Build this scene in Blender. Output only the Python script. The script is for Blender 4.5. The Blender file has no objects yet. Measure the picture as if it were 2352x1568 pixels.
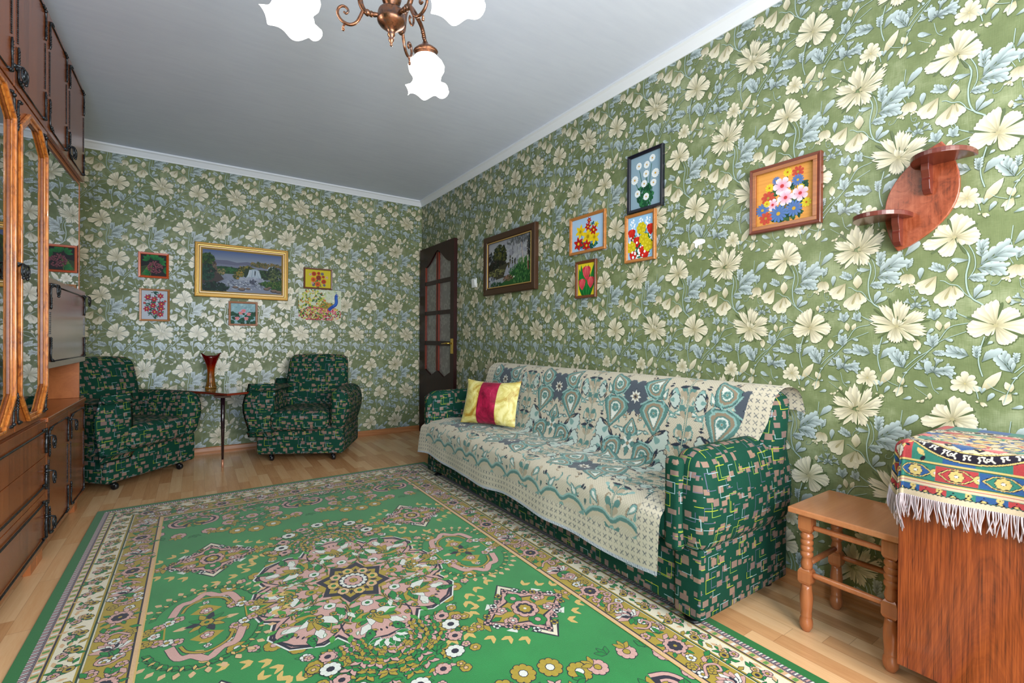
import bpy, bmesh, math, random
import numpy as np
from mathutils import Vector, Matrix
PI = math.pi
scn = bpy.context.scene
COL = scn.collection

# ------------------------------------------------------------------ camera
cam_d = bpy.data.cameras.new('camera')
cam = bpy.data.objects.new('camera', cam_d)
COL.objects.link(cam)
scn.camera = cam
F_PX = 1070.3
cam_d.sensor_fit = 'HORIZONTAL'
cam_d.sensor_width = 36.0
cam_d.lens = 36.0 * F_PX / 2352.0
cam_d.clip_start = 0.02
YAW, PITCH, ROLL = 0.59638, -0.00464, 0.00669
d_ = Vector((math.sin(YAW) * math.cos(PITCH), math.cos(YAW) * math.cos(PITCH), math.sin(PITCH)))
r_ = Vector((math.cos(YAW), -math.sin(YAW), 0))
u_ = r_.cross(d_)
r2 = r_ * math.cos(ROLL) + u_ * math.sin(ROLL)
u2 = -r_ * math.sin(ROLL) + u_ * math.cos(ROLL)
cam.matrix_world = Matrix(((r2.x, u2.x, -d_.x, -2.10107), (r2.y, u2.y, -d_.y, -4.91687), (r2.z, u2.z, -d_.z, 1.02802), (0, 0, 0, 1)))

# ------------------------------------------------------------------ world, light, exposure
world = bpy.data.worlds.new('world')
scn.world = world
world.use_nodes = True
bg = world.node_tree.nodes['Background']
bg.inputs[0].default_value = (0.62, 0.76, 1.0, 1)
bg.inputs[1].default_value = 1.0
vs = scn.view_settings
vs.view_transform = 'Standard'
vs.look = 'None'
vs.gamma = 1.0
vs.use_curve_mapping = False
vs.exposure = 0.30
cy = scn.cycles
cy.max_bounces = 7
cy.diffuse_bounces = 3
cy.glossy_bounces = 4
cy.transmission_bounces = 6
cy.transparent_max_bounces = 8
cy.caustics_reflective = False
cy.caustics_refractive = False
cy.sample_clamp_indirect = 4.0
cy.use_denoising = True
cy.use_adaptive_sampling = True
cy.adaptive_threshold = 0.02

def area_light(name, loc, target, sx, sy, power, color):
    l = bpy.data.lights.new(name, 'AREA')
    l.shape = 'RECTANGLE'
    l.size, l.size_y = sx, sy
    l.energy = power
    l.color = color
    o = bpy.data.objects.new(name, l)
    o.location = loc
    o.rotation_euler = (Vector(target) - Vector(loc)).to_track_quat('-Z', 'Y').to_euler()
    COL.objects.link(o)
    return o
# daylight through the two windows behind the camera
area_light('window_daylight', (-0.98, -5.985, 1.45), (-0.98, 0, 1.75), 1.45, 1.3, 86, (1.0, 0.965, 0.90))
area_light('balcony_daylight', (-2.42, -5.985, 1.15), (-2.42, 0, 1.45), 0.75, 2.0, 60, (0.62, 0.80, 1.0))

# ------------------------------------------------------------------ helpers
def lin(c):
    return tuple(((v / 12.92) if v <= 0.04045 else ((v + 0.055) / 1.055) ** 2.4) for v in [k / 255.0 for k in c])
def L4(c):
    return lin(c) + (1.0,)

def tag(o, label=None, cat=None, group=None, kind=None):
    if label: o['label'] = label
    if cat: o['category'] = cat
    if group: o['group'] = group
    if kind: o['kind'] = kind
    return o

def empty(name, loc=(0, 0, 0), rz=0.0, label=None, cat=None, group=None, kind=None, parent=None):
    o = bpy.data.objects.new(name, None)
    o.empty_display_size = 0.05
    o.location = loc
    o.rotation_euler = (0, 0, rz)
    COL.objects.link(o)
    if parent: o.parent = parent
    return tag(o, label, cat, group, kind)

class MB:
    """collects verts / faces with material index; build() links ONE mesh object"""
    def __init__(s): s.v = []; s.f = []; s.m = []; s.sm = []
    def add(s, vs, fs, mi=0, smooth=False):
        b = len(s.v)
        s.v += [tuple(v) for v in vs]
        for f in fs:
            s.f.append(tuple(b + i for i in f)); s.m.append(mi); s.sm.append(smooth)
        return s
    def box(s, x0, x1, y0, y1, z0, z1, mi=0):
        x0, x1 = min(x0, x1), max(x0, x1); y0, y1 = min(y0, y1), max(y0, y1); z0, z1 = min(z0, z1), max(z0, z1)
        vs = [(x, y, z) for z in (z0, z1) for y in (y0, y1) for x in (x0, x1)]
        return s.add(vs, [(0, 2, 3, 1), (4, 5, 7, 6), (0, 1, 5, 4), (2, 6, 7, 3), (0, 4, 6, 2), (1, 3, 7, 5)], mi)
    def prism(s, poly, z0, z1, fn=None, mi=0, smooth=False):
        """poly (x,y) extruded z0..z1 ; fn maps (x,y,z)->xyz"""
        fn = fn or (lambda x, y, z: (x, y, z))
        n = len(poly)
        vs = [fn(x, y, z0) for x, y in poly] + [fn(x, y, z1) for x, y in poly]
        s.add(vs, [tuple(range(n - 1, -1, -1)), tuple(range(n, 2 * n))], mi)
        b = len(s.v) - 2 * n
        for i in range(n):
            j = (i + 1) % n
            s.f.append((b + i, b + j, b + n + j, b + n + i)); s.m.append(mi); s.sm.append(smooth)
        return s
    def lathe(s, prof, n=20, c=(0, 0, 0), axis='z', mi=0, smooth=True, cap=True):
        vs = []; fs = []
        for r, h in prof:
            for i in range(n):
                a = 2 * PI * i / n
                p = (r * math.cos(a), r * math.sin(a), h)
                if axis == 'x': p = (p[2], p[0], p[1])
                if axis == 'y': p = (p[0], p[2], p[1])
                vs.append((c[0] + p[0], c[1] + p[1], c[2] + p[2]))
        m = len(prof)
        for k in range(m - 1):
            for i in range(n):
                j = (i + 1) % n
                fs.append((k * n + i, k * n + j, (k + 1) * n + j, (k + 1) * n + i))
        s.add(vs, fs, mi, smooth)
        b = len(s.v) - len(vs)
        if cap:
            s.f.append(tuple(b + i for i in range(n - 1, -1, -1))); s.m.append(mi); s.sm.append(False)
            s.f.append(tuple(b + (m - 1) * n + i for i in range(n))); s.m.append(mi); s.sm.append(False)
        return s
    def tube(s, pts, r, n=8, mi=0, closed=False, flat=1.0):
        """r scalar or list"""
        pts = [Vector(p) for p in pts]
        N = len(pts)
        rs = r if isinstance(r, (list, tuple)) else [r] * N
        vs = []; up = None
        for i, p in enumerate(pts):
            t = (pts[min(i + 1, N - 1)] - pts[max(i - 1, 0)])
            if t.length < 1e-9: t = Vector((0, 0, 1))
            t.normalize()
            if up is None:
                up = Vector((0, 0, 1)) if abs(t.z) < .9 else Vector((1, 0, 0))
            a = t.cross(up)
            if a.length < 1e-5: a = t.orthogonal()
            a.normalize(); b = a.cross(t); b.normalize(); up = b
            for k in range(n):
                an = 2 * PI * k / n
                vs.append(p + a * (math.cos(an) * rs[i]) + b * (math.sin(an) * rs[i] * flat))
        fs = []
        for i in range(N - 1):
            for k in range(n):
                j = (k + 1) % n
                fs.append((i * n + k, i * n + j, (i + 1) * n + j, (i + 1) * n + k))
        s.add(vs, fs, mi, True)
        b = len(s.v) - len(vs)
        s.f.append(tuple(b + i for i in range(n))); s.m.append(mi); s.sm.append(False)
        s.f.append(tuple(b + (N - 1) * n + i for i in range(n - 1, -1, -1))); s.m.append(mi); s.sm.append(False)
        return s
    def ball(s, c, r, n=10, m=6, mi=0, sc=(1, 1, 1)):
        prof = [(max(1e-4, r * math.sin(PI * k / m)), -r * math.cos(PI * k / m)) for k in range(m + 1)]
        vs0 = len(s.v)
        s.lathe(prof, n, (0, 0, 0), 'z', mi, True, False)
        for i in range(vs0, len(s.v)):
            v = s.v[i]; s.v[i] = (c[0] + v[0] * sc[0], c[1] + v[1] * sc[1], c[2] + v[2] * sc[2])
        return s
    def xf(s, fn, start=0):
        for i in range(start, len(s.v)): s.v[i] = tuple(fn(*s.v[i]))
        return s
    def build(s, name, mats, parent=None, bevel=0.0, seg=2, uv=None, subd=0, autosmooth=False):
        me = bpy.data.meshes.new(name)
        me.from_pydata(s.v, [], s.f)
        me.polygons.foreach_set('material_index', s.m)
        me.polygons.foreach_set('use_smooth', s.sm)
        if not isinstance(mats, (list, tuple)): mats = [mats]
        for m in mats: me.materials.append(m)
        bm = bmesh.new(); bm.from_mesh(me)
        bmesh.ops.recalc_face_normals(bm, faces=bm.faces)
        bm.to_mesh(me); bm.free()
        if uv: box_uv(me, uv)
        me.update()
        o = bpy.data.objects.new(name, me)
        COL.objects.link(o)
        if parent: o.parent = parent
        if bevel > 0:
            b = o.modifiers.new('bevel', 'BEVEL'); b.width = bevel; b.segments = seg; b.limit_method = 'ANGLE'; b.angle_limit = math.radians(40)
            b.harden_normals = False
        if subd:
            b = o.modifiers.new('subd', 'SUBSURF'); b.levels = subd; b.render_levels = subd
        return o

def box_uv(me, off=(0, 0)):
    """uv in metres, projected along the dominant face axis"""
    uvl = me.uv_layers.new(name='uv')
    nl = len(me.loops)
    vi = np.empty(nl, np.int32); me.loops.foreach_get('vertex_index', vi)
    co = np.empty(len(me.vertices) * 3, np.float32); me.vertices.foreach_get('co', co); co = co.reshape(-1, 3)
    uv = np.zeros((nl, 2), np.float32)
    for p in me.polygons:
        n = p.normal; ax = max(range(3), key=lambda k: abs(n[k]))
        a, b = ((1, 2), (0, 2), (0, 1))[ax]
        for li in p.loop_indices:
            c = co[vi[li]]
            uv[li] = (c[a] + off[0] + ax * .37, c[b] + off[1] + ax * .21)
    uvl.data.foreach_set('uv', uv.ravel())

# ------------------------------------------------------------------ node materials
def new_mat(name):
    m = bpy.data.materials.new(name); m.use_nodes = True
    nt = m.node_tree
    return m, nt, nt.nodes['Principled BSDF']
class NT:
    def __init__(s, nt): s.nt = nt; s.n = nt.nodes; s.l = nt.links
    def node(s, t, **k):
        n = s.n.new(t)
        for a, b in k.items(): setattr(n, a, b)
        return n
    def put(s, sock, v):
        if isinstance(v, bpy.types.NodeSocket): s.l.new(v, sock)
        elif v is not None:
            try: sock.default_value = v
            except Exception: sock.default_value = tuple(v)[:len(sock.default_value)]
    def math(s, op, a, b=0.0, c=0.0):
        n = s.node('ShaderNodeMath', operation=op)
        s.put(n.inputs[0], a); s.put(n.inputs[1], b); s.put(n.inputs[2], c)
        return n.outputs[0]
    def mix(s, f, a, b, mode='MIX'):
        n = s.node('ShaderNodeMix', data_type='RGBA', blend_type=mode)
        s.put(n.inputs['Factor'], f)
        ia = [i for i in n.inputs if i.name == 'A' and i.type == 'RGBA'][0]; ib = [i for i in n.inputs if i.name == 'B' and i.type == 'RGBA'][0]
        s.put(ia, a); s.put(ib, b)
        return [o for o in n.outputs if o.type == 'RGBA'][0]
    def coord(s, which='Object'):
        return s.node('ShaderNodeTexCoord').outputs[which]
    def mapping(s, vec, sc=(1, 1, 1), loc=(0, 0, 0), rot=(0, 0, 0)):
        n = s.node('ShaderNodeMapping')
        s.l.new(vec, n.inputs[0]); n.inputs['Scale'].default_value = sc; n.inputs['Location'].default_value = loc; n.inputs['Rotation'].default_value = rot
        return n.outputs[0]
    def noise(s, vec, scale=5, detail=3, rough=.5, dist=0, out=0):
        n = s.node('ShaderNodeTexNoise')
        if vec is not None: s.l.new(vec, n.inputs['Vector'])
        n.inputs['Scale'].default_value = scale; n.inputs['Detail'].default_value = detail; n.inputs['Roughness'].default_value = rough; n.inputs['Distortion'].default_value = dist
        return n.outputs[out]
    def wave(s, vec, scale=5, dist=0, detail=2, dscale=1, dirn='X', typ='BANDS'):
        n = s.node('ShaderNodeTexWave', wave_type=typ)
        if typ == 'BANDS': n.bands_direction = dirn
        s.l.new(vec, n.inputs['Vector'])
        n.inputs['Scale'].default_value = scale; n.inputs['Distortion'].default_value = dist; n.inputs['Detail'].default_value = detail; n.inputs['Detail Scale'].default_value = dscale
        return n.outputs['Fac']
    def ramp(s, fac, stops, interp='LINEAR'):
        n = s.node('ShaderNodeValToRGB')
        n.color_ramp.interpolation = interp
        e = n.color_ramp.elements
        while len(e) < len(stops): e.new(0.5)
        for i, (p, c) in enumerate(stops):
            e[i].position = p; e[i].color = c if len(c) == 4 else tuple(c) + (1,)
        s.put(n.inputs[0], fac)
        return n.outputs[0]
    def white(s, vec):
        n = s.node('ShaderNodeTexWhiteNoise', noise_dimensions='3D')
        s.l.new(vec, n.inputs['Vector'])
        return n
    def sep(s, vec):
        n = s.node('ShaderNodeSeparateXYZ'); s.l.new(vec, n.inputs[0]); return n.outputs
    def comb(s, x, y, z=0.0):
        n = s.node('ShaderNodeCombineXYZ'); s.put(n.inputs[0], x); s.put(n.inputs[1], y); s.put(n.inputs[2], z); return n.outputs[0]
    def bump(s, h, strength=.3, dist=.002):
        n = s.node('ShaderNodeBump'); s.l.new(h, n.inputs['Height']); n.inputs['Strength'].default_value = strength; n.inputs['Distance'].default_value = dist
        return n.outputs[0]

def plain(name, c, rough=.5, metal=0., spec=.5, noise=0.0, nscale=20, coat=0.0, bump=0.0, bscale=200):
    m, nt, b = new_mat(name); N = NT(nt)
    b.inputs['Roughness'].default_value = rough; b.inputs['Metallic'].default_value = metal
    b.inputs['Specular IOR Level'].default_value = spec; b.inputs['Coat Weight'].default_value = coat
    co = N.coord()
    nz = N.noise(co, nscale, 3)
    f = N.math('MULTIPLY_ADD', nz, noise * 2, 1 - noise)
    N.put(b.inputs['Base Color'], N.mix(1.0, L4(c), f, 'MULTIPLY'))
    if bump: N.l.new(N.bump(N.noise(co, bscale, 2), bump, .001), b.inputs['Normal'])
    return m

def wood(name, dark, light, axis='z', scale=1.0, rough=.35, grain=1.0, coat=0.0, fine=1.0, contrast=1.0, bands=14.0, dist=3.0, offs=(0, 0, 0), spec=.5):
    m, nt, b = new_mat(name); N = NT(nt)
    co = N.coord()
    st = {'x': (.06, 1, 1), 'y': (1, .06, 1), 'z': (1, 1, .06)}[axis]
    v = N.mapping(co, tuple(k * scale for k in st), offs)
    n1 = N.noise(v, bands * .5, 4, .6, dist * .3)
    n2 = N.noise(v, bands * 6, 3, .6, .4)
    st2 = {'x': (.02, 1, 1), 'y': (1, .02, 1), 'z': (1, 1, .02)}[axis]
    n3 = N.noise(N.mapping(co, tuple(k * scale for k in st2)), 260 * fine, 2, .6)
    w = N.math('FRACT', N.math('MULTIPLY', n1, 5.0 * grain))
    w = N.math('ABSOLUTE', N.math('SUBTRACT', w, .5))
    f = N.math('ADD', N.math('MULTIPLY', w, .8), N.math('MULTIPLY', n2, .5))
    f = N.math('ADD', f, N.math('MULTIPLY', N.math('SUBTRACT', n3, .5), .5))
    f = N.math('MULTIPLY_ADD', N.math('SUBTRACT', f, .45), contrast, .5)
    N.put(b.inputs['Base Color'], N.ramp(f, [(0.1, L4(dark)), (0.9, L4(light))]))
    b.inputs['Roughness'].default_value = rough; b.inputs['Coat Weight'].default_value = coat; b.inputs['Coat Roughness'].default_value = .15
    b.inputs['Specular IOR Level'].default_value = spec
    N.l.new(N.bump(n3, .08, .0005), b.inputs['Normal'])
    return m

# attribute driven print (pattern colour lives in the mesh)
def print_mat(name, rough=.6, spec=.3, weave=0.0, wscale=400, sheen=0.0, wobble=0.0):
    m, nt, b = new_mat(name); N = NT(nt)
    a = N.node('ShaderNodeAttribute', attribute_name='pattern')
    col = a.outputs['Color']
    co = N.coord()
    if wobble:
        nz = N.noise(co, 260, 2)
        col = N.mix(1.0, col, N.math('MULTIPLY_ADD', nz, wobble * 2, 1 - wobble), 'MULTIPLY')
    N.put(b.inputs['Base Color'], col)
    b.inputs['Roughness'].default_value = rough; b.inputs['Specular IOR Level'].default_value = spec
    b.inputs['Sheen Weight'].default_value = sheen
    if weave:
        N.l.new(N.bump(N.noise(co, wscale, 2), weave, .001), b.inputs['Normal'])
    return m

# ------------------------------------------------------------------ 2D pattern painter
def arr(c): return np.array(lin(c)) if max(c) > 1.001 or True else np.array(c)
def catmull(P, k=5):
    P = [np.array(p, float) for p in P]
    if len(P) < 3: return P
    Q = [2 * P[0] - P[1]] + P + [2 * P[-1] - P[-2]]
    out = []
    for i in range(1, len(Q) - 2):
        for t in range(k):
            u = t / k
            a, b, c, d = Q[i - 1], Q[i], Q[i + 1], Q[i + 2]
            out.append(.5 * ((2 * b) + (-a + c) * u + (2 * a - 5 * b + 4 * c - d) * u * u + (-a + 3 * b - 3 * c + d) * u ** 3))
    out.append(P[-1])
    return out

class Pat:
    def __init__(s): s.P = []; s.C = []
    def poly(s, pts, col, smooth_cols=None):
        pts = np.asarray(pts, float)
        if len(pts) < 3: return
        c = np.asarray(col, float)
        if c.ndim == 1: c = np.tile(c, (len(pts), 1))
        s.P.append(pts); s.C.append(c)
    def drop(s, b, t, ratio=.4, cb=None, ct=None, tip='round', side=.12, grow=0.0, off=(0, 0), n=4):
        b = np.array(b, float) + off; t = np.array(t, float) + off
        d = t - b; L = np.hypot(*d)
        if L < 1e-6: return
        e = d / L; nrm = np.array([-e[1], e[0]])
        b = b - e * grow; t = t + e * grow; d = t - b; w = L * ratio * .5 + grow
        if tip == 'round': prof = [(0, .08), (.25, .42), (.5, .78), (.74, 1.0), (.92, .72)]
        elif tip == 'point': prof = [(0, .1), (.2, .6), (.42, 1.0), (.7, .78), (.88, .38)]
        else: prof = [(0, .3), (.2, .8), (.5, 1.0), (.8, .85), (.95, .5)]
        if n < 4: prof = prof[::2]
        pts = [b + d * a + nrm * w * k for a, k in prof] + [t] + [b + d * a - nrm * w * k for a, k in prof[::-1]]
        A = [a for a, k in prof] + [1] + [a for a, k in prof[::-1]]
        S = [1 + side] * len(prof) + [1] + [1 - side] * len(prof)
        cb = np.asarray(cb); ct = np.asarray(ct)
        s.poly(pts, [(cb + (ct - cb) * a) * q for a, q in zip(A, S)])
    def stroke(s, P, w, c, k=5, taper=False):
        Q = catmull(P, k); n = len(Q)
        L = []
        for i in range(n):
            t = Q[min(i + 1, n - 1)] - Q[max(i - 1, 0)]; l = np.hypot(*t)
            nn = np.array([-t[1], t[0]]) / (l + 1e-9)
            ww = w * .5 * ((1 - .7 * i / n) if taper else 1)
            L.append((Q[i] + nn * ww, Q[i] - nn * ww))
        for i in range(n - 1):
            s.poly([L[i][0], L[i + 1][0], L[i + 1][1], L[i][1]], c)
    def disc(s, c, r, col, n=10, ry=None, rot=0):
        ry = ry or r
        a = np.arange(n) * 2 * PI / n
        x = r * np.cos(a); y = ry * np.sin(a)
        s.poly(np.stack([c[0] + x * math.cos(rot) - y * math.sin(rot), c[1] + x * math.sin(rot) + y * math.cos(rot)], 1), col)
    def rect(s, x0, y0, x1, y1, col): s.poly([(x0, y0), (x1, y0), (x1, y1), (x0, y1)], col)
    def star(s, c, r1, r2, n, col, rot=0):
        a = np.arange(2 * n) * PI / n + rot
        r = np.where(np.arange(2 * n) % 2 == 0, r1, r2)
        s.poly(np.stack([c[0] + r * np.cos(a), c[1] + r * np.sin(a)], 1), col)
    def flower(s, c, r, n, col, center, outline=None, ow=0.0, rot=0, ratio=None, tip='round', cb=None, cr=.25, ry=1.0):
        c = np.array(c, float)
        ratio = ratio or min(.85, 1.62 * math.tan(PI / n))
        for ps in ((True, False) if outline is not None else (False,)):
            for i in range(n):
                a = rot + 2 * PI * i / n
                t = c + np.array([math.cos(a) * r, math.sin(a) * r * ry])
                if ps: s.drop(c, t, ratio, outline, outline, tip, 0, ow)
                else: s.drop(c, t, ratio, col if cb is None else cb, col, tip, .06)
        if center is not None:
            if outline is not None: s.disc(c, r * cr + ow, outline, 8, (r * cr + ow) * ry)
            s.disc(c, r * cr, center, 8, r * cr * ry)
    def emit(s, z0=0.0002, dz=2e-5, clip=None, cell=.006):
        """-> verts (N,3) in pattern space, colours, loop counts; every print lies just above those it overlaps"""
        mn = np.array([p.min(0) for p in s.P]); mx = np.array([p.max(0) for p in s.P])
        o = mn.min(0) - cell; n = np.ceil((mx.max(0) - o) / cell).astype(int) + 2
        lev = np.zeros((n[0], n[1]), np.int32)
        i0 = ((mn - o) / cell).astype(int); i1 = ((mx - o) / cell).astype(int) + 1
        L = np.zeros(len(s.P), int)
        for k in range(len(s.P)):
            sl = lev[i0[k, 0]:i1[k, 0], i0[k, 1]:i1[k, 1]]
            q = sl.max() + 1; sl[...] = q; L[k] = q
        s.levels = int(L.max())
        cnt = np.array([len(p) for p in s.P], np.int32)
        V = np.concatenate(s.P)
        return np.column_stack([V, z0 + np.repeat(L, cnt) * dz]), np.concatenate(s.C), cnt
    def raster(s, U, W, base):
        """colours at sample points U,W (2D arrays, regular grid axes)"""
        us = U[0, :]; ws = W[:, 0]
        out = np.empty(U.shape + (3,), np.float32); out[:] = base
        for p, c in zip(s.P, s.C):
            x0, y0 = p.min(0); x1, y1 = p.max(0)
            i0, i1 = np.searchsorted(us, x0), np.searchsorted(us, x1)
            j0, j1 = np.searchsorted(ws, y0), np.searchsorted(ws, y1)
            if i1 <= i0 or j1 <= j0: continue
            xx = us[i0:i1][None, :]; yy = ws[j0:j1][:, None]
            ins = np.zeros((j1 - j0, i1 - i0), bool)
            n = len(p)
            for a in range(n):
                xa, ya = p[a]; xb, yb = p[(a + 1) % n]
                if ya == yb: continue
                cond = ((ya > yy) != (yb > yy))
                xi = (xb - xa) * (yy - ya) / (yb - ya) + xa
                ins ^= cond & (xx < xi)
            out[j0:j1, i0:i1][ins] = c.mean(0)
        return out

def np_mesh(name, V, loops, cnt, col=None, mats=(), mi=None, smooth=False, parent=None):
    me = bpy.data.meshes.new(name)
    me.vertices.add(len(V)); me.vertices.foreach_set('co', np.ascontiguousarray(V, np.float32).ravel())
    me.loops.add(len(loops)); me.loops.foreach_set('vertex_index', np.ascontiguousarray(loops, np.int32))
    st = np.concatenate([[0], np.cumsum(cnt)[:-1]]).astype(np.int32)
    me.polygons.add(len(cnt)); me.polygons.foreach_set('loop_start', st)
    try: me.polygons.foreach_set('loop_total', np.ascontiguousarray(cnt, np.int32))
    except Exception: pass
    if mi is not None: me.polygons.foreach_set('material_index', np.ascontiguousarray(mi, np.int32))
    me.polygons.foreach_set('use_smooth', np.full(len(cnt), smooth, bool))
    for m in mats: me.materials.append(m)
    me.update(calc_edges=True)
    if col is not None:
        ca = me.color_attributes.new('pattern', 'FLOAT_COLOR', 'POINT')
        ca.data.foreach_set('color', np.column_stack([col, np.ones(len(col))]).astype(np.float32).ravel())
    me.validate()
    o = bpy.data.objects.new(name, me); COL.objects.link(o)
    if parent: o.parent = parent
    return o

def pattern_mesh(name, pats, fn, mats, base=None, parent=None):
    """pats: list of (V,C,cnt); fn maps (N,3)->(N,3); base: (verts, faces) drawn with material 0, pattern with material 1"""
    Vs, Cs, cn, mi = [], [], [], []
    loops = []; off = 0
    if base:
        bv, bf = base
        Vs.append(np.array(bv, float)); Cs.append(np.ones((len(bv), 3)) * .5)
        loops.append(np.array([i for f in bf for i in f])); cn += [len(f) for f in bf]; mi += [0] * len(bf); off = len(bv)
    for V, C, c in pats:
        Vs.append(fn(V)); Cs.append(C); cn += list(c); mi += [1] * len(c)
        loops.append(np.arange(len(V)) + off); off += len(V)
    return np_mesh(name, np.concatenate(Vs), np.concatenate(loops), np.array(cn), np.concatenate(Cs), mats, np.array(mi), False, parent)

WP_UNIT = """S 5 15 -28 36 -72 29 -129 32 -177 45 -210 69 -233 92 -284
S 3 31 -23 47 -66 49 -109 34 -144
O 60 40 -134 58 -103 131 -49
O 50 45 -120 64 -79 66 -18
O 60 34 -141 52 -112 119 -121
O 70 33 -139 33 -139 71 -142
L 30 35 -81 -7 -75
L 36 47 -207 64 -163
L 30 49 -211 86 -186
B 60 -5 -148 -4 -96
S 1.5 -15 -106 -12 -91 -2 -83 6 -90 0 -96
O 60 -15 -112 -18 -110 -56 -88
U 70 -43 -126 -83 -180
U 70 -6 -163 -28 -229
U 60 0 -163 8 -208
S 3 -34 -142 -23 -145 -9 -157 8 -162 19 -176 30 -195 69 -230
L 40 -85 -132 -81 -91
G 60 -118 -111 -139 -149
G 60 -114 -111 -107 -147
S 1.5 -152 -152 -161 -167 -174 -168 -174 -158 -170 -156
S 1.5 -114 -158 -111 -178 -102 -183 -99 -171 -108 -171
O 70 -118 -91 -117 -91 -114 -58
S 2.5 -129 13 -132 -42 -119 -97
S 2 -143 -24 -145 -60 -128 -106
L 35 -126 -45 -86 1
M 80 -95 -238 -98 -193
O 90 -46 -278 -46 -278 -48 -245
L 45 -47 -266 -68 -264
L 45 -47 -266 -30 -250
O 90 -5 -275 -5 -275 -5 -247
L 45 -6 -267 -22 -261
L 45 -7 -265 9 -273
B 55 -33 -312 -39 -278
B 55 -20 -308 -9 -282
S 2 -11 -222 -4 -245 41 -274
S 2 -5 -223 8 -253 43 -279
S 3 36 -288 -8 -301 -33 -342 -55 -377 -94 -410 -123 -445
S 2.5 31 -316 -21 -342 -44 -362 -79 -409 -112 -450 -130 -487 -145 -545
O 70 -49 -377 -49 -373 -51 -329
L 45 -50 -362 -73 -353
O 65 -52 -389 -52 -389 -24 -389
L 42 -67 -326 -49 -305
L 42 -24 -340 0 -347
B 60 -91 -343 -90 -382
L 60 -94 -382 -97 -394
L 60 -88 -382 -82 -394
S 2 -82 -334 -67 -329 -57 -349
O 62 -124 -453 -126 -447 -155 -389
O 45 -126 -445 -121 -419 -118 -383
L 45 -96 -447 -75 -442
L 50 -129 -464 -116 -460
M 85 -52 -469 -35 -411
O 62 -55 -465 -43 -453 3 -446
L 45 -63 -464 -61 -416
S 2 -56 -473 -48 -511 -34 -528
S 4 72 -333 60 -391 61 -427 69 -462
O 62 58 -424 39 -396 -18 -378
O 50 56 -420 55 -406 55 -363
L 34 67 -414 111 -371
L 34 69 -409 93 -374
L 34 69 -360 91 -349
D 100 29 -488 29 -448
B 35 67 -509 110 -443
L 38 67 -516 62 -495
L 38 67 -516 75 -498
K 60 130 -506 122 -474
K 60 130 -513 110 -547
L 55 133 -512 144 -508
S 2 79 -483 94 -499 118 -511
S 3 48 -497 56 -514 60 -535
K 50 61 -546 53 -543
K 40 64 -546 79 -558
L 40 -63 -508 -98 -490
L 40 -66 -505 -81 -502
L 50 -43 -514 -25 -508
L 40 79 -540 94 -513
B 60 -57 -550 -56 -527
B 60 -68 -551 -63 -543
B 60 -80 -557 -92 -562
B 60 -80 -564 -71 -552
B 60 122 -229 124 -206
B 60 133 -232 135 -222
B 60 146 -236 149 -228
S 1.5 -96 -512 -60 -542
L 45 -128 -557 -104 -548"""
WP_A2 = "0 4 -53 37 -40 58 -20 72 0 83|1 4 53 27 47 48 32 57 20 49|1 0 54 -31 70 -17 74 3 60 24|0 -2 48 -31 40 -50 26 -61 14 -61|-1 0 -54 15 -64 1 -63 -21 -50 -36|0 -2 -21 -32 -14 -30"
WP_B2 = "0 4 -53 79 -33 80 -18 65|0 8 -10 85 3 99 22 84 35 73|13 4 51 55 66 50 78 44 74 23|4 -4 66 7 79 -8 80 -32 61 -36|1 -4 52 -54 36 -54 30 -32|-1 -4 14 -56 1 -63 -15 -59 -27 -45|0 0 -46 8 -65 -8 -63 -25|0 0 -81 30 -74 44 -57 40 -77 13|0 0 -10 32 7 24 20 16"
WP_A1 = "0 0 -8 67 4 80 30 66 47 44|-2 1 -15 45 -39 46 -51 22 -44 6|-2 -2 -59 5 -79 -11 -74 -29 -53 -34|0 -5 -38 -46 -28 -62 -11 -64 -2 -40|5 0 52 21 61 -2 56 -21 43 -30|5 -5 24 -28 12 -21"
WP_B1 = "-10 7 -38 67 -10 100 5 72 8 44|3 5 20 76 43 89 43 51|3 0 67 56 78 40 67 9|3 -3 67 4 61 -15 33 -26|-3 -8 33 -42 27 -64 3 -62|-9 -7 -3 -61 -27 -48 -46 -69|-12 -7 -61 -50 -81 -31 -78 -11|-16 -1 -81 21 -78 44 -50 40 -37 21|-16 2 -28 32 -16 24"

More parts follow.
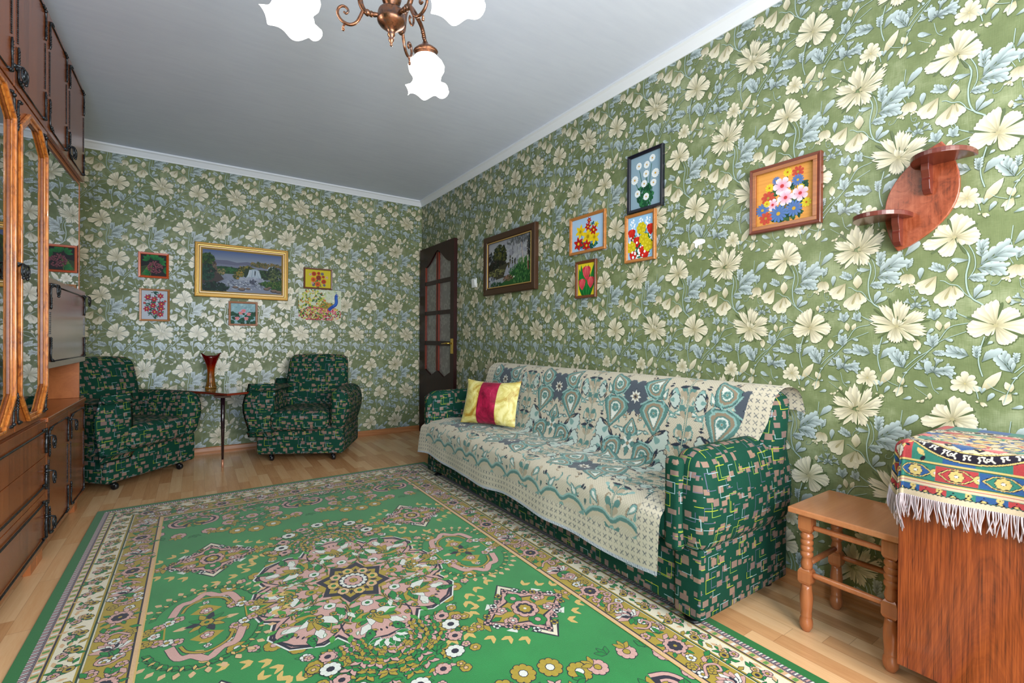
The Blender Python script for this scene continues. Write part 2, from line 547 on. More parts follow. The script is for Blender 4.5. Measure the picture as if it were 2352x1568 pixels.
# ------------------------------------------------------------------ wallpaper
WALL_GREEN = (124, 148, 106)
def wallpaper_unit(kind):
    P = Pat(); rng = random.Random(3)
    CRb, CRt = arr((160, 152, 116)), arr((226, 219, 196))
    LFb, LFt = arr((104, 120, 118)), arr((182, 196, 198))
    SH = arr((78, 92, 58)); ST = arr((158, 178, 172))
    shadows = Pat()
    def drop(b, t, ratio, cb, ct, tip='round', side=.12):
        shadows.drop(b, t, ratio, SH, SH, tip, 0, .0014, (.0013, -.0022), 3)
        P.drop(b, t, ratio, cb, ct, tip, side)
    def lobed(b, t, ratio, cb, ct, n=4, tip='round', spread=38, mid=None):
        b = np.array(b); t = np.array(t); d = t - b; L = np.hypot(*d)
        for i in range(n):
            f = .12 + .62 * i / (n - 1)
            for sg in (1, -1):
                a = math.radians(spread) * sg
                l = L * ratio * .5 * (1.25 - .5 * abs(f - .45)) * 1.15
                dd = d / L
                v = np.array([dd[0] * math.cos(a) - dd[1] * math.sin(a), dd[0] * math.sin(a) + dd[1] * math.cos(a)])
                o = b + d * f
                drop(o - dd * l * .15, o + v * l, .38, cb * .9, ct, tip, .2)
        drop(b + d * .45, t, .36, cb, ct, tip, .2)
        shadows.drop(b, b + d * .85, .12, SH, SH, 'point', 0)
        P.drop(b, b + d * .8, .07, cb * 1.25, cb * 1.1, 'point', 0)
    def fan(b, tips, cb, ct, tip='round'):
        b = np.array(b); T = [np.array(t) for t in tips]
        TT = [T[0]]
        for i in range(len(T) - 1):
            TT += [(T[i] + T[i + 1]) / 2 * 1.02 + b * -.02, T[i + 1]]
        order = sorted(range(len(TT)), key=lambda i: i % 2)
        for i in order[::-1]:
            t = TT[i]; L = np.hypot(*(t - b))
            gap = max(.012, min([np.hypot(*(t - TT[j])) for j in range(len(TT)) if j != i] + [.03]))
            drop(b, t, min(.5, 1.5 * gap / L), cb * (1 if i % 2 == 0 else .8), ct * (1 if i % 2 == 0 else .82), tip, .2)
    def flower(c, data, tip):
        c = np.array(c)
        for g in data.split('|'):
            q = [float(v) / 1000 for v in g.split()]
            pts = [c + np.array([q[i] * 1.06, q[i + 1]]) for i in range(0, len(q), 2)]
            fan(pts[0], pts[1:], CRb, CRt, tip)
        gs = [[float(v) / 1000 for v in g.split()] for g in data.split('|')]
        ang = []
        for q in gs:
            if len(q) < 8: continue
            T = [math.atan2(q[i + 1] - 0, q[i] * 1.06) for i in range(2, len(q), 2)]
            m = math.atan2(sum(math.sin(t) for t in T), sum(math.cos(t) for t in T))
            d = [(t - m + PI) % (2 * PI) - PI for t in T]
            ang.append((m, min(d), max(d), max(math.hypot(q[i], q[i + 1]) for i in range(2, len(q), 2))))
        ang.sort()
        for i in range(len(ang)):
            a, b = ang[i], ang[(i + 1) % len(ang)]
            g0 = a[0] + a[2]; g1 = b[0] + b[1] + (2 * PI if i == len(ang) - 1 else 0)
            mid = (g0 + g1) / 2; R = min(a[3], b[3]); e = np.array([math.cos(mid), math.sin(mid)])
            wd = .16 if kind == 'A' else .10
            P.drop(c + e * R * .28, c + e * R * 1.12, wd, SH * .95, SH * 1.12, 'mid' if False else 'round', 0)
        P.disc(c, .006, CRb * 1.1, 8)
    for line in WP_UNIT.strip().split('\n'):
        k, w, *n = line.split(); w = float(w)
        q = [float(v) / 1000 for v in n]; q = [(q[i] * 1.04, q[i + 1]) for i in range(0, len(q), 2)]
        if k == 'S':
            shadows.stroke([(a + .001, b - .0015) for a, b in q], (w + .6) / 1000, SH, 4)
            P.stroke(q, w * .8 / 1000, ST, 4)
        elif k == 'L':
            b, t = np.array(q[0]), np.array(q[-1]); drop(b, t, w / 100, LFb * 1.15, LFt)
            d = t - b
            if np.hypot(*d) > .03:
                nn = np.array([-d[1], d[0]]) * .16
                drop(b, b + d * .72 + nn, .26, LFb, LFt * .92)
        elif k == 'O': lobed(q[-2] if len(q) > 1 else q[0], q[-1], w / 100 * 1.1, LFb, LFt, 4)
        elif k == 'M':
            b, t = np.array(q[0]), np.array(q[1]); d = t - b; m = b + d * .2
            for a in (-80, 80, -45, 45, 0):
                r = math.radians(a); v = np.array([d[0] * math.cos(r) - d[1] * math.sin(r), d[0] * math.sin(r) + d[1] * math.cos(r)])
                lobed(m, m + v * .85, .55, LFb * .8, LFt * .88, 2)
        elif k == 'B':
            drop(q[0], q[1], w / 100, CRb, CRt, 'point'); 
            b, t = np.array(q[0]), np.array(q[1]); drop(b, b + (t - b) * .95, w / 190, CRb * 1.1, CRt * .9, 'point')
        elif k == 'U':
            b, t = np.array(q[0]), np.array(q[1]); d = t - b; nn = np.array([-d[1], d[0]])
            for sg in (1, -1, 0): drop(b, b + d * (.95 if sg else 1.05) + nn * .3 * sg, .42, CRb, CRt)
            drop(b + d * .1, b + d * .7, .22, CRb * .8, CRb * 1.1)
        elif k == 'G':
            b, t = np.array(q[0]), np.array(q[1]); d = t - b
            drop(b, b + d, .72, CRb, CRt * .97, 'mid'); drop(b, b + d * .93, .3, CRb, CRt * .85, 'mid')
            for a in (-.5, 0, .5): drop(b + d * .92, b + d * 1.22 + np.array([-d[1], d[0]]) * a * .5, .4, CRb, CRt)
        elif k == 'D':
            c = np.array(q[0])
            for i in range(9):
                a = 2 * PI * i / 9 + .2; l = .036 * (1 + .15 * ((i * 7) % 3 - 1)); drop(c, c + np.array([math.cos(a), math.sin(a)]) * l, .5, CRb, CRt)
            P.disc(c, .003, arr((180, 168, 120)), 6)
        elif k == 'K':
            b, t = np.array(q[0]), np.array(q[1]); d = t - b; nn = np.array([-d[1], d[0]])
            drop(b, t + nn * .12, .55, CRb, CRt, 'point'); drop(b, b + d * .8 - nn * .3, .4, CRb * 1.1, CRt * .95, 'point')
    f1, f2 = (WP_A1, WP_A2) if kind == 'A' else (WP_B1, WP_B2)
    tip = 'round' if kind == 'A' else 'point'
    flower((0, 0), f1, tip)
    flower((.100, -.298) if kind == 'A' else (.118, -.295), f2, tip)
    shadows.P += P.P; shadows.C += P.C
    return shadows

def tile_wall(s0, s1, z0, z1, sA, zF, extra=None, holes=()):
    """pattern space: s to the right, z up. unit pitch .27 x .61, A at sA + .54 k, F1 row at zF + .61 k"""
    out = []
    for kind, sk in (('A', 0.0), ('B', .27)):
        V, C, cnt = UNITS[kind].emit(.0003, 1.2e-5, None, .003)
        st = np.concatenate([[0], np.cumsum(cnt)[:-1]])
        mnx = np.minimum.reduceat(V[:, 0], st); mxx = np.maximum.reduceat(V[:, 0], st)
        mnz = np.minimum.reduceat(V[:, 1], st); mxz = np.maximum.reduceat(V[:, 1], st)
        k0 = int((s0 - sA - 1) / .54) - 1; k1 = int((s1 - sA + 1) / .54) + 1
        for k in range(k0, k1 + 1):
            for j in range(-2, 6):
                ox = sA + sk + .54 * k; oz = zF + .61 * j
                keep = (mxx + ox > s0) & (mnx + ox < s1) & (mxz + oz > z0) & (mnz + oz < z1)
                for h in holes:
                    keep &= ~((mnx + ox > h[0]) & (mxx + ox < h[1]) & (mnz + oz > h[2]) & (mxz + oz < h[3]))
                if not keep.any(): continue
                lk = np.repeat(keep, cnt)
                W = V[lk].copy(); W[:, 0] = np.clip(W[:, 0] + ox, s0, s1); W[:, 1] = np.clip(W[:, 1] + oz, z0, z1)
                out.append((W, C[lk], cnt[keep]))
    return out
UNITS = {k: wallpaper_unit(k) for k in 'AB'}

def wall_ground():
    m, nt, b = new_mat('wallpaper_ground'); N = NT(nt)
    co = N.coord()
    big = N.noise(co, 4.0, 3, .55)
    mid = N.noise(co, 16, 3, .55)
    thr = N.noise(N.mapping(co, (1, .12, 1)), 420, 2)
    thr2 = N.noise(N.mapping(co, (1, 1, .06)), 420, 2)
    f = N.math('ADD', N.math('MULTIPLY', big, .8), N.math('MULTIPLY', mid, .55))
    f = N.math('ADD', f, N.math('MULTIPLY', N.math('ADD', thr, thr2), .28))
    col = N.ramp(N.math('SUBTRACT', f, .45), [(.1, L4((88, 100, 62))), (.5, L4((112, 124, 84))), (.95, L4((164, 172, 138)))])
    N.put(b.inputs['Base Color'], col)
    b.inputs['Roughness'].default_value = .5
    b.inputs['Specular IOR Level'].default_value = .35
    N.l.new(N.bump(N.math('ADD', thr, thr2), .25, .001), b.inputs['Normal'])
    return m
M_ground = wall_ground()
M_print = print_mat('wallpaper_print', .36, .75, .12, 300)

ROOM_X0, ROOM_Y0, CEIL = -3.10, -6.0, 2.565
def wall_slab(name, verts_fn, s0, s1, pats, fn, outer):
    """front quad at depth 0 plus a real slab of thickness .12"""
    z0, z1 = -.0, CEIL
    bv = [fn(np.array([[s, z, d]]))[0] for s, z, d in ((s0, z0, 0), (s1, z0, 0), (s1, z1, 0), (s0, z1, 0), (s0, z0, -.12), (s1, z0, -.12), (s1, z1, -.12), (s0, z1, -.12))]
    bf = [(0, 1, 2, 3), (5, 4, 7, 6), (4, 0, 3, 7), (1, 5, 6, 2), (3, 2, 6, 7), (4, 5, 1, 0)]
    o = pattern_mesh(name, pats, fn, (M_ground, M_print), (bv, bf))
    o['kind'] = 'structure'
    return o
# right wall: s = -y
fnR = lambda V: np.column_stack([-V[:, 2], -V[:, 0], V[:, 1]])
TOPZ = 2.51
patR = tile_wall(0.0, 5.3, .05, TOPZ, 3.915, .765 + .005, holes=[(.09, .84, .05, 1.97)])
# torn spots in the paper
tr = Pat(); W_ = arr((236, 238, 236)); rg = random.Random(5)
def torn(c, w, h, n=11):
    pts = []
    for i in range(n):
        a = 2 * PI * i / n; k = .75 + .45 * rg.random(); pts.append((c[0] + math.cos(a) * w * k, c[1] + math.sin(a) * h * k))
    tr.poly(pts, W_)
torn((3.50, 1.524), .034, .014); torn((3.485, 1.512), .012, .016); torn((3.335, 1.455), .008, .022)
tv, tc, tcn = tr.emit(.004, 1e-5)
wall_right = wall_slab('wall_right', None, 0.0, 6.0, patR + [(tv, tc, tcn)], fnR, 1)
# back wall: s = x
fnB = lambda V: np.column_stack([V[:, 0], -V[:, 2], V[:, 1]])
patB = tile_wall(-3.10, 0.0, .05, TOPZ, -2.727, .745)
wall_back = wall_slab('wall_back', None, ROOM_X0, 0.0, patB, fnB, 1)
# left wall (behind the wall unit) and front wall with window and balcony door
M_plainwall = M_ground
def struct(o): o['kind'] = 'structure'; return o
struct(MB().box(ROOM_X0 - .12, ROOM_X0, ROOM_Y0, .12, 0, CEIL).build('wall_left', M_ground))
fw = MB()
fy0, fy1 = ROOM_Y0 - .12, ROOM_Y0
for x0, x1, z0, z1 in ((-3.22, -2.83, 0, CEIL), (-2.01, -1.75, 0, CEIL), (-.22, .12, 0, CEIL), (-2.83, -2.01, 2.2, CEIL), (-1.75, -.22, 2.15, CEIL), (-1.75, -.22, 0, .75)):
    fw.box(x0, x1, fy0, fy1, z0, z1)
struct(fw.build('wall_front', M_ground))
M_white = plain('white_paint', (226, 230, 236), .5)
M_pvc = plain('white_plastic', (235, 236, 236), .3)
def glass_mat(name='window_glass', tint=(1, 1, 1), ior=1.5, boost=1.0):
    m = bpy.data.materials.new(name); m.use_nodes = True; nt = m.node_tree; N = NT(nt)
    for n in list(nt.nodes): nt.nodes.remove(n)
    out = N.node('ShaderNodeOutputMaterial'); mx = N.node('ShaderNodeMixShader')
    tr = N.node('ShaderNodeBsdfTransparent'); tr.inputs[0].default_value = tint + (1,)
    gl = N.node('ShaderNodeBsdfGlossy'); gl.inputs['Roughness'].default_value = 0.0; gl.inputs['Color'].default_value = (.95, .97, 1, 1)
    fr = N.node('ShaderNodeFresnel'); fr.inputs['IOR'].default_value = ior
    N.l.new(N.math('MINIMUM', N.math('MULTIPLY', fr.outputs[0], boost), 1.0), mx.inputs[0]); N.l.new(tr.outputs[0], mx.inputs[1]); N.l.new(gl.outputs[0], mx.inputs[2])
    N.l.new(mx.outputs[0], out.inputs['Surface'])
    return m
M_glass = glass_mat()
def window(name, x0, x1, z0, z1, mull):
    r = empty(name, ((x0 + x1) / 2, fy1 - .06, z0), kind='structure')
    m = MB(); w = .06
    cx = (x0 + x1) / 2; hw = (x1 - x0) / 2; H = z1 - z0
    m.box(-hw, hw, -.03, .03, 0, w).box(-hw, hw, -.03, .03, H - w, H).box(-hw, -hw + w, -.03, .03, w, H - w).box(hw - w, hw, -.03, .03, w, H - w)
    for k in mull: m.box(k - w / 2, k + w / 2, -.03, .03, w, H - w)
    m.build('window_frame', M_pvc, r)
    MB().box(-hw + w, hw - w, -.004, .004, w, H - w).build('pane', M_glass, r)
window('window_1', -1.75, -.22, .75, 2.15, (0,))
window('window_2', -2.83, -2.01, 0, 2.2, ())

# ceiling, cornice
def ceiling_mat():
    m, nt, b = new_mat('ceiling_paint'); N = NT(nt); co = N.coord()
    n = N.noise(co, 2.5, 4, .6); n2 = N.noise(N.mapping(co, (1, 6, 1), rot=(0, 0, .5)), 5, 3, .6)
    N.put(b.inputs['Base Color'], N.ramp(N.math('MULTIPLY', N.math('ADD', n, n2), .5), [(.3, L4((212, 220, 240))), (.7, L4((222, 230, 248)))]))
    b.inputs['Roughness'].default_value = .75; return m
struct(MB().box(ROOM_X0 - .12, .12, ROOM_Y0 - .12, .12, CEIL, CEIL + .12).build('ceiling', ceiling_mat()))
def cornice(name, a, b, inward):
    """small cove profile between wall and ceiling, a->b along wall"""
    prof = [(0, 2.505), (.006, 2.505), (.010, 2.515), (.030, 2.545), (.042, 2.553), (.042, CEIL), (0, CEIL)]
    m = MB(); n = len(prof)
    vs = [(p[0] + inward[0] * t * 1.0, p[1] + inward[1] * t, z) for p in (a, b) for t, z in prof]
    m.add(vs, [tuple(range(n)), tuple(range(2 * n - 1, n - 1, -1))])
    base = 0
    for i in range(n):
        j = (i + 1) % n; m.f.append((i, j, n + j, n + i)); m.m.append(0); m.sm.append(False)
    struct(m.build(name, M_white))
cornice('trim_1', (0.0, 0.0), (0.0, ROOM_Y0), (-1, 0))
cornice('trim_2', (ROOM_X0, 0), (0, 0), (0, -1))

# floor: beech laminate strips running away from the camera
def floor_mat():
    m, nt, b = new_mat('laminate'); N = NT(nt)
    co = N.coord(); X, Y, Z = N.sep(co)
    W = .066
    ix = N.math('FLOOR', N.math('DIVIDE', X, W))
    offs = N.node('ShaderNodeTexWhiteNoise', noise_dimensions='1D'); N.l.new(ix, offs.inputs['W'])
    Lg = .42
    yy = N.math('ADD', N.math('DIVIDE', Y, Lg), N.math('MULTIPLY', offs.outputs['Value'], 7.3))
    iy = N.math('FLOOR', yy)
    cell = N.white(N.comb(ix, iy, 1.7))
    tone = cell.outputs['Value']
    # grain
    gv = N.comb(N.math('MULTIPLY', X, 1.0), N.math('MULTIPLY', Y, .07), N.math('MULTIPLY', tone, 9.0))
    g1 = N.noise(gv, 28, 4, .6, 1.5); g2 = N.noise(gv, 240, 2, .6)
    f = N.math('ADD', N.math('MULTIPLY', tone, .55), N.math('ADD', N.math('MULTIPLY', g1, .5), N.math('MULTIPLY', g2, .2)))
    col = N.ramp(f, [(.25, L4((190, 136, 90))), (.6, L4((218, 168, 118))), (1.0, L4((234, 194, 148)))])
    ex = N.math('ABSOLUTE', N.math('SUBTRACT', N.math('FRACT', N.math('DIVIDE', X, W)), .5))
    ey = N.math('ABSOLUTE', N.math('SUBTRACT', N.math('FRACT', yy), .5))
    line = N.math('MAXIMUM', N.math('GREATER_THAN', ex, .488), N.math('GREATER_THAN', ey, .4975))
    col = N.mix(N.math('MULTIPLY', line, .35), col, L4((110, 74, 44)))
    N.put(b.inputs['Base Color'], col)
    b.inputs['Roughness'].default_value = .24; b.inputs['Specular IOR Level'].default_value = .55
    N.l.new(N.bump(g2, .05, .0004), b.inputs['Normal'])
    return m
struct(MB().box(ROOM_X0 - .12, .12, ROOM_Y0 - .12, .12, -.12, 0).build('floor', floor_mat()))
M_base = wood('baseboard_wood', (150, 92, 50), (196, 134, 84), 'x', 1, .35)
M_basey = wood('baseboard_wood_side', (150, 92, 50), (196, 134, 84), 'y', 1, .35)
def baseboard(name, prof_axis, a, b, mat):
    prof = [(0, 0), (.018, 0), (.018, .010), (.012, .022), (.009, .050), (.005, .056), (0, .058)]
    m = MB(); n = len(prof)
    vs = []
    for q in (a, b):
        for t, z in prof:
            vs.append((-t, q, z) if prof_axis == 'x' else (q, -t, z))
    m.add(vs, [tuple(range(n)), tuple(range(2 * n - 1, n - 1, -1))] + [(i, (i + 1) % n, n + (i + 1) % n, n + i) for i in range(n)])
    struct(m.build(name, mat))
baseboard('baseboard_back', 'y', ROOM_X0, -.02, M_base)
baseboard('baseboard_right', 'x', -.90, ROOM_Y0, M_basey)

# ------------------------------------------------------------------ green upholstery fabric
def fabric_mat(name='green_fabric', scale=1.0):
    m, nt, b = new_mat(name); N = NT(nt)
    tc = N.node('ShaderNodeTexCoord')
    X, Y, Z = N.sep(tc.outputs['Object']); nx, ny, nz = N.sep(tc.outputs['Normal'])
    ax, ay, az = [N.math('ABSOLUTE', q) for q in (nx, ny, nz)]
    isx = N.math('MULTIPLY', N.math('GREATER_THAN', ax, ay), N.math('GREATER_THAN', ax, az))
    isy = N.math('MULTIPLY', N.math('GREATER_THAN', ay, az), N.math('SUBTRACT', 1.0, isx))
    isz = N.math('SUBTRACT', 1.0, N.math('ADD', isx, isy))
    u = N.math('ADD', N.math('MULTIPLY', isx, Y), N.math('MULTIPLY', N.math('SUBTRACT', 1.0, isx), X))
    v = N.math('ADD', N.math('MULTIPLY', isz, Y), N.math('MULTIPLY', N.math('SUBTRACT', 1.0, isz), Z))
    u = N.math('MULTIPLY', N.math('ADD', u, N.math('MULTIPLY', isx, 3.17)), scale); v = N.math('MULTIPLY', N.math('ADD', v, N.math('MULTIPLY', isz, 1.31)), scale)
    def cell(sx, sy, seed, shift=0.0):
        fu = N.math('DIVIDE', u, sx); fv = N.math('DIVIDE', v, sy)
        if shift: fu = N.math('ADD', fu, N.math('MULTIPLY', N.math('FLOOR', fv), shift))
        iu, iv = N.math('FLOOR', fu), N.math('FLOOR', fv)
        w = N.white(N.comb(iu, iv, seed))
        r = N.sep(w.outputs['Color'])
        return N.math('SUBTRACT', fu, iu), N.math('SUBTRACT', fv, iv), r, w.outputs['Value'], iu, iv
    def inside(p, lo, hi):
        return N.math('MULTIPLY', N.math('GREATER_THAN', p, lo), N.math('LESS_THAN', p, hi))
    base = L4((0, 54, 40))
    col = N.mix(N.math('MULTIPLY', N.noise(tc.outputs['Object'], 300, 2), .4), base, L4((6, 74, 56)))
    # two layers of tan rectangles
    for sx, sy, seed, sh, pres, w0, h0 in ((.043, .036, 1.5, .37, .80, .32, .34), (.037, .047, 7.5, .61, .50, .20, .20), (.031, .029, 13.5, .23, .30, .15, .15)):
        a, c, r, val, iu, iv = cell(sx, sy, seed, sh)
        x0 = N.math('MULTIPLY', r[0], .35); y0 = N.math('MULTIPLY', r[1], .3)
        x1 = N.math('ADD', x0, N.math('MULTIPLY_ADD', r[2], .34, w0)); y1 = N.math('ADD', y0, N.math('MULTIPLY_ADD', r[0], .3, h0))
        mk = N.math('MULTIPLY', N.math('MULTIPLY', inside(a, x0, x1), inside(c, y0, y1)), N.math('LESS_THAN', val, pres))
        col = N.mix(mk, col, N.mix(r[1], L4((136, 110, 94)), L4((114, 94, 90))))
    # yellow and pale L shaped lines, thin violet lines
    for sx, sy, seed, sh, cc, pres in ((.102, .082, 21.5, .43, (158, 168, 40), .95), (.089, .071, 33.5, .29, (140, 164, 170), .85), (.061, .093, 45.5, .53, (84, 88, 112), .9), (.083, .101, 57.5, .37, (120, 146, 60), .6)):
        a, c, r, val, iu, iv = cell(sx, sy, seed, sh)
        tx, ty = .0019 / sx, .0019 / sy
        x0 = N.math('MULTIPLY_ADD', r[0], .35, .05); x1 = N.math('ADD', x0, N.math('MULTIPLY_ADD', r[1], .3, .25))
        y0 = N.math('MULTIPLY_ADD', r[1], .4, .08); y1 = N.math('ADD', y0, N.math('MULTIPLY_ADD', r[2], .35, .2))
        h = N.math('MULTIPLY', inside(a, x0, x1), inside(c, y0, N.math('ADD', y0, ty)))
        w = N.math('MULTIPLY', inside(c, y0, y1), inside(a, x0, N.math('ADD', x0, tx)))
        h2 = N.math('MULTIPLY', N.math('MULTIPLY', inside(a, x0, x1), inside(c, y1, N.math('ADD', y1, ty))), N.math('GREATER_THAN', r[2], .6))
        mk = N.math('MULTIPLY', N.math('MINIMUM', N.math('ADD', N.math('ADD', h, w), h2), 1.0), N.math('LESS_THAN', val, pres))
        col = N.mix(mk, col, L4(cc))
    N.put(b.inputs['Base Color'], col)
    b.inputs['Roughness'].default_value = .8; b.inputs['Specular IOR Level'].default_value = .25
    N.l.new(N.bump(N.noise(tc.outputs['Object'], 500, 2), .25, .001), b.inputs['Normal'])
    return m
M_fab = fabric_mat('green_fabric', .80)
M_black = plain('black_plastic', (16, 20, 24), .35)

def soft(name, x0, x1, y0, y1, z0, z1, r, mat, parent, puff=0.0, seg=5, fn=None, nx=1):
    """rounded upholstered block; puff bulges the faces"""
    bm = bmesh.new()
    bmesh.ops.create_cube(bm, size=1)
    for v in bm.verts:
        v.co = Vector(((x0 + x1) / 2 + v.co.x * (x1 - x0), (y0 + y1) / 2 + v.co.y * (y1 - y0), (z0 + z1) / 2 + v.co.z * (z1 - z0)))
    bmesh.ops.bevel(bm, geom=list(bm.edges) + list(bm.verts), offset=r, segments=seg, profile=.5, affect='EDGES')
    if puff or fn:
        bmesh.ops.subdivide_edges(bm, edges=[e for e in bm.edges if e.calc_length() > .09], cuts=7, use_grid_fill=True)
        cx, cy_, cz = (x0 + x1) / 2, (y0 + y1) / 2, (z0 + z1) / 2
        hx, hy, hz = (x1 - x0) / 2, (y1 - y0) / 2, (z1 - z0) / 2
        for v in bm.verts:
            a, b, c = (v.co.x - cx) / hx, (v.co.y - cy_) / hy, (v.co.z - cz) / hz
            k = lambda t: max(0, 1 - t * t)
            if puff:
                v.co.x += puff * a * k(b) * k(c); v.co.y += puff * b * k(a) * k(c); v.co.z += puff * c * k(a) * k(b)
    if fn:
        for v in bm.verts: v.co = Vector(fn(*v.co))
    bmesh.ops.recalc_face_normals(bm, faces=bm.faces)
    me = bpy.data.meshes.new(name); bm.to_mesh(me); bm.free()
    me.polygons.foreach_set('use_smooth', [True] * len(me.polygons))
    me.materials.append(mat)
    o = bpy.data.objects.new(name, me); COL.objects.link(o); o.parent = parent
    return o

def caster(parent, x, y, name='caster'):
    m = MB()
    m.lathe([(.010, .030), (.012, .040), (.012, .075)], 10, (x, y, 0))
    m.lathe([(.018, -.013), (.0235, -.009), (.024, 0), (.0235, .009), (.018, .013)], 16, (x + .008, y - .006, .024), 'x')
    m.ball((x, y - .004, .040), .019, 10, 6, 0, (1, 1.2, .7))
    m.build(name, M_black, parent)

def armchair(loc, rz, label):
    """front is local -y, origin under the middle of the seat"""
    r = empty('armchair', loc, rz, label, 'armchair', 'matching green armchairs')
    W, D = .345, .315
    soft('base', -W, W, -D, D - .045, .062, .29, .022, M_fab, r)
    for s in (-1, 1):
        def bulge(x, y, z, s=s):
            t = max(0, min(1, (z - .27) / .34))
            k = math.sin(PI * min(1, t * 1.0) ** 1.25) * .040
            return (x + s * k * (1 if x * s > .29 else .10), y - .012 * math.sin(PI * t), z - .02 * max(0, (y + .1)) * 0)
        soft('armrest', s * .238, s * .352, -D - .016, D - .065, .262, .600, .050, M_fab, r, .012, 7, bulge)
    soft('seat_cushion', -.226, .226, -D - .05, .17, .262, .425, .045, M_fab, r, .014, 5)
    def lean(x, y, z):
        t = (z - .34) / .52
        return (x * (1.0 - .04 * t), y + t * .075 - .02 * math.sin(PI * max(0, min(1, t))), z)
    soft('backrest', -.265, .265, .075, .205, .34, .868, .055, M_fab, r, .012, 6, lean)
    for sx in (-1, 1):
        for sy in (-.25, .20): caster(r, sx * .25, sy)
    return r
ca, sa = math.cos(math.radians(-28.6)), math.sin(math.radians(-28.6))
# right hand chair: middle of the front edge (-1.375,-.715), facing (-.48,-.88)
rzR = math.radians(-28.0)
fR = Vector((math.sin(rzR), -math.cos(rzR)))
midR = Vector((-1.384, -.738))
cR = midR - fR * .315
armchair((cR.x, cR.y, 0), rzR, 'dark green patterned armchair between the little table and the door')
rzL = math.radians(46.0)
fL = Vector((math.sin(rzL), -math.cos(rzL)))
midL = Vector((-2.338, -.700))
cL = midL - fL * .315
armchair((cL.x, cL.y, 0), rzL, 'dark green patterned armchair beside the wall unit')

# ------------------------------------------------------------------ sofa
def sofa():
    r = empty('sofa', (-.34, -2.80, 0), 0, 'long dark green patterned sofa under the beige and teal throw', 'sofa')
    ox, oy = -.34, -2.80
    def S(name, x0, x1, y0, y1, z0, z1, rad, **k):
        return soft(name, x0 - ox, x1 - ox, y0 - oy, y1 - oy, z0, z1, rad, M_fab, r, **k)
    S('base', -.635, -.05, -3.90, -1.70, .048, .315, .015)
    S('seat_cushion', -.695, -.16, -3.855, -1.745, .295, .422, .04, puff=.006)
    def lean(x, y, z):
        t = (z - .36) / .46
        return (x + .085 * t, y, z)
    S('backrest', -.285, -.135, -3.985, -1.80, .36, .825, .06, puff=.006, fn=lean)
    for s, yo, yi in ((-1, -3.955, -3.84), (1, -1.645, -1.76)):
        S('side_panel', -.648, -.045, min(yo, yi - s * .0), max(yo, yi), .042, .30, .014)
        def bulge(x, y, z, s=s):
            t = max(0, min(1, (z - .27) / .37))
            outer = (y + oy - (yo + yi) / 2) * s > 0
            k = math.sin(PI * t ** .85) * (.036 if outer else .006)
            return (x - .010 * math.sin(PI * t), y + s * k, z)
        S('armrest', -.665, -.045, min(yo, yi), max(yo, yi), .275, .638, .052, puff=.005, seg=6, fn=bulge)
        S('arm_front_pad', -.700, -.652, (min(yo, yi) + (.055 if s < 0 else .0)), (max(yo, yi) + (.01 if s < 0 else -.045)), .278, .612, .022, seg=5)
    for x in (-.59, -.10):
        for y in (-3.885, -1.72):
            zf = .0085 if x < -.5 else 0
            MB().lathe([(.030, zf), (.032, zf + .006), (.027, .018), (.016, .026), (.014, .062)], 18, (x - ox, y - oy, 0)).build('foot', M_black, r)
    return r
sofa()

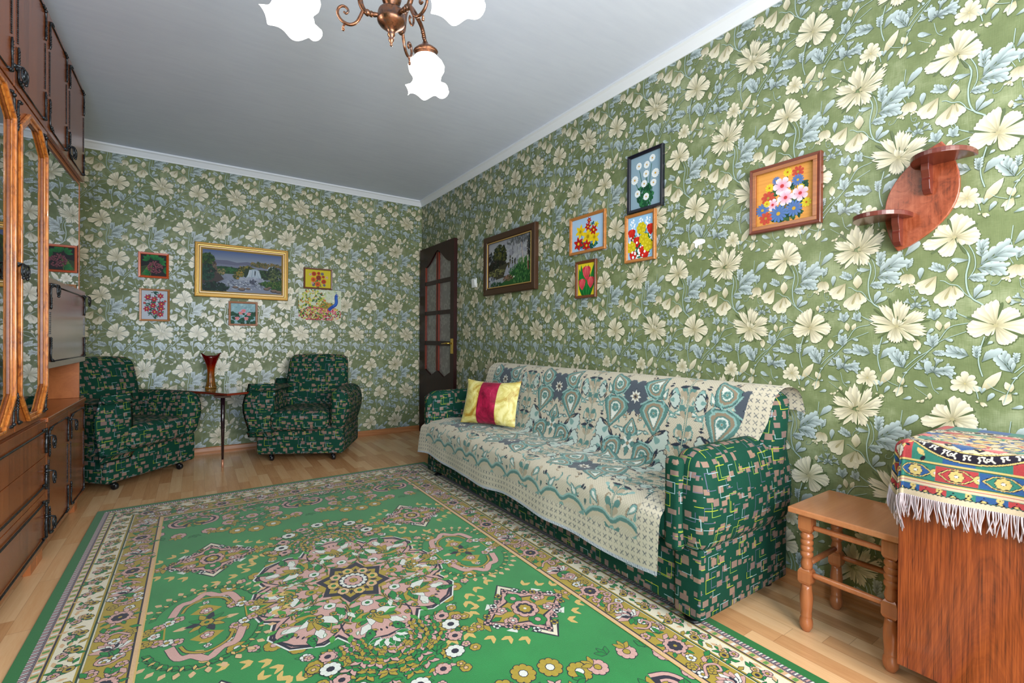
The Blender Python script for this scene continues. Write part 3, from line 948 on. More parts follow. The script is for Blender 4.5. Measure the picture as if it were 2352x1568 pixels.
# ------------------------------------------------------------------ throw over the sofa
def throw_pattern():
    P = Pat()
    CR = arr((198, 189, 168)); TL = arr((84, 124, 118)); LT = arr((134, 170, 164)); SL = arr((74, 82, 92)); TP = arr((142, 126, 104)); WH = arr((214, 214, 204)); DK = arr((40, 48, 62)); BG = arr((188, 176, 152))
    def paisley(c, L, ang, mir=1):
        c = np.array(c, float)
        d = np.array([math.cos(ang), math.sin(ang)])
        b = c - d * L * .5; t = c + d * L * .5
        P.drop(b, t, .98, DK, DK, 'round', 0, .004)
        P.drop(b, t, .98, TL, TL, 'round', 0, .001)
        P.drop(b + d * L * .07, t - d * L * .03, .84, LT, LT, 'round', 0)
        P.drop(b + d * L * .10, t - d * L * .07, .78, TP, TP, 'round', 0)
        P.drop(b + d * L * .17, t - d * L * .15, .66, TL, TL, 'round', 0)
        P.drop(b + d * L * .22, t - d * L * .19, .60, WH, WH, 'round', 0)
        e = b + d * L * .62
        P.flower(e, L * .13, 5, TL, TP, LT, .003, .3)
        nrm = np.array([-d[1], d[0]]) * mir
        P.stroke([t - d * L * .1 - nrm * L * .45, t - d * L * .02 - nrm * L * .25, t + d * L * .06, t + d * L * .02 + nrm * L * .25, t - d * L * .12 + nrm * L * .36, t - d * L * .2 + nrm * L * .24], L * .05, LT, 4)
    def tuft(c, R, ang, n=7):
        c = np.array(c, float)
        for i in range(n):
            a = ang + (i - (n - 1) / 2) * .33
            l = R * (1 - .05 * abs(i - n // 2))
            t = c + l * np.array([math.cos(a), math.sin(a)])
            P.drop(c, t, .40, DK, DK, 'round', 0, .0035)
        for i in range(n):
            a = ang + (i - (n - 1) / 2) * .33
            l = R * (1 - .05 * abs(i - n // 2))
            t = c + l * np.array([math.cos(a), math.sin(a)])
            P.drop(c, t, .36, LT, WH, 'round', 0)
        P.drop(c, c + R * .5 * np.array([math.cos(ang), math.sin(ang)]), .7, TL, LT, 'round', 0)
        for q in (-1.35, 1.35):
            a = ang + q; P.drop(c, c + R * .75 * np.array([math.cos(a), math.sin(a)]), .3, DK, DK, 'point', 0, .001)
            P.drop(c, c + R * .45 * np.array([math.cos(a), math.sin(a)]), .25, TP, TP, 'point', 0)
    rf = random.Random(2); fill = []
    for i in range(76): fill.append((rf.uniform(.02, .30), rf.uniform(-.24, .38), rf.choice('tdpsl'), rf.random() * 6.28, rf.uniform(.7, 1.25)))
    for k in range(-1, 5):
        for row, vv in ((0, .26), (1, .94)):
            sg = 1 if row == 0 else -1
            for fx, fv, kd, an, sc in fill:
                for q in (-1, 1):
                    c = np.array([.41 + .61 * k + q * fx, vv + sg * fv]); a = an if q * sg > 0 else PI - an
                    if sg < 0: a = -a
                    e = np.array([math.cos(a), math.sin(a)]); n_ = np.array([-e[1], e[0]]) * q * sg
                    if kd == 't': P.stroke([c - e * .03 * sc, c + n_ * .012, c + e * .03 * sc, c + e * .035 * sc - n_ * .015], .008 * sc, TL, 3); P.stroke([c - e * .03 * sc, c + n_ * .012, c + e * .03 * sc], .003, LT, 3)
                    elif kd == 'd': P.drop(c, c + e * .026 * sc, .45, DK, DK, 'point', 0); P.drop(c + n_ * .014, c + n_ * .014 + e * .020 * sc, .45, DK, DK, 'point', 0)
                    elif kd == 'p': P.drop(c, c + e * .05 * sc, .55, DK, DK, 'round', 0, .002); P.drop(c, c + e * .05 * sc, .55, TL, LT, 'round', 0); P.drop(c + e * .012, c + e * .042 * sc, .4, WH, WH, 'round', 0)
                    elif kd == 's': P.stroke([c - e * .025 * sc, c + n_ * .018, c + e * .025 * sc, c + e * .012 - n_ * .012], .006 * sc, TP, 3)
                    else: P.drop(c, c + e * .04 * sc, .4, TP, BG, 'round', 0); P.drop(c, c - e * .03 * sc, .4, LT, TL, 'round', 0)
    for k in range(-1, 5):
        cx = .41 + .61 * k      # distance from the left end of the cloth
        for row, vv in ((0, .26), (1, .94)):
            sg = 1 if row == 0 else -1    # mirrored at the seat junction
            c = np.array([cx, vv])
            P.star(c, .092, .070, 8, LT, .2); P.star(c, .086, .064, 8, SL, .2)
            for a in range(8): P.drop(c, c + .10 * np.array([math.cos(a * PI / 4 + .39), math.sin(a * PI / 4 + .39)]), .5, SL, SL)
            P.star(c, .043, .022, 8, DK, 0); P.star(c, .038, .020, 8, WH, 0); P.star(c, .026, .012, 8, TP, .39); P.star(c, .013, .006, 6, DK, .1)
            for q in (-1, 1):
                paisley(c + (q * .130, sg * .095), .178, (PI / 2 if sg < 0 else -PI / 2) - q * .18 * sg, q)
                paisley(c + (q * .128, -sg * .072), .135, (-PI / 2 if sg < 0 else PI / 2) + q * .6 * sg, -q)
                tuft(c + (q * .150, sg * .185), .100, (PI / 2 * sg) - q * .75 * sg, 8)
                tuft(c + (q * .205, -sg * .01), .062, 0 if q > 0 else PI, 5)
            paisley(c + (0, sg * .165), .095, PI / 2 * sg)
            P.flower(c + (0, sg * .255), .070, 4, TL, LT, DK, .002, 0, .4, 'point'); P.flower(c + (0, sg * .255), .045, 4, WH, TP, None, 0, PI / 4, .35, 'point')
            for q in (-1, 1):
                for t in (.06, .085, .11): P.drop(c + (q * t, sg * (.20 + t * .2)), c + (q * t, sg * (.235 + t * .2)), .45, DK, DK, 'point', 0)
                paisley(c + (q * .092, sg * .315), .150, PI / 2 * -sg + q * .5, q)
                tuft(c + (q * .17, sg * .31), .088, (0 if q > 0 else PI), 6)
        # column between the medallions
        x = cx + .305
        for q in range(14):
            v = .08 + q * .095
            P.drop((x, v + .05), (x - .035, v), .5, TL, TL, 'round', 0); P.drop((x, v + .05), (x + .035, v), .5, TL, TL, 'round', 0)
            P.drop((x, v + .07), (x - .028, v + .03), .55, BG, TP, 'round', 0); P.drop((x, v + .07), (x + .028, v + .03), .55, BG, TP, 'round', 0)
            if q % 3 == 1:
                for s in (-1, 1):
                    P.drop((x, v), (x + s * .055, v + .012), .35, DK, DK, 'point', 0); P.drop((x + s * .05, v + .05), (x + s * .075, v + .02), .5, LT, LT, 'round', 0)
                    P.disc((x + s * .045, v - .03), .006, DK, 6)
        P.stroke([(x, .08), (x + .004, .4), (x - .004, .8), (x, 1.22)], .010, TL, 6)
        P.stroke([(x, .08), (x + .004, .4), (x - .004, .8), (x, 1.22)], .004, BG, 6)
    # scalloped border near the front edge
    for k in range(-3, 9):
        x = .41 + .305 * k
        pts = [(x - .1525, 1.235), (x - .11, 1.20), (x - .05, 1.19), (x, 1.215), (x + .05, 1.19), (x + .11, 1.20), (x + .1525, 1.235)]
        P.stroke([(a, b + .012) for a, b in pts], .030, BG, 5)
        P.stroke(pts, .017, TL, 5); P.stroke([(a, b - .010) for a, b in pts], .008, LT, 5)
        P.drop((x + .1525, 1.22), (x + .11, 1.265), .5, TL, LT); P.drop((x + .1525, 1.22), (x + .19, 1.265), .5, TL, LT); P.drop((x + .1525, 1.2), (x + .1525, 1.17), .6, DK, TL)
        P.flower((x, 1.245), .014, 5, LT, TP, TL, .002)
    return P
def throw():
    # cross profile (x, z) from behind the backrest to the front hem
    prof = [(-.035, .74), (-.040, .79), (-.060, .826), (-.098, .842), (-.150, .840), (-.190, .818), (-.214, .78), (-.245, .64), (-.285, .50), (-.300, .452), (-.318, .434), (-.36, .430), (-.50, .436), (-.60, .434), (-.665, .424), (-.700, .400), (-.712, .37), (-.712, .30), (-.705, .17)]
    pr = np.array(catmull(prof, 8)); seg = np.hypot(*np.diff(pr, axis=0).T); cum = np.concatenate([[0], np.cumsum(seg)])
    Lv = cum[-1]
    nv = int(Lv / .0030); nu = int(2.40 / .0031)
    v = np.linspace(0, Lv, nv); u = np.linspace(0, 1, nu)
    px = np.interp(v, cum, pr[:, 0]); pz = np.interp(v, cum, pr[:, 1])
    v_seat = cum[np.argmin(np.hypot(pr[:, 0] + .318, pr[:, 1] - .434))]
    v_edge = cum[np.argmin(np.hypot(pr[:, 0] + .70, pr[:, 1] - .40))]
    # left and right limits in y for every v
    kv = [0, v_seat * .55, v_seat, v_seat + .12, v_edge - .1, v_edge, Lv]
    yl = np.interp(v, kv, [-1.845, -1.80, -1.78, -1.79, -1.765, -1.70, -1.672])
    yr = np.interp(v, kv, [-4.015, -3.965, -3.862, -3.835, -3.832, -3.832, -3.822])
    U, W = np.meshgrid(u, v)
    Yc = yl[:, None] + (yr - yl)[:, None] * U
    dist = 1.66 + 0 * U; flat_u = (-1.66 - Yc)
    Pt = throw_pattern()
    pv = v * (1.30 / Lv) if False else v
    # rescale pattern rows: medallion row 0 sits at z .73 on the back, row 1 at x -.58 on the seat
    vb = cum[np.argmin(np.abs(pr[:, 1] - .73) + (pr[:, 0] > -.15) * 9)]; vsn = cum[np.argmin(np.hypot(pr[:, 0] + .575, pr[:, 1] - .434))]
    pvm = np.interp(v, [0, vb, v_seat, vsn, v_edge, Lv], [.26 - vb, .26, .60, .94, 1.115, 1.115 + (Lv - v_edge)])
    Us = np.linspace(0, 2.40, nu)
    # sample on the regular (distance, pattern v) grid then read back per row
    GU, GV = np.meshgrid(Us, pvm)
    base = arr((198, 189, 168))
    R = Pt.raster(GU, GV, base)
    # end borders with small crosses, hem
    hs = Lv - v
    fu = -1.66 - Yc
    idx = np.clip(np.round(fu / 2.40 * (nu - 1)).astype(int), 0, nu - 1)
    Cc = np.take_along_axis(R, idx[:, :, None], axis=1).reshape(nv, nu, 3).copy()
    er = (U * (yl - yr)[:, None]); el = ((1 - U) * (yl - yr)[:, None])
    d_end = np.minimum(el, er)
    zone = (d_end < .10) | ((hs[:, None] < .105))
    Cc[zone] = base * 1.02
    a = np.abs(((fu + 100) % .030) - .015); b_ = np.abs(((W + 100) % .030) - .015)
    cross = zone & (np.abs(a - b_) < .0021) & (np.maximum(a, b_) < .0095)
    Cc[cross] = arr((96, 100, 104))
    dots = (((np.floor(fu / .0062) + np.floor(W / .0062)) % 2) == 0) & (np.abs(Cc - base).sum(2) < .02) & ~zone
    Cc[dots] = base * .82
    hem = hs[:, None] < .014
    st = ((fu / .0062) % 1) < .5
    Cc[hem & st] = arr((226, 230, 232)); Cc[hem & ~st] = arr((92, 104, 128))
    dots2 = (hs[:, None] < .011) & (hs[:, None] > .0); 
    # geometry
    Xx = np.repeat(px[:, None], nu, 1); Zz = np.repeat(pz[:, None], nu, 1)
    drop = np.clip((v - v_edge) / (Lv - v_edge), 0, 1)[:, None]
    fold = (np.sin(fu * 9.0 + .6) * .5 + np.sin(fu * 21 + 1.0) * .22 + np.sin(fu * 4.1 + 2) * .5)
    Xx = Xx - drop * (.010 + .012 * fold)
    Zz = Zz + drop * .012 * (np.sin(fu * 5.2 + 1.2) + .5 * np.sin(fu * 12.)) + drop * .02 * (1 - np.clip(fu / 1.0, 0, 1))
    flatz = np.clip(1 - np.abs((v - vsn) / .30), 0, 1)[:, None]
    Zz = Zz + flatz * .0035 * (np.sin(fu * 17 + W * 9) + np.sin(W * 31 + fu * 5)) + .002
    # corner near the left front: lets the cloth fall outwards past the arm
    lc = np.clip(1 - el * 0 - (fu) / .16, 0, 1) * np.clip((v - v_edge + .14) / .14, 0, 1)[:, None]
    Zz = Zz - lc * .015; Xx = Xx - lc * .012
    # right end of the back part folds round the backrest
    rb = np.clip((fu - 2.315) / .05, 0, 1) * np.clip((.42 - W) / .1, 0, 1)
    Zz = Zz - rb ** 2 * .02
    V = np.column_stack([Xx.ravel() + .34, Yc.ravel() + 2.80, Zz.ravel()])
    ii = np.arange(nv * nu).reshape(nv, nu)
    q = np.stack([ii[:-1, :-1], ii[1:, :-1], ii[1:, 1:], ii[:-1, 1:]], -1).reshape(-1, 4)
    o = np_mesh('throw', V, q.ravel(), np.full(len(q), 4), Cc.reshape(-1, 3), (print_mat('throw_weave', .85, .15, .5, 260, .15, .10),), None, True)
    o.location = (-.34, -2.80, 0)
    tag(o, 'cream throw with teal and grey medallions spread over sofa seat and back', 'throw')
    return o
throw()
# folded corner of the throw hanging behind the near end of the backrest
# ------------------------------------------------------------------ cushion
def cushion():
    bl = Vector((-.560, -2.030, .440)); br = Vector((-.355, -2.400, .440))
    ex = (br - bl); Wd = ex.length; ex.normalize()
    up = Vector((.075, .060, .29)).normalized()
    nrm = ex.cross(up).normalized()      # towards the camera
    if nrm.y > 0: nrm = -nrm
    up = nrm.cross(ex) if (nrm.cross(ex)).z > 0 else ex.cross(nrm)
    r = empty('cushion', (bl + br) / 2, 0, 'yellow velvet cushion with a crimson stripe leaning in the sofa corner', 'cushion')
    o0 = (bl + br) / 2; Hh = .300
    def vel(name, c1, c2, c3):
        m, nt, b = new_mat(name); N = NT(nt); co = N.coord()
        n = N.noise(co, 9, 4, .62, 1.2)
        N.put(b.inputs['Base Color'], N.ramp(n, [(.35, L4(c1)), (.5, L4(c2)), (.62, L4(c3))]))
        b.inputs['Roughness'].default_value = .42; b.inputs['Sheen Weight'].default_value = .6; b.inputs['Sheen Roughness'].default_value = .25
        N.l.new(N.bump(N.noise(co, 22, 3, .6, 1.0), .5, .008), b.inputs['Normal'])
        return m
    MY = vel('yellow_velvet', (170, 130, 44), (206, 192, 108), (228, 218, 150)); MR = vel('crimson_velvet', (110, 10, 40), (150, 16, 56), (176, 30, 74))
    n = 36
    def surf(a, b, side):
        # a across 0..1, b up 0..1
        A, B = 2 * a - 1, 2 * b - 1
        th = .062 * (max(0, 1 - abs(A) ** 2.6) * max(0, 1 - abs(B) ** 2.6)) ** .62
        pinch = 1 - .055 * (1 - abs(B) ** 2) ; pin2 = 1 - .06 * (1 - abs(A) ** 2)
        x = A * .5 * Wd * (1 - .05 * (1 - B * B) * abs(A)); z = .5 * Hh + B * .5 * Hh * (1 - .05 * (1 - A * A) * abs(B)) + .012 * abs(A) ** 3 * (1 if B > 0 else 0)
        z += .004
        wr = .0022 * math.sin(a * 19 + b * 7) * (1 - abs(A) ** 4) * (1 - abs(B) ** 4)
        return ex * x + up * z + nrm * (side * th + wr + .020)
    for name, a0, a1, mat, lab in (('cover', 0, 1, MY, None),):
        vs = []; fs = []; mi = []
        mb = MB()
        for side in (1, -1):
            vs = [surf(i / n, j / n, side) for j in range(n + 1) for i in range(n + 1)]
            st = len(mb.v)
            mb.v += [tuple(v) for v in vs]
            for j in range(n):
                for i in range(n):
                    mid = (i + .5) / n
                    if .345 < mid < .675: continue
                    mb.f.append(tuple(st + q for q in (j * (n + 1) + i, j * (n + 1) + i + 1, (j + 1) * (n + 1) + i + 1, (j + 1) * (n + 1) + i))); mb.m.append(0); mb.sm.append(True)
        mb.build('cover', MY, r)
        mb = MB()
        for side in (1, -1):
            st = len(mb.v); k0, k1 = 12, 24
            mb.v += [tuple(surf(i / n, j / n, side) + nrm * side * .0012) for j in range(n + 1) for i in range(k0, k1 + 1)]
            w = k1 - k0 + 1
            for j in range(n):
                for i in range(w - 1):
                    mb.f.append(tuple(st + q for q in (j * w + i, j * w + i + 1, (j + 1) * w + i + 1, (j + 1) * w + i))); mb.m.append(0); mb.sm.append(True)
        s = mb.build('stripe', MR, r); s['label'] = 'crimson velvet stripe'
cushion()

# ------------------------------------------------------------------ small table and vase
def side_table():
    cx, cy0 = -1.92, -.40
    r = empty('side_table', (cx, cy0, 0), 0, 'low dark lacquered table with thin metal-tipped leg between the armchairs', 'table')
    M_lac = wood('dark_lacquer', (38, 16, 10), (74, 34, 20), 'x', 1, .08, 1, .6, 1, 1, 14, 3, (0, 0, 0), .6)
    pts = [(-2.34, -.025), (-2.24, -.16), (-2.045, -.42), (-1.897, -.675), (-1.755, -.60), (-1.58, -.18), (-1.50, -.025)]
    MB().prism([(x - cx, y - cy0) for x, y in pts], .572, .590).build('tabletop', M_lac, r, bevel=.0015)
    M_red = plain('reddish_edge_wood', (120, 44, 26), .3)
    m = MB()
    q = [(x - cx, y - cy0) for x, y in pts]
    for a, b in zip(q[:-1], q[1:]):
        d = Vector((b[0] - a[0], b[1] - a[1])); d.normalize(); n_ = Vector((-d.y, d.x)) * -.0015
        n_ = Vector((d.y, -d.x)) * .0015
        if (n_.x * (a[0]) + n_.y * a[1]) < 0: n_ = -n_
        vs = [(a[0] + n_.x, a[1] + n_.y, .5735), (b[0] + n_.x, b[1] + n_.y, .5735), (b[0] + n_.x, b[1] + n_.y, .5885), (a[0] + n_.x, a[1] + n_.y, .5885),
              (a[0], a[1], .5735), (b[0], b[1], .5735), (b[0], b[1], .5885), (a[0], a[1], .5885)]
        m.add(vs, [(0, 1, 2, 3), (4, 7, 6, 5), (0, 3, 7, 4), (1, 5, 6, 2), (3, 2, 6, 7), (0, 4, 5, 1)])
    m.build('edge_banding', M_red, r)
    M_dark = plain('dark_lacquered_leg', (34, 18, 26), .12, 0, .6, coat=.5)
    M_tip = plain('copper_tip', (190, 130, 100), .3, .4)
    for x, y in ((-1.922, -.580), (-2.20, -.12), (-1.62, -.12)):
        lg = MB().lathe([(.0085, .06), (.0135, .35), (.0155, .573)], 14, (x - cx, y - cy0, 0)).build('leg', M_dark, r)
        MB().lathe([(.0075, 0), (.0088, .003), (.0092, .062)], 14, (x - cx, y - cy0, 0)).build('leg_tip', M_tip, lg)
    for bx in ((-.06, .05, -.25, -.15), (-.33, -.23, .23, .33), (.27, .37, .23, .33)): MB().box(*bx, .556, .5715).build('leg_plate', M_dark, r)
side_table()
def vase():
    cx, cy0 = -1.992, -.155
    m, nt, b = new_mat('red_amber_glass'); N = NT(nt)
    X, Y, Z = N.sep(N.coord())
    c = N.ramp(N.math('DIVIDE', N.math('ADD', Z, N.math('MULTIPLY', N.noise(N.mapping(N.coord(), (30, 30, 8)), 1, 2), .05)), .32), [(.0, L4((200, 150, 70))), (.45, L4((232, 140, 40))), (.62, L4((226, 84, 10))), (.74, L4((190, 12, 14))), (1, L4((168, 4, 20)))])
    N.put(b.inputs['Base Color'], c)
    b.inputs['Transmission Weight'].default_value = .82; b.inputs['Roughness'].default_value = .03; b.inputs['IOR'].default_value = 1.45
    b.inputs['Specular IOR Level'].default_value = .8
    n = 48; rows = []
    prof = [(.040, 0), (.042, .010), (.036, .03), (.030, .06), (.0265, .10), (.026, .14), (.028, .17), (.035, .20), (.043, .235), (.049, .262), (.053, .280)]
    vs = []
    def pt(r, z, th, k, rib):
        # k: how far the lip is pulled to the two long ears
        ear = max(0, math.cos(th)) ** 8 + max(0, -math.cos(th)) ** 8
        rr = r * (1 + rib * .045 * math.cos(12 * th + z * 6)) + k * ear * .024 + k * .012 * (abs(math.sin(th)) ** 6) * 0
        zz = z + k * ear * .030 - k * (1 - ear) * .008 * 0
        return (rr * math.cos(th), rr * math.sin(th) * (1 - .12 * k), zz)
    for r0, z in prof:
        k = max(0, (z - .2) / .085) ** 1.5
        rib = 1 if z < .17 else max(0, 1 - (z - .17) / .05)
        vs += [pt(r0, z, 2 * PI * i / n, k, rib) for i in range(n)]
    for r0, z in prof[::-1]:
        k = max(0, (z - .2) / .085) ** 1.5
        vs += [pt(max(.004, r0 - .0045 - (.004 if z < .1 else 0)), max(z, .018) - (.0005 if z > .2 else 0), 2 * PI * i / n, k, 0) for i in range(n)]
    M = len(prof) * 2
    mb = MB(); mb.add(vs, [(j * n + i, j * n + (i + 1) % n, (j + 1) * n + (i + 1) % n, (j + 1) * n + i) for j in range(M - 1) for i in range(n)], 0, True)
    mb.f.append(tuple(range(n - 1, -1, -1))); mb.m.append(0); mb.sm.append(False)
    mb.f.append(tuple((M - 1) * n + i for i in range(n))); mb.m.append(0); mb.sm.append(False)
    o = mb.build('vase', m); o.location = (cx, cy0, .5902); o.rotation_euler = (0, 0, .12)
    tag(o, 'tall glass vase, red fluted top fading to amber foot, on the dark table', 'vase')
vase()

# ------------------------------------------------------------------ rug
def rug():
    CXR, CYR = -1.55, -2.93
    HX, HY = 1.02, 1.61
    G = arr((24, 122, 54)); GD = arr((18, 104, 42)); PK = arr((192, 150, 142)); OC = arr((158, 136, 44)); CRM = arr((214, 206, 182)); NV = arr((32, 32, 48)); GO = arr((198, 166, 96)); WH = arr((206, 208, 200)); BE = arr((200, 164, 124)); LG = arr((16, 118, 50))
    rng = random.Random(11)
    P = Pat()
    def merge(dst, src, fn):
        for p, c in zip(src.P, src.C): dst.P.append(fn(p)); dst.C.append(c)
    def place(dst, src, c, rot=0.0, sx=1.0, sy=1.0):
        ca, sa = math.cos(rot), math.sin(rot)
        def fn(p):
            x, y = p[:, 0] * sx, p[:, 1] * sy
            return np.stack([c[0] + x * ca - y * sa, c[1] + x * sa + y * ca], 1)
        merge(dst, src, fn)
    def floret(D, c, r, col=PK, ctr=OC, n=5, rot=None):
        D.flower(c, r, n, col, ctr, NV, .0022, rng.random() * 6 if rot is None else rot, None, 'round', None, .34)
    def leaf(D, c, L, a, col=LG, out=NV, ratio=.5):
        t = (c[0] + math.cos(a) * L, c[1] + math.sin(a) * L)
        if out is not None: D.drop(c, t, ratio, out, out, 'point', 0, .0022, n=3)
        D.drop(c, t, ratio, col, col, 'point', 0, n=3)
    def goldpair(D, c, a, s=1.0):
        for q in (-.55, .45): leaf(D, c, .042 * s, a + q, GO, None, .46)
    # --- medallion
    M = Pat()
    spokes = [(0, .375, .80), (PI, .375, .80), (PI / 2, .44, .66), (-PI / 2, .44, .66)] + [(s * math.radians(48) + o, .43, .60) for s in (1, -1) for o in (0, PI)]
    def shape(grow, col, k=1.0):
        for a, L, ra in spokes: M.drop((0, 0), (math.cos(a) * L * k, math.sin(a) * L * k), ra, col, col, 'round', 0, grow)
    for s in (1, -1):     # pointed ends
        M.poly([(-.12, s * .36), (0, s * .525), (.12, s * .36), (0, s * .26)], WH)
        M.poly([(-.11, s * .36), (0, s * .510), (.11, s * .36), (0, s * .26)], NV)
    shape(.016, WH); shape(.010, NV)
    for s in (1, -1): M.poly([(-.095, s * .36), (0, s * .490), (.095, s * .36), (0, s * .26)], PK)
    shape(0, PK)
    for a, L, ra in spokes:
        Q = Pat()
        # drawn along +x then rotated
        for q in (-1, 1):
            Q.stroke([(L * .98, 0), (L * .92, q * L * .2), (L * .72, q * L * ra * .42), (L * .5, q * L * ra * .36), (L * .42, q * L * ra * .22)], .010, NV, 4, True)
            Q.stroke([(L * .30, q * .006), (L * .42, q * L * .16), (L * .58, q * L * .26), (L * .68, q * L * .2)], .010, OC, 4); Q.stroke([(L * .30, q * .006), (L * .42, q * L * .16), (L * .58, q * L * .26), (L * .68, q * L * .2)], .0035, NV, 4)
            for t in (.45, .55, .65, .75, .85): leaf(Q, (L * t, q * L * .07), L * .16, q * (1.2 - t * .6), (LG, OC, WH, LG, LG)[int(t * 10) % 5])
            leaf(Q, (L * .62, q * L * .30), L * .12, q * 2.0, arr((60, 140, 50)), None); leaf(Q, (L * .82, q * L * .24), L * .10, q * .4, arr((60, 140, 50)), None)
            leaf(Q, (L * .5, q * L * .2), L * .12, q * 1.0, WH, LG, .4)
        for i in range(7):
            an = (i - 3) * .42 + .05; leaf(Q, (L * .60, 0), L * .20, an, (OC, LG, WH, OC)[i % 4])
        Q.disc((L * .60, 0), .014, NV, 8); Q.disc((L * .60, 0), .009, OC, 8)
        floret(Q, (L * .44, 0), .022, OC if L < .4 else WH, LG, 6)
        for i in range(6): Q.drop((L * .9, (i - 2.5) * .02), (L * .86, (i - 2.5) * .02), .5, NV, NV, 'point', 0)
        place(M, Q, (0, 0), a)
    for a, L, ra in spokes:
        for sd in (1, -1):
            for t, off, kd in ((.36, .10, 0), (.46, .20, 1), (.54, .12, 2), (.60, .30, 0), (.70, .16, 1), (.76, .30, 2), (.84, .10, 0), (.90, .18, 1), (.66, .05, 2), (.80, .22, 3), (.50, .28, 3)):
                x, y = L * t, sd * L * off * ra * 1.25
                c = (x * math.cos(a) - y * math.sin(a), x * math.sin(a) + y * math.cos(a))
                if kd == 0: leaf(M, c, .026, a + sd * 1.1, LG); leaf(M, c, .022, a - sd * .8, OC)
                elif kd == 1: M.stroke([c, (c[0] + .012 * math.cos(a + sd), c[1] + .012 * math.sin(a + sd)), (c[0] + .022 * math.cos(a + sd * .3), c[1] + .022 * math.sin(a + sd * .3))], .005, NV, 3, True); leaf(M, c, .018, a - sd * 1.6, LG, NV)
                elif kd == 2: floret(M, c, .013, OC, LG, 5)
                else: leaf(M, c, .024, a + sd * .4, WH, LG, .4)
    M.star((0, 0), .150, .118, 8, OC, 0); st = Pat(); st.star((0, 0), .146, .108, 8, NV, PI / 8); place(M, st, (0, 0), 0, 1, 1.18)
    st = Pat(); st.star((0, 0), .118, .088, 8, OC, PI / 8)
    for i in range(8):
        a = i * PI / 4; floret(st, (.080 * math.cos(a), .080 * math.sin(a)), .023, (GO, BE)[i % 2], LG, 6)
        a += PI / 8; leaf(st, (.066 * math.cos(a), .066 * math.sin(a)), .03, a, NV, None)
    st.disc((0, 0), .060, NV, 16); st.flower((0, 0), .056, 14, WH, None); st.disc((0, 0), .040, NV, 14); st.flower((0, 0), .038, 10, PK, None); st.disc((0, 0), .018, NV, 10); st.flower((0, 0), .016, 6, OC, NV)
    place(M, st, (0, 0), 0, 1, 1.12)
    # garlands between the medallion and the ovals
    for sx in (1, -1):
        for sy in (1, -1):
            for t in range(13):
                a = math.radians(12 + t * 5.9); R1 = .462 + .05 * math.sin(t * .9)
                c = (sx * R1 * math.cos(a) * .93, sy * R1 * math.sin(a) * 1.06)
                for q in range(3): leaf(P, c, .032, math.atan2(c[1], c[0]) + (q - 1) * 1.4 + PI / 2 * (q % 2), LG)
                if t % 2 == 0: floret(P, c, .032, OC, (PK, WH)[t % 4 // 2], 7)
                else: floret(P, c, .018, (PK, WH, OC)[t % 3], OC, 5)
                c2 = (sx * (R1 + .075) * math.cos(a) * .95, sy * (R1 + .075) * math.sin(a) * 1.07)
                goldpair(P, c2, math.atan2(c2[1], c2[0]) + .6 * sy, 1.0)
    place(P, M, (0, 0))
    # --- diamonds
    D = Pat()
    for s in (1, -1):
        D.drop((s * .15, 0), (s * .225, 0), .5, WH, WH, 'point', 0, .003); floret(D, (s * .19, 0), .02, OC, PK, 5); leaf(D, (s * .17, 0), .04, PI / 2, OC); leaf(D, (s * .17, 0), .04, -PI / 2, OC)
        D.poly([(-.06, s * .10), (0, s * .165), (.06, s * .10)], NV); D.poly([(-.05, s * .10), (0, s * .158), (.05, s * .10)], CRM)
        for t in (-.10, .10): D.poly([(t - .025, s * .06), (t, s * .085), (t + .025, s * .06)], WH)
    D.poly([(-.175, 0), (-.10, .062), (-.045, .085), (0, .14), (.045, .085), (.10, .062), (.175, 0), (.10, -.062), (.045, -.085), (0, -.14), (-.045, -.085), (-.10, -.062)], NV)
    D.poly([(-.165, 0), (-.095, .056), (-.04, .078), (0, .13), (.04, .078), (.095, .056), (.165, 0), (.095, -.056), (.04, -.078), (0, -.13), (-.04, -.078), (-.095, -.056)], PK)
    D.poly([(-.150, 0), (-.085, .046), (-.035, .062), (0, .108), (.035, .062), (.085, .046), (.150, 0), (.085, -.046), (.035, -.062), (0, -.108), (-.035, -.062), (-.085, -.046)], NV)
    D.poly([(-.142, 0), (-.080, .042), (-.03, .056), (0, .100), (.03, .056), (.080, .042), (.142, 0), (.080, -.042), (.03, -.056), (0, -.100), (-.03, -.056), (-.080, -.042)], OC)
    for s in (1, -1):
        floret(D, (0, s * .066), .030, LG, PK, 6); 
        for q in (-1, 1):
            leaf(D, (s * .05, q * .01), .045, q * 1.0 if s > 0 else PI - q * 1.0, LG); leaf(D, (s * .085, q * .012), .03, q * .7 if s > 0 else PI - q * .7, PK); floret(D, (s * .075, q * .030), .017, PK, WH, 5)
        leaf(D, (s * .1, 0), .04, 0 if s > 0 else PI, LG)
    D.flower((0, 0), .046, 8, PK, None, NV, .003); D.flower((0, 0), .032, 8, NV, None, None); D.flower((0, 0), .022, 8, OC, WH)
    for i in range(24):
        a = 2 * PI * i / 24; w = 1 + .06 * (i % 2); floret(D, (.155 * w * math.cos(a) ** 1 * (1 - .25 * abs(math.sin(2 * a))), .118 * w * math.sin(a) * (1 - .28 * abs(math.sin(2 * a)))), .013, (PK, WH, PK, OC)[i % 4], NV, 4)
    for sx in (1, -1):
        for sy in (1, -1):
            for t in (0, 1, 2): goldpair(D, (sx * (.085 + t * .045), sy * (.115 - t * .028)), math.atan2(sy * .6, sx), .85)
    for sx in (1, -1):
        for sy in (1, -1): place(P, D, (sx * .485, sy * .56), 0, 1.06, 1.22)
    # --- ovals
    O = Pat()
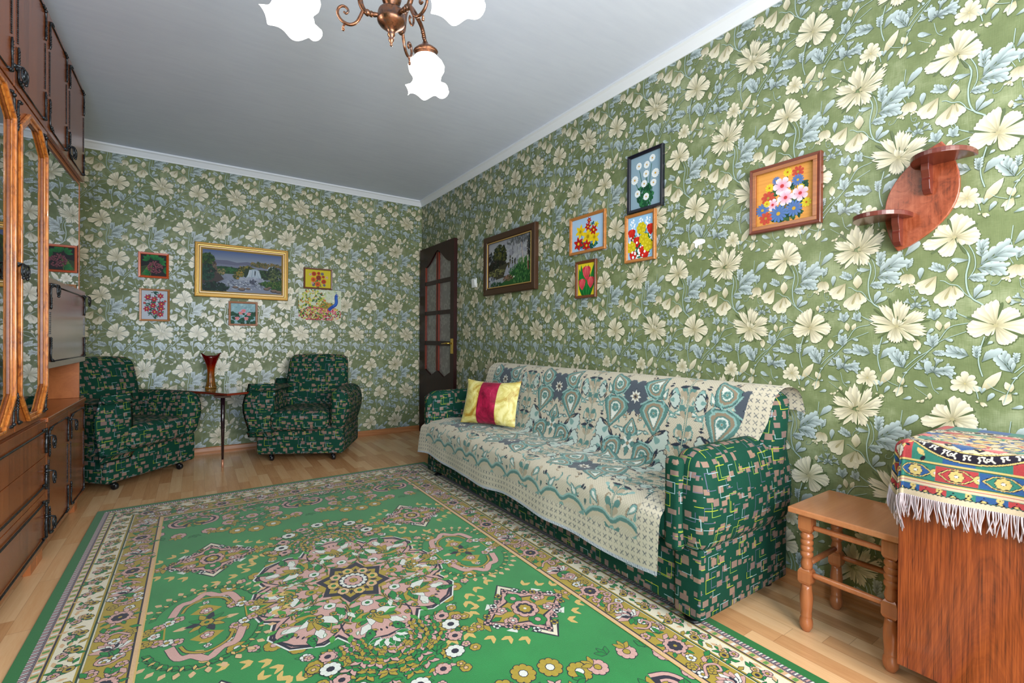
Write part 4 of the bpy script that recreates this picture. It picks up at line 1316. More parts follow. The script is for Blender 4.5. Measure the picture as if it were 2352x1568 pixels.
    for s in (1, -1):
        for i in range(13):
            a = math.radians(20 + i * 11.7); R1 = .20
            c = (R1 * .80 * math.cos(a), s * (.065 + R1 * .92 * math.sin(a)))
            leaf(O, c, .030, a * s + 1.2, LG); leaf(O, c, .030, a * s - 1.0, LG); leaf(O, c, .022, a * s, GO, NV)
            c2 = (R1 * .95 * math.cos(a), s * (.065 + R1 * 1.05 * math.sin(a))); leaf(O, c2, .030, a * s, BE, None, .7)
        pts = [(-.105, s * .10), (-.08, s * .175), (-.04, s * .185), (0, s * .225), (.04, s * .185), (.08, s * .175), (.105, s * .10)]
        O.stroke(pts, .030, NV, 4); O.stroke(pts, .026, PK, 4)
        pts = [(-.075, s * .11), (-.055, s * .155), (0, s * .185), (.055, s * .155), (.075, s * .11)]
        O.stroke(pts, .014, NV, 4); O.stroke(pts, .009, OC, 4)
        O.poly([(-.05, s * .085), (0, s * .135), (.05, s * .085), (0, s * .055)], OC); floret(O, (0, s * .085), .02, PK, WH, 5)
        floret(O, (0, s * .15), .012, WH, PK, 4)
        O.poly([(s * .12, -.055), (s * .235, 0), (s * .12, .055)], NV); O.poly([(s * .12, -.047), (s * .222, 0), (s * .12, .047)], OC); O.poly([(s * .125, -.032), (s * .195, 0), (s * .125, .032)], LG)
        floret(O, (s * .15, 0), .018, WH, PK, 5); floret(O, (s * .245, 0), .02, OC, WH, 4)
        for q in (-1, 1):
            for j in range(4): floret(O, (s * (.085 + .028 * j), q * (.075 - .012 * j)), .020, (PK, WH, PK, OC)[j], OC, 5)
            goldpair(O, (s * .20, q * .06), (0 if s > 0 else PI) + q * .5 * s, .9); goldpair(O, (s * .24, q * .045), (0 if s > 0 else PI) + q * .3 * s, .8)
        leaf(O, (s * .05, 0), .05, 0 if s > 0 else PI, BE, None)
    for i in range(10):
        a = 2 * PI * i / 10; leaf(O, (.02 * math.cos(a), .02 * math.sin(a)), .045, a, (OC, LG, NV)[i % 3])
    O.flower((0, 0), .022, 8, OC, LG, NV, .003)
    for s in (1, -1): place(P, O, (s * .515, 0), 0, 1, 1)
    # --- bouquets
    Bq = Pat()
    for j, (n, L) in enumerate(((1, .30), (2, .29), (2, .27), (2, .24), (2, .22), (2, .2))):
        for s in ((1, -1) if j else (1,)):
            a = PI / 2 + s * j * .30
            for k in range(9):
                t = .07 + (L - .07) * k / 8
                jr, ja = rng.uniform(-.012, .012), rng.uniform(-.06, .06); c = ((t + jr) * math.cos(a + ja), (t + jr) * math.sin(a + ja))
                for q in (-1, 1): leaf(Bq, c, .038, a + q * .8, (OC, LG, PK, OC, LG, PK)[(j + k) % 6] if k % 2 else (PK if j % 2 else OC)); leaf(Bq, c, .030, a + q * 1.5, (LG, OC)[k % 2])
            c = (L * math.cos(a), L * math.sin(a))
            floret(Bq, c, .032 if j % 2 == 0 else .026, WH if j % 2 == 0 else PK, NV, 8)
            c = ((L + .055) * math.cos(a + .14), (L + .055) * math.sin(a + .14)); floret(Bq, c, .019, OC, BE, 6)
            c = ((L + .05) * math.cos(a - .14), (L + .05) * math.sin(a - .14)); floret(Bq, c, .015, (OC, PK)[j % 2], BE, 5)
    for i in range(9):
        a = math.radians(20 + i * 17.5); leaf(Bq, (.03 * math.cos(a), .03 * math.sin(a)), .045, a, (LG, WH)[i % 2], (WH, NV)[i % 2])
    place(P, Bq, (0, .42), 0, 1, .95); place(P, Bq, (0, -.42), PI, 1, .95)
    # --- end panels with palmettes
    E1 = Pat()   # pink arc palmette, opens towards +y (end)
    for i in range(11):
        a = math.radians(-200 + i * 22); c = (.155 * math.cos(a), .115 * math.sin(a))
        if i % 2 == 0: floret(E1, c, .030, PK, OC, 8)
        for q in (-.7, .2, .9): leaf(E1, (c[0] * 1.1, c[1] * 1.12), .034, a + q, (OC, LG)[i % 2])
    pts = [(-.03, .0), (-.075, .02), (-.085, .065), (-.04, .10), (0, .105), (.04, .10), (.085, .065), (.075, .02), (.03, .0)]
    E1.stroke(pts, .042, NV, 4); E1.stroke(pts, .036, PK, 4); E1.stroke(pts, .012, NV, 4)
    for i in range(7): leaf(E1, (0, .04), .06, -PI / 2 + (i - 3) * .45, (OC, NV, OC, LG)[i % 4])
    floret(E1, (0, .055), .02, LG, OC, 5)
    E2 = Pat()
    for j in range(5):
        a = -PI / 2 + (j - 2) * .5; L = .155
        for k in range(4):
            t = .03 + (L - .03) * k / 4; c = (t * math.cos(a), t * math.sin(a))
            for q in (-1, 1): leaf(E2, c, .024, a + q * .8, (PK, LG, OC)[(j + k) % 3])
        floret(E2, (L * math.cos(a), L * math.sin(a)), .034, OC, WH, 9)
    floret(E2, (0, .02), .028, PK, OC, 6)
    for q in (-1, 1):
        for t in range(3): floret(E2, (q * (.05 + .03 * t), .02 + .012 * t), .016, (PK, OC)[t % 2], WH, 5)
    for s in (1, -1):
        rot = 0 if s > 0 else PI
        y0 = 1.08
        for x in (-.28, .28): place(P, E2, (x, s * (y0 - .05)), rot, 1.15, 1.25)
        for x in (-.555, 0, .555): place(P, E1, (x, s * (y0 - .01)), rot, 1.12, 1.2)
        for x in np.arange(-.70, .71, .033):
            yy = 1.235 + .016 * math.sin(x * 22)
            leaf(P, (x, s * yy), .040, .5 * s, PK); leaf(P, (x, s * (yy - .004)), .034, -.6 * s, (PK, LG)[int(abs(x) * 50) % 2])
        for i in range(150):
            c = (rng.uniform(-.69, .69), s * rng.uniform(1.13, 1.275)); leaf(P, c, .032, rng.random() * 6, rng.choice((OC, LG, PK, LG)))
        for x in np.arange(-.69, .70, .046): leaf(P, (x, s * 1.20), .036, rng.random() * 6, (OC, LG)[int(abs(x * 40)) % 2]); floret(P, (x, s * 1.265), .015, (OC, WH, PK)[int(abs(x * 30)) % 3], NV, 5)
    # --- corner fill of long sides left plain green
    # --- borders
    Bd = Pat()
    def frame(i0, i1, col):
        x0, y0, x1, y1 = HX - i0, HY - i0, HX - i1, HY - i1
        Bd.poly([(-x0, -y0), (x0, -y0), (x1, -y1), (-x1, -y1)], col); Bd.poly([(x0, -y0), (x0, y0), (x1, y1), (x1, -y1)], col)
        Bd.poly([(x0, y0), (-x0, y0), (-x1, y1), (x1, y1)], col); Bd.poly([(-x0, y0), (-x0, -y0), (-x1, -y1), (-x1, y1)], col)
    frame(0, .036, GD); frame(.036, .060, arr((92, 82, 96))); frame(.060, .083, BE); frame(.083, .089, NV); frame(.089, .094, OC); frame(.094, .170, CRM); frame(.170, .176, OC); frame(.176, .182, arr((20, 60, 40))); frame(.182, .187, CRM); frame(.187, .192, OC)
    frame(.187, .300, OC); frame(.300, .306, NV); frame(.306, .318, BE); frame(.318, .323, GO)
    def side(length, fn, k0):
        n = int(round(2 * length / .012))
        for i in range(n):
            t = -length + (i + .5) * 2 * length / n
            fn('braid', t, i)
    for axis in (0, 1):
        L = (HY, HX)[axis]; A = (HX, HY)[axis]
        for s in (1, -1):
            def m(t, d):   # t along, d inset
                return (s * (A - d), t) if axis == 0 else (t, s * (A - d))
            n = int(2 * (L - .04) / .011)
            for i in range(n):
                t = -(L - .04) + i * .011
                P_ = [m(t, .036), m(t + .005, .036), m(t + .009, .056), m(t + .004, .056)]
                Bd.poly(P_, PK if i % 2 else WH); Bd.disc(m(t + .006, .054), .0024, NV, 5)
            n = int(2 * (L - .07) / .044)
            for i in range(n):
                t = -(L - .07) + i * .044
                Bd.poly([m(t, .064), m(t + .012, .062), m(t + .016, .080), m(t + .003, .081)], arr((90, 140, 60))); Bd.poly([m(t + .022, .064), m(t + .032, .062), m(t + .036, .080), m(t + .025, .081)], WH)
            # cream strip: leafy bushes
            n = int(2 * (L - .10) / .105); 
            for i in range(n):
                t0 = -(L - .10) + (i + .5) * 2 * (L - .10) / n
                for q in range(11): 
                    c = m(t0 + rng.uniform(-.034, .034), .104 + rng.random() * .052); leaf(Bd, c, .026, rng.random() * 6, LG)
                floret(Bd, m(t0 - .012, .118), .015, PK, OC, 5); floret(Bd, m(t0 + .018, .132), .013, BE, OC, 5)
                floret(Bd, m(t0 + .002, .150), .015, OC, NV, 6); leaf(Bd, m(t0 + .04, .11), .03, rng.random() * 6, BE, None)
                leaf(Bd, m(t0 + .045, .15), .028, rng.random() * 6, OC); leaf(Bd, m(t0 - .045, .13), .026, rng.random() * 6, BE, None)
            # ochre strip: palmettes, rosettes, leaves
            n = int(2 * (L - .19) / .36)
            for i in range(n):
                t0 = -(L - .19) + (i + .5) * 2 * (L - .19) / n; st_ = 2 * (L - .19) / n
                base = math.atan2(*(np.array(m(1, 0)) - np.array(m(0, 0)))[::-1])
                for k in range(9):
                    a = base + (k - 4) * .36
                    c = m(t0 - .01, .245); leaf(Bd, c, .058, a, (PK, WH, PK)[k % 3])
                for k in range(5): leaf(Bd, m(t0 - .01, .245), .034, base + (k - 2) * .5, (WH, NV, PK)[k % 3])
                leaf(Bd, m(t0 - .01, .245), .04, base + PI, NV); 
                for k in range(2):
                    for q in (-1, 1): leaf(Bd, m(t0 - .02, .245), .040, base + PI + q * (.5 + k * .5), LG)
                c = m(t0 + st_ / 2, .245); Bd.flower(c, .040, 8, PK, OC, NV, .003); Bd.flower(c, .026, 8, NV, OC)
                for k in range(10):
                    a = 2 * PI * k / 10; leaf(Bd, (c[0] + .036 * math.cos(a), c[1] + .036 * math.sin(a)), .026, a, (LG, PK)[k % 2])
                for k in range(30):
                    tt = t0 + rng.choice((-1, 1)) * rng.uniform(.035, .150); dd = rng.uniform(.200, .290)
                    if rng.random() < .55: floret(Bd, m(tt, dd), .017, rng.choice((PK, PK, WH, OC)), OC, 5)
                    else: leaf(Bd, m(tt, dd), .036, rng.random() * 6, rng.choice((LG, LG, PK)))
                for q in (-1, 1):
                    pts = [m(t0 + q * .06, .285), m(t0 + q * .09, .25), m(t0 + q * .075, .215), m(t0 + q * .05, .225), m(t0 + q * .055, .24)]
                    Bd.stroke(pts, .012, NV, 4); Bd.stroke(pts, .008, PK, 4)
    P.P += Bd.P; P.C += Bd.C
    V, C, cnt = P.emit(.0075, 1.5e-5, None, .005); print('rug levels', P.levels, len(cnt))
    # pile body
    m, nt, b = new_mat('green_pile'); N = NT(nt); co = N.coord()
    big = N.noise(co, 3.5, 4, .6); fine = N.noise(co, 420, 2, .6)
    f = N.math('ADD', N.math('MULTIPLY', big, .5), N.math('MULTIPLY', fine, .5))
    N.put(b.inputs['Base Color'], N.ramp(f, [(.3, L4((16, 104, 44))), (.7, L4((34, 138, 66)))]))
    b.inputs['Roughness'].default_value = .9; b.inputs['Specular IOR Level'].default_value = .1; b.inputs['Sheen Weight'].default_value = .25
    N.l.new(N.bump(fine, .5, .002), b.inputs['Normal'])
    pm = print_mat('rug_print', .9, .1, .5, 420, .2, .22)
    h = .0072
    bv = [(-HX, -HY, 0), (HX, -HY, 0), (HX, HY, 0), (-HX, HY, 0), (-HX, -HY, h), (HX, -HY, h), (HX, HY, h), (-HX, HY, h)]
    bf = [(4, 5, 6, 7), (3, 2, 1, 0), (0, 1, 5, 4), (1, 2, 6, 5), (2, 3, 7, 6), (3, 0, 4, 7)]
    o = pattern_mesh('rug', [(V, C, cnt)], lambda V: V, (m, pm), (bv, bf))
    o.location = (CXR, CYR, 0.0005)
    tag(o, 'large green rug with pink medallion and flowered border on the laminate', 'rug')
rug()

# ------------------------------------------------------------------ chandelier
def chandelier():
    CX, CY = -1.597, -3.49
    root = empty('chandelier', (CX, CY, CEIL), 0, 'three-arm copper chandelier with frosted tulip glass shades, lit', 'chandelier')
    m, nt, b = new_mat('aged_copper'); N = NT(nt); co = N.coord()
    nz = N.noise(co, 60, 4, .6)
    N.put(b.inputs['Base Color'], N.ramp(nz, [(.34, L4((70, 50, 42))), (.5, L4((134, 88, 62))), (.68, L4((92, 80, 76)))]))
    b.inputs['Metallic'].default_value = .9; b.inputs['Roughness'].default_value = .34
    COPPER = m
    m2, nt, b = new_mat('lit_frosted_glass'); 
    b.inputs['Base Color'].default_value = (.9, .9, .88, 1); b.inputs['Roughness'].default_value = .35
    b.inputs['Emission Color'].default_value = (1.0, .97, .92, 1); b.inputs['Emission Strength'].default_value = 4.5
    SH = m2
    Z = lambda z: z - CEIL
    MB().lathe([(.002, Z(CEIL)), (.055, Z(CEIL)), (.058, Z(2.555)), (.045, Z(2.535)), (.02, Z(2.52)), (.008, Z(2.51)), (.001, Z(2.505))][::-1], 20).build('ceiling_canopy', COPPER, root)
    MB().lathe([(.006, Z(2.19)), (.006, Z(2.52))], 10).build('rod', COPPER, root)
    prof = [(.0015, 1.942), (.005, 1.946), (.003, 1.951), (.007, 1.957), (.009, 1.963), (.006, 1.969), (.010, 1.973), (.012, 1.978), (.010, 1.984), (.014, 1.990),
            (.024, 1.999), (.036, 2.008), (.042, 2.016), (.0435, 2.022), (.041, 2.0235), (.0415, 2.043), (.039, 2.050), (.016, 2.053), (.014, 2.060), (.018, 2.066),
            (.027, 2.078), (.031, 2.092), (.024, 2.106), (.014, 2.116), (.018, 2.124), (.022, 2.136), (.016, 2.150), (.010, 2.165), (.012, 2.18), (.006, 2.195)]
    MB().lathe([(r, Z(z)) for r, z in prof], 28).build('body', COPPER, root)
    for k, ang in enumerate((161, -70, 45)):
        a = math.radians(ang); ca, sa = math.cos(a), math.sin(a)
        R = (.262, .255, .285)[k]
        def pt(r, z): return (ca * r, sa * r, Z(z))
        arm = MB()
        # outward bracket, S scroll rising and descending to the cap
        main = [(.038, 2.033), (.06, 2.032), (.078, 2.036), (.09, 2.055), (.096, 2.085), (.105, 2.12), (.13, 2.155), (.17, 2.172), (R - .05, 2.170), (R - .02, 2.155), (R, 2.130)]
        q = [tuple(v) for v in catmull([(x, z) for x, z in main], 5)]
        arm.tube([pt(x, z) for x, z in q], [.0065 + .002 * math.sin(PI * i / len(q)) for i in range(len(q))], 8)
        # lower C scroll
        sp = [(.082, 2.045), (.092, 2.02), (.104, 1.998), (.124, 1.988), (.146, 1.996), (.158, 2.014), (.156, 2.032), (.144, 2.041), (.132, 2.037), (.128, 2.027), (.134, 2.020), (.141, 2.024)]
        q = catmull(sp, 4); arm.tube([pt(x, z) for x, z in q], [.0055 * (1 - .45 * i / len(q)) for i in range(len(q))], 8)
        arm.tube([pt(.135, 1.99), pt(.142, 1.98), pt(.142, 1.972)], [.004, .003, .0045], 8); arm.ball(pt(.142, 1.970), .0048)
        sp = [(.17, 2.165), (.175, 2.14), (.165, 2.118), (.148, 2.112), (.138, 2.122), (.142, 2.134), (.152, 2.134)]
        q = catmull(sp, 4); arm.tube([pt(x, z) for x, z in q], [.0045 * (1 - .4 * i / len(q)) for i in range(len(q))], 8)
        arm.ball(pt(.06, 2.032), .009); arm.ball(pt(.072, 2.034), .010); arm.ball(pt(.05, 2.032), .0075)
        for t in range(5): arm.ball(pt(R - .030 + t * .004, 2.158 - t * .005), .006 + .001 * (t % 2))
        arm.build('arm', COPPER, root)
        tilt = math.radians(9)
        T = Matrix.Translation(Vector(pt(R, 2.128))) @ Matrix.Rotation(tilt, 4, Vector((sa, -ca, 0)))
        cap = MB().lathe([(.006, .012), (.010, .004), (.012, -.002), (.030, -.012), (.043, -.022), (.046, -.027), (.043, -.030), (.040, -.031), (.040, -.044), (.037, -.045)][::-1], 24)
        cap.xf(lambda x, y, z: T @ Vector((x, y, z))); cap.build('shade_holder', COPPER, root)
        n = 60; rows = [(.036, -.040, 0), (.045, -.050, 0), (.060, -.066, .01), (.068, -.082, .03), (.066, -.098, .05), (.056, -.114, .06), (.052, -.130, .08), (.054, -.145, .10), (.062, -.158, .16), (.072, -.168, .22), (.080, -.174, .28)]
        sb = MB(); vs = []
        for (r, z, am) in rows + [(r - .0025, z + .0005, am) for r, z, am in rows[::-1]]:
            for i in range(n):
                th = 2 * PI * i / n
                w = math.cos(6 * th)
                w2 = math.cos(6 * th + .6) * .5 + .5
                rr = r * (1 + am * .34 * w); zz = z * .95 + am * .028 * math.cos(6 * th + 1.3) + (.004 * w2 if am > .2 else 0)
                vs.append(T @ Vector((rr * math.cos(th), rr * math.sin(th), zz)))
        m_ = len(rows) * 2
        sb.add(vs, [(k2 * n + i, k2 * n + (i + 1) % n, (k2 + 1) * n + (i + 1) % n, (k2 + 1) * n + i) for k2 in range(m_ - 1) for i in range(n)], 0, True)
        sb.build('glass_shade', SH, root)
        l = bpy.data.lights.new('bulb_light', 'POINT'); l.energy = 4.5; l.color = (1, .95, .88); l.shadow_soft_size = .03
        o = bpy.data.objects.new('bulb_light', l); o.parent = root; o.location = T @ Vector((0, 0, -.185)); COL.objects.link(o)
chandelier()

# ------------------------------------------------------------------ pictures on the walls
def wood_strip(name, c, rough=.35, coat=.2, dark=.78):
    return wood(name, tuple(int(k * dark) for k in c), c, 'x', 2, rough, 1, coat)
def frame_picture(nm, wall, s0, z0, s1, z1, border, depth, prof, mat, canvas, label, cat='picture', group=None, tilt=0.0, recess=.004, canvas_rough=.35, extra=None):
    """wall 'R' (s=-y) or 'B' (s=x). prof: list of (inset fraction 0..1, height fraction 0..1) across the moulding"""
    cx, cz = (s0 + s1) / 2, (z0 + z1) / 2
    w, h = (s1 - s0), (z1 - z0)
    loc = (-.0015, -cx, cz) if wall == 'R' else (cx, -.0015, cz)
    # local: x to the right along the wall, z up, -y into the room (wall B) ; rotate for wall R
    root = empty(nm, loc, 0 if wall == 'B' else -PI / 2, label, cat, group)
    root.rotation_euler = (0, tilt, 0 if wall == 'B' else -PI / 2)
    m = MB(); n = len(prof)
    for k in range(4):
        hx, hz = w / 2, h / 2
        C = [(-hx, -hz), (hx, -hz), (hx, hz), (-hx, hz)]
        a, b = C[k], C[(k + 1) % 4]
        vs = []
        for (x, z) in (a, b):
            sx, sz = (1 if x < 0 else -1), (1 if z < 0 else -1)
            for f, d in prof: vs.append((x + sx * border * f, -depth * d, z + sz * border * f))
        m.add(vs, [(i, (i + 1) % n, n + (i + 1) % n, n + i) for i in range(n)])
    m.build('frame', mat, root)
    iw, ih = w - 2 * border + .004, h - 2 * border + .004
    V, C, cnt = canvas(iw, ih).emit(.0002, 2e-5, None, .004)
    keep_clip = lambda V: np.column_stack([np.clip(V[:, 0], -iw / 2, iw / 2), -(depth * .35 + V[:, 2]), np.clip(V[:, 1], -ih / 2, ih / 2)])
    y0 = -depth * .35
    bv = [(-iw / 2, y0, -ih / 2), (iw / 2, y0, -ih / 2), (iw / 2, y0, ih / 2), (-iw / 2, y0, ih / 2), (-iw / 2, -.0005, -ih / 2), (iw / 2, -.0005, -ih / 2), (iw / 2, -.0005, ih / 2), (-iw / 2, -.0005, ih / 2)]
    bf = [(0, 1, 2, 3), (5, 4, 7, 6), (4, 0, 3, 7), (1, 5, 6, 2), (3, 2, 6, 7), (4, 5, 1, 0)]
    pattern_mesh('painting', [(V, C, cnt)], keep_clip, (M_board, M_paint), (bv, bf), root)
    return root
M_board = plain('backing_board', (120, 90, 60), .7)
M_paint = print_mat('paint', .5, .18, .3, 120)
FLATP = [(0, 0), (0, .85), (.12, 1), (.8, .85), (1, .62), (1, 0)]
OLDP = [(0, 0), (0, .6), (.08, .8), (.16, .72), (.22, .95), (.36, 1.0), (.42, .8), (.5, .78), (.55, .9), (.72, .7), (.78, .55), (.86, .6), (.96, .45), (1, .4), (1, 0)]
rp = random.Random(21)
def canvas_base(w, h, c): P = Pat(); P.rect(-w / 2, -h / 2, w / 2, h / 2, arr(c)); return P
def dabs(P, cx, cz, rx, rz, cols, n, size, ang=None, ratio=.6, tip='point', gauss=False):
    for i in range(n):
        a = rp.random() * 2 * PI; r = math.sqrt(rp.random())
        x, z = cx + rx * r * math.cos(a), cz + rz * r * math.sin(a)
        t = rp.random() * 2 * PI if ang is None else ang + rp.uniform(-.5, .5)
        c = arr(rp.choice(cols)) * rp.uniform(.8, 1.15)
        L = size * rp.uniform(.6, 1.3)
        P.drop((x - L / 2 * math.cos(t), z - L / 2 * math.sin(t)), (x + L / 2 * math.cos(t), z + L / 2 * math.sin(t)), ratio, c, c, tip, .05, n=3)
def bloom(P, c, r, n, col, ctr, tip='round', ratio=None, dark=None, rot=None, cr=.22):
    col = arr(col); d = arr(dark) if dark else col * .75
    P.flower(c, r, n, col, arr(ctr), None, 0, rp.random() * 6 if rot is None else rot, ratio or min(.7, 1.25 * math.tan(PI / n)), tip, d, cr)
def stalk(P, a, b, w, c): P.stroke([a, ((a[0] + b[0]) / 2 + rp.uniform(-.004, .004), (a[1] + b[1]) / 2), b], w, arr(c), 4)

def cv_daisies(w, h):
    P = canvas_base(w, h, (134, 160, 176))
    fl = [(.28, .80), (-.02, .70), (-.28, .70), (.12, .72), (0, .44), (-.40, .34), (.36, .44), (-.02, .16), (.30, .16), (-.28, -.08), (.02, -.22)]
    fl = [(.22, .56), (.04, .40), (-.22, .44), (-.36, .0), (.02, .10), (.32, .02), (-.04, -.22), (.26, -.28), (-.26, -.50), (.03, -.68)]
    for x, z in fl: stalk(P, (x * w * .9, z * h * .5), (x * w * .12 + .01, -.48 * h), .004, (40, 92, 60))
    dabs(P, 0, -.28 * h, w * .26, h * .22, [(30, 84, 52), (46, 108, 66), (24, 70, 46)], 120, .028)
    for x, z in fl:
        r = .021 if abs(z) > .05 else .026
        bloom(P, (x * w, z * h * .55 + .02), r, 13, (236, 240, 240), (200, 150, 30), 'round', .42, (200, 206, 210)); 
    return P
def cv_lilies_sky(w, h):
    P = canvas_base(w, h, (166, 196, 226))
    ys = [(-.22, .10, .050, 'y'), (.02, -.10, .060, 'y'), (.22, -.16, .050, 'y'), (.28, .20, .024, 'y'), (-.28, -.26, .048, 'r'), (-.02, -.36, .042, 'r'), (.20, .06, .036, 'r'), (.02, .20, .030, 'r'), (.06, .38, .022, 'r')]
    for x, z, r, c in ys: stalk(P, (x * w, z * h), (x * w * .2, -.5 * h), .0035, (30, 84, 64))
    dabs(P, 0, -.34 * h, w * .32, h * .14, [(24, 80, 66), (30, 100, 70), (90, 150, 200)], 70, .024)
    dabs(P, .16 * w, .02 * h, w * .12, h * .3, [(24, 80, 66), (70, 130, 190), (150, 170, 40)], 40, .02)
    for x, z, r, c in ys: bloom(P, (x * w, z * h), r, 6, (238, 208, 40) if c == 'y' else (196, 40, 30), (170, 140, 20) if c == 'y' else (230, 190, 40), 'point', .5, (214, 180, 20) if c == 'y' else (150, 20, 20))
    return P
def tulip(P, c, r, col, lit):
    x, z = c
    for q in (-.5, .5): P.drop((x, z - r), (x + q * r * .9, z + r * .9), .55, arr(col) * .8, arr(col), 'round', 0)
    P.drop((x, z - r), (x, z + r), .72, arr(col), arr(lit), 'point', .1)
    for q in (-.45, 0, .45): P.stroke([(x + q * r * .4, z - r * .6), (x + q * r * .8, z), (x + q * r * .7, z + r * .7)], r * .07, arr(col) * .55, 3)
def cv_bouquet(w, h):
    P = canvas_base(w, h, (150, 194, 230))
    for i in range(16): x = rp.uniform(-.45, .45) * w; stalk(P, (x, rp.uniform(-.2, .2) * h), (x * .3, -.5 * h), .005, (20, 84, 50))
    dabs(P, 0, -.2 * h, w * .46, h * .30, [(20, 84, 50), (30, 110, 60), (240, 244, 246)], 170, .03, None, .4)
    for x0 in (-.30, 0, .30):
        for k in range(16): P.disc((x0 * w + rp.uniform(-.016, .016), (.16 + .018 * k) * h), rp.uniform(.004, .007), arr((244, 246, 248)), 6)
    for x, z in ((-.34, .10), (.40, .14), (-.12, -.10), (.06, -.34), (-.28, -.42), (.2, -.42)): tulip(P, (x * w, z * h), .032, (186, 24, 24), (226, 60, 40))
    for x, z in ((.04, .20), (.14, -.06), (-.36, -.20), (.30, -.22)):
        bloom(P, (x * w, z * h), .036, 7, (214, 196, 30), (190, 170, 20), 'round', .7, (170, 150, 10)); bloom(P, (x * w, z * h), .022, 5, (228, 214, 60), (190, 170, 20), 'round', .7, (180, 160, 10))
    for i in range(14): P.disc((rp.uniform(-.45, .45) * w, rp.uniform(-.45, .05) * h), rp.uniform(.005, .009), arr((240, 244, 246)), 7)
    return P
def cv_tulips_yellow(w, h):
    P = canvas_base(w, h, (226, 206, 44))
    for i in range(15):
        x = (-.46 + .92 * i / 14) * w; t = x * 1.1 + rp.uniform(-.01, .01)
        P.drop((x * .55, -.5 * h), (t, (.05 + .42 * abs(math.sin(i * 2.3))) * h), .2, arr((18, 92, 40)), arr((34, 128, 54)), 'point', .1)
    for x, z, r in ((.02, .20, .046), (-.24, -.14, .038), (.26, -.10, .038)): stalk(P, (x * w, z * h), (x * w * .4, -.5 * h), .005, (50, 140, 60)); tulip(P, (x * w, z * h), r, (206, 50, 70), (232, 110, 110))
    return P
def cv_orange(w, h):
    P = canvas_base(w, h, (214, 150, 74))
    for i in range(14): P.rect(-w / 2, -h / 2 + h * i / 14, w / 2, -h / 2 + h * (i + rp.uniform(.2, .6)) / 14, arr((210, 145, 70)) * rp.uniform(.96, 1.05))
    L = [(.05, .40, .022, 'y'), (.22, .36, .030, 'r'), (-.14, .30, .022, 'b'), (-.26, .20, .022, 'y'), (.22, .22, .030, 'b'), (-.04, .18, .046, 'w'), (-.28, .02, .036, 'r'), (.27, .08, .018, 'y'),
         (.02, -.04, .042, 'w'), (.26, -.02, .040, 'w'), (-.20, -.12, .032, 'w'), (-.38, -.18, .036, 'b'), (-.10, -.30, .046, 'b'), (.16, -.26, .042, 'b'), (-.32, -.34, .034, 'r'), (.36, -.20, .024, 'y'), (-.3, -.08, .018, 'y')]
    for x, z, r, c in L: stalk(P, (x * w, z * h), (x * w * .15, -.42 * h), .0035, (40, 70, 50))
    dabs(P, 0, -.36 * h, w * .3, h * .07, [(40, 76, 56), (26, 60, 46), (60, 96, 60)], 60, .028)
    dabs(P, .08 * w, 0, w * .30, h * .30, [(40, 76, 56), (26, 60, 46), (60, 96, 60)], 46, .032)
    cc = {'y': ((216, 196, 50), (180, 90, 30), 9), 'r': ((190, 76, 58), (160, 130, 50), 8), 'b': ((84, 116, 172), (190, 150, 50), 13), 'w': ((228, 216, 224), (180, 60, 60), 6)}
    for x, z, r, c in L:
        col, ct, n = cc[c]; r = r * .84
        bloom(P, (x * w, z * h), r, n, col, ct, 'round', None, (226, 120, 150) if c == 'w' else None)
    return P
def cv_grapes(w, h):
    P = canvas_base(w, h, (24, 24, 28))
    for i in range(9): P.stroke([(-.5 * w + i * .008, -.5 * h), (-.22 * w + i * .004, -.02 * h + .004 * i)], .0022, arr((120, 150, 70)), 2)
    for i in range(9): P.stroke([(-.5 * w, (-.5 + i * .05) * h), (-.2 * w, (-.5 + i * .06) * h)], .0022, arr((90, 130, 60)), 2)
    for x, z, a in ((-.16, .26, 2.6), (-.08, .30, .8), (.22, .16, .2), (.40, -.1, -.6), (-.14, -.38, 3.2), (.06, .26, 1.2)):
        for q in (-.7, 0, .7): P.drop((x * w, z * h), (x * w + .05 * math.cos(a + q), z * h + .05 * math.sin(a + q)), .5, arr((14, 84, 40)), arr((30, 124, 60)), 'point')
    for k in range(90):
        a = rp.random() * 6.28; r = math.sqrt(rp.random()); x, z = (.06 + .30 * r * math.cos(a)) * w, (-.10 + .28 * r * math.sin(a)) * h
        P.disc((x, z), .0072, arr((52, 24, 34)), 9); P.disc((x - .0005, z + .0005), .0060, arr((118, 58, 70)) * rp.uniform(.8, 1.1), 9); P.disc((x - .0018, z + .002), .0022, arr((170, 110, 120)), 6)
    return P
def cv_redlily(w, h):
    P = canvas_base(w, h, (188, 196, 208))
    fl = [(-.26, .26), (-.02, .20), (.22, .32), (-.06, -.02), (.26, .04), (-.30, -.14), (.24, -.12), (0, -.24), (.22, -.32), (.40, .14), (-.38, .06)]
    for x, z in fl: stalk(P, (x * w, z * h), (.02 * w, -.48 * h), .003, (30, 80, 60))
    dabs(P, 0, 0, w * .38, h * .46, [(36, 88, 72), (28, 72, 60), (50, 104, 84)], 90, .022, None, .45)
    for x, z in fl: bloom(P, (x * w, z * h), .026 if abs(x) < .35 else .012, 6, (188, 48, 78), (224, 176, 60), 'point', .55, (140, 24, 54))
    return P
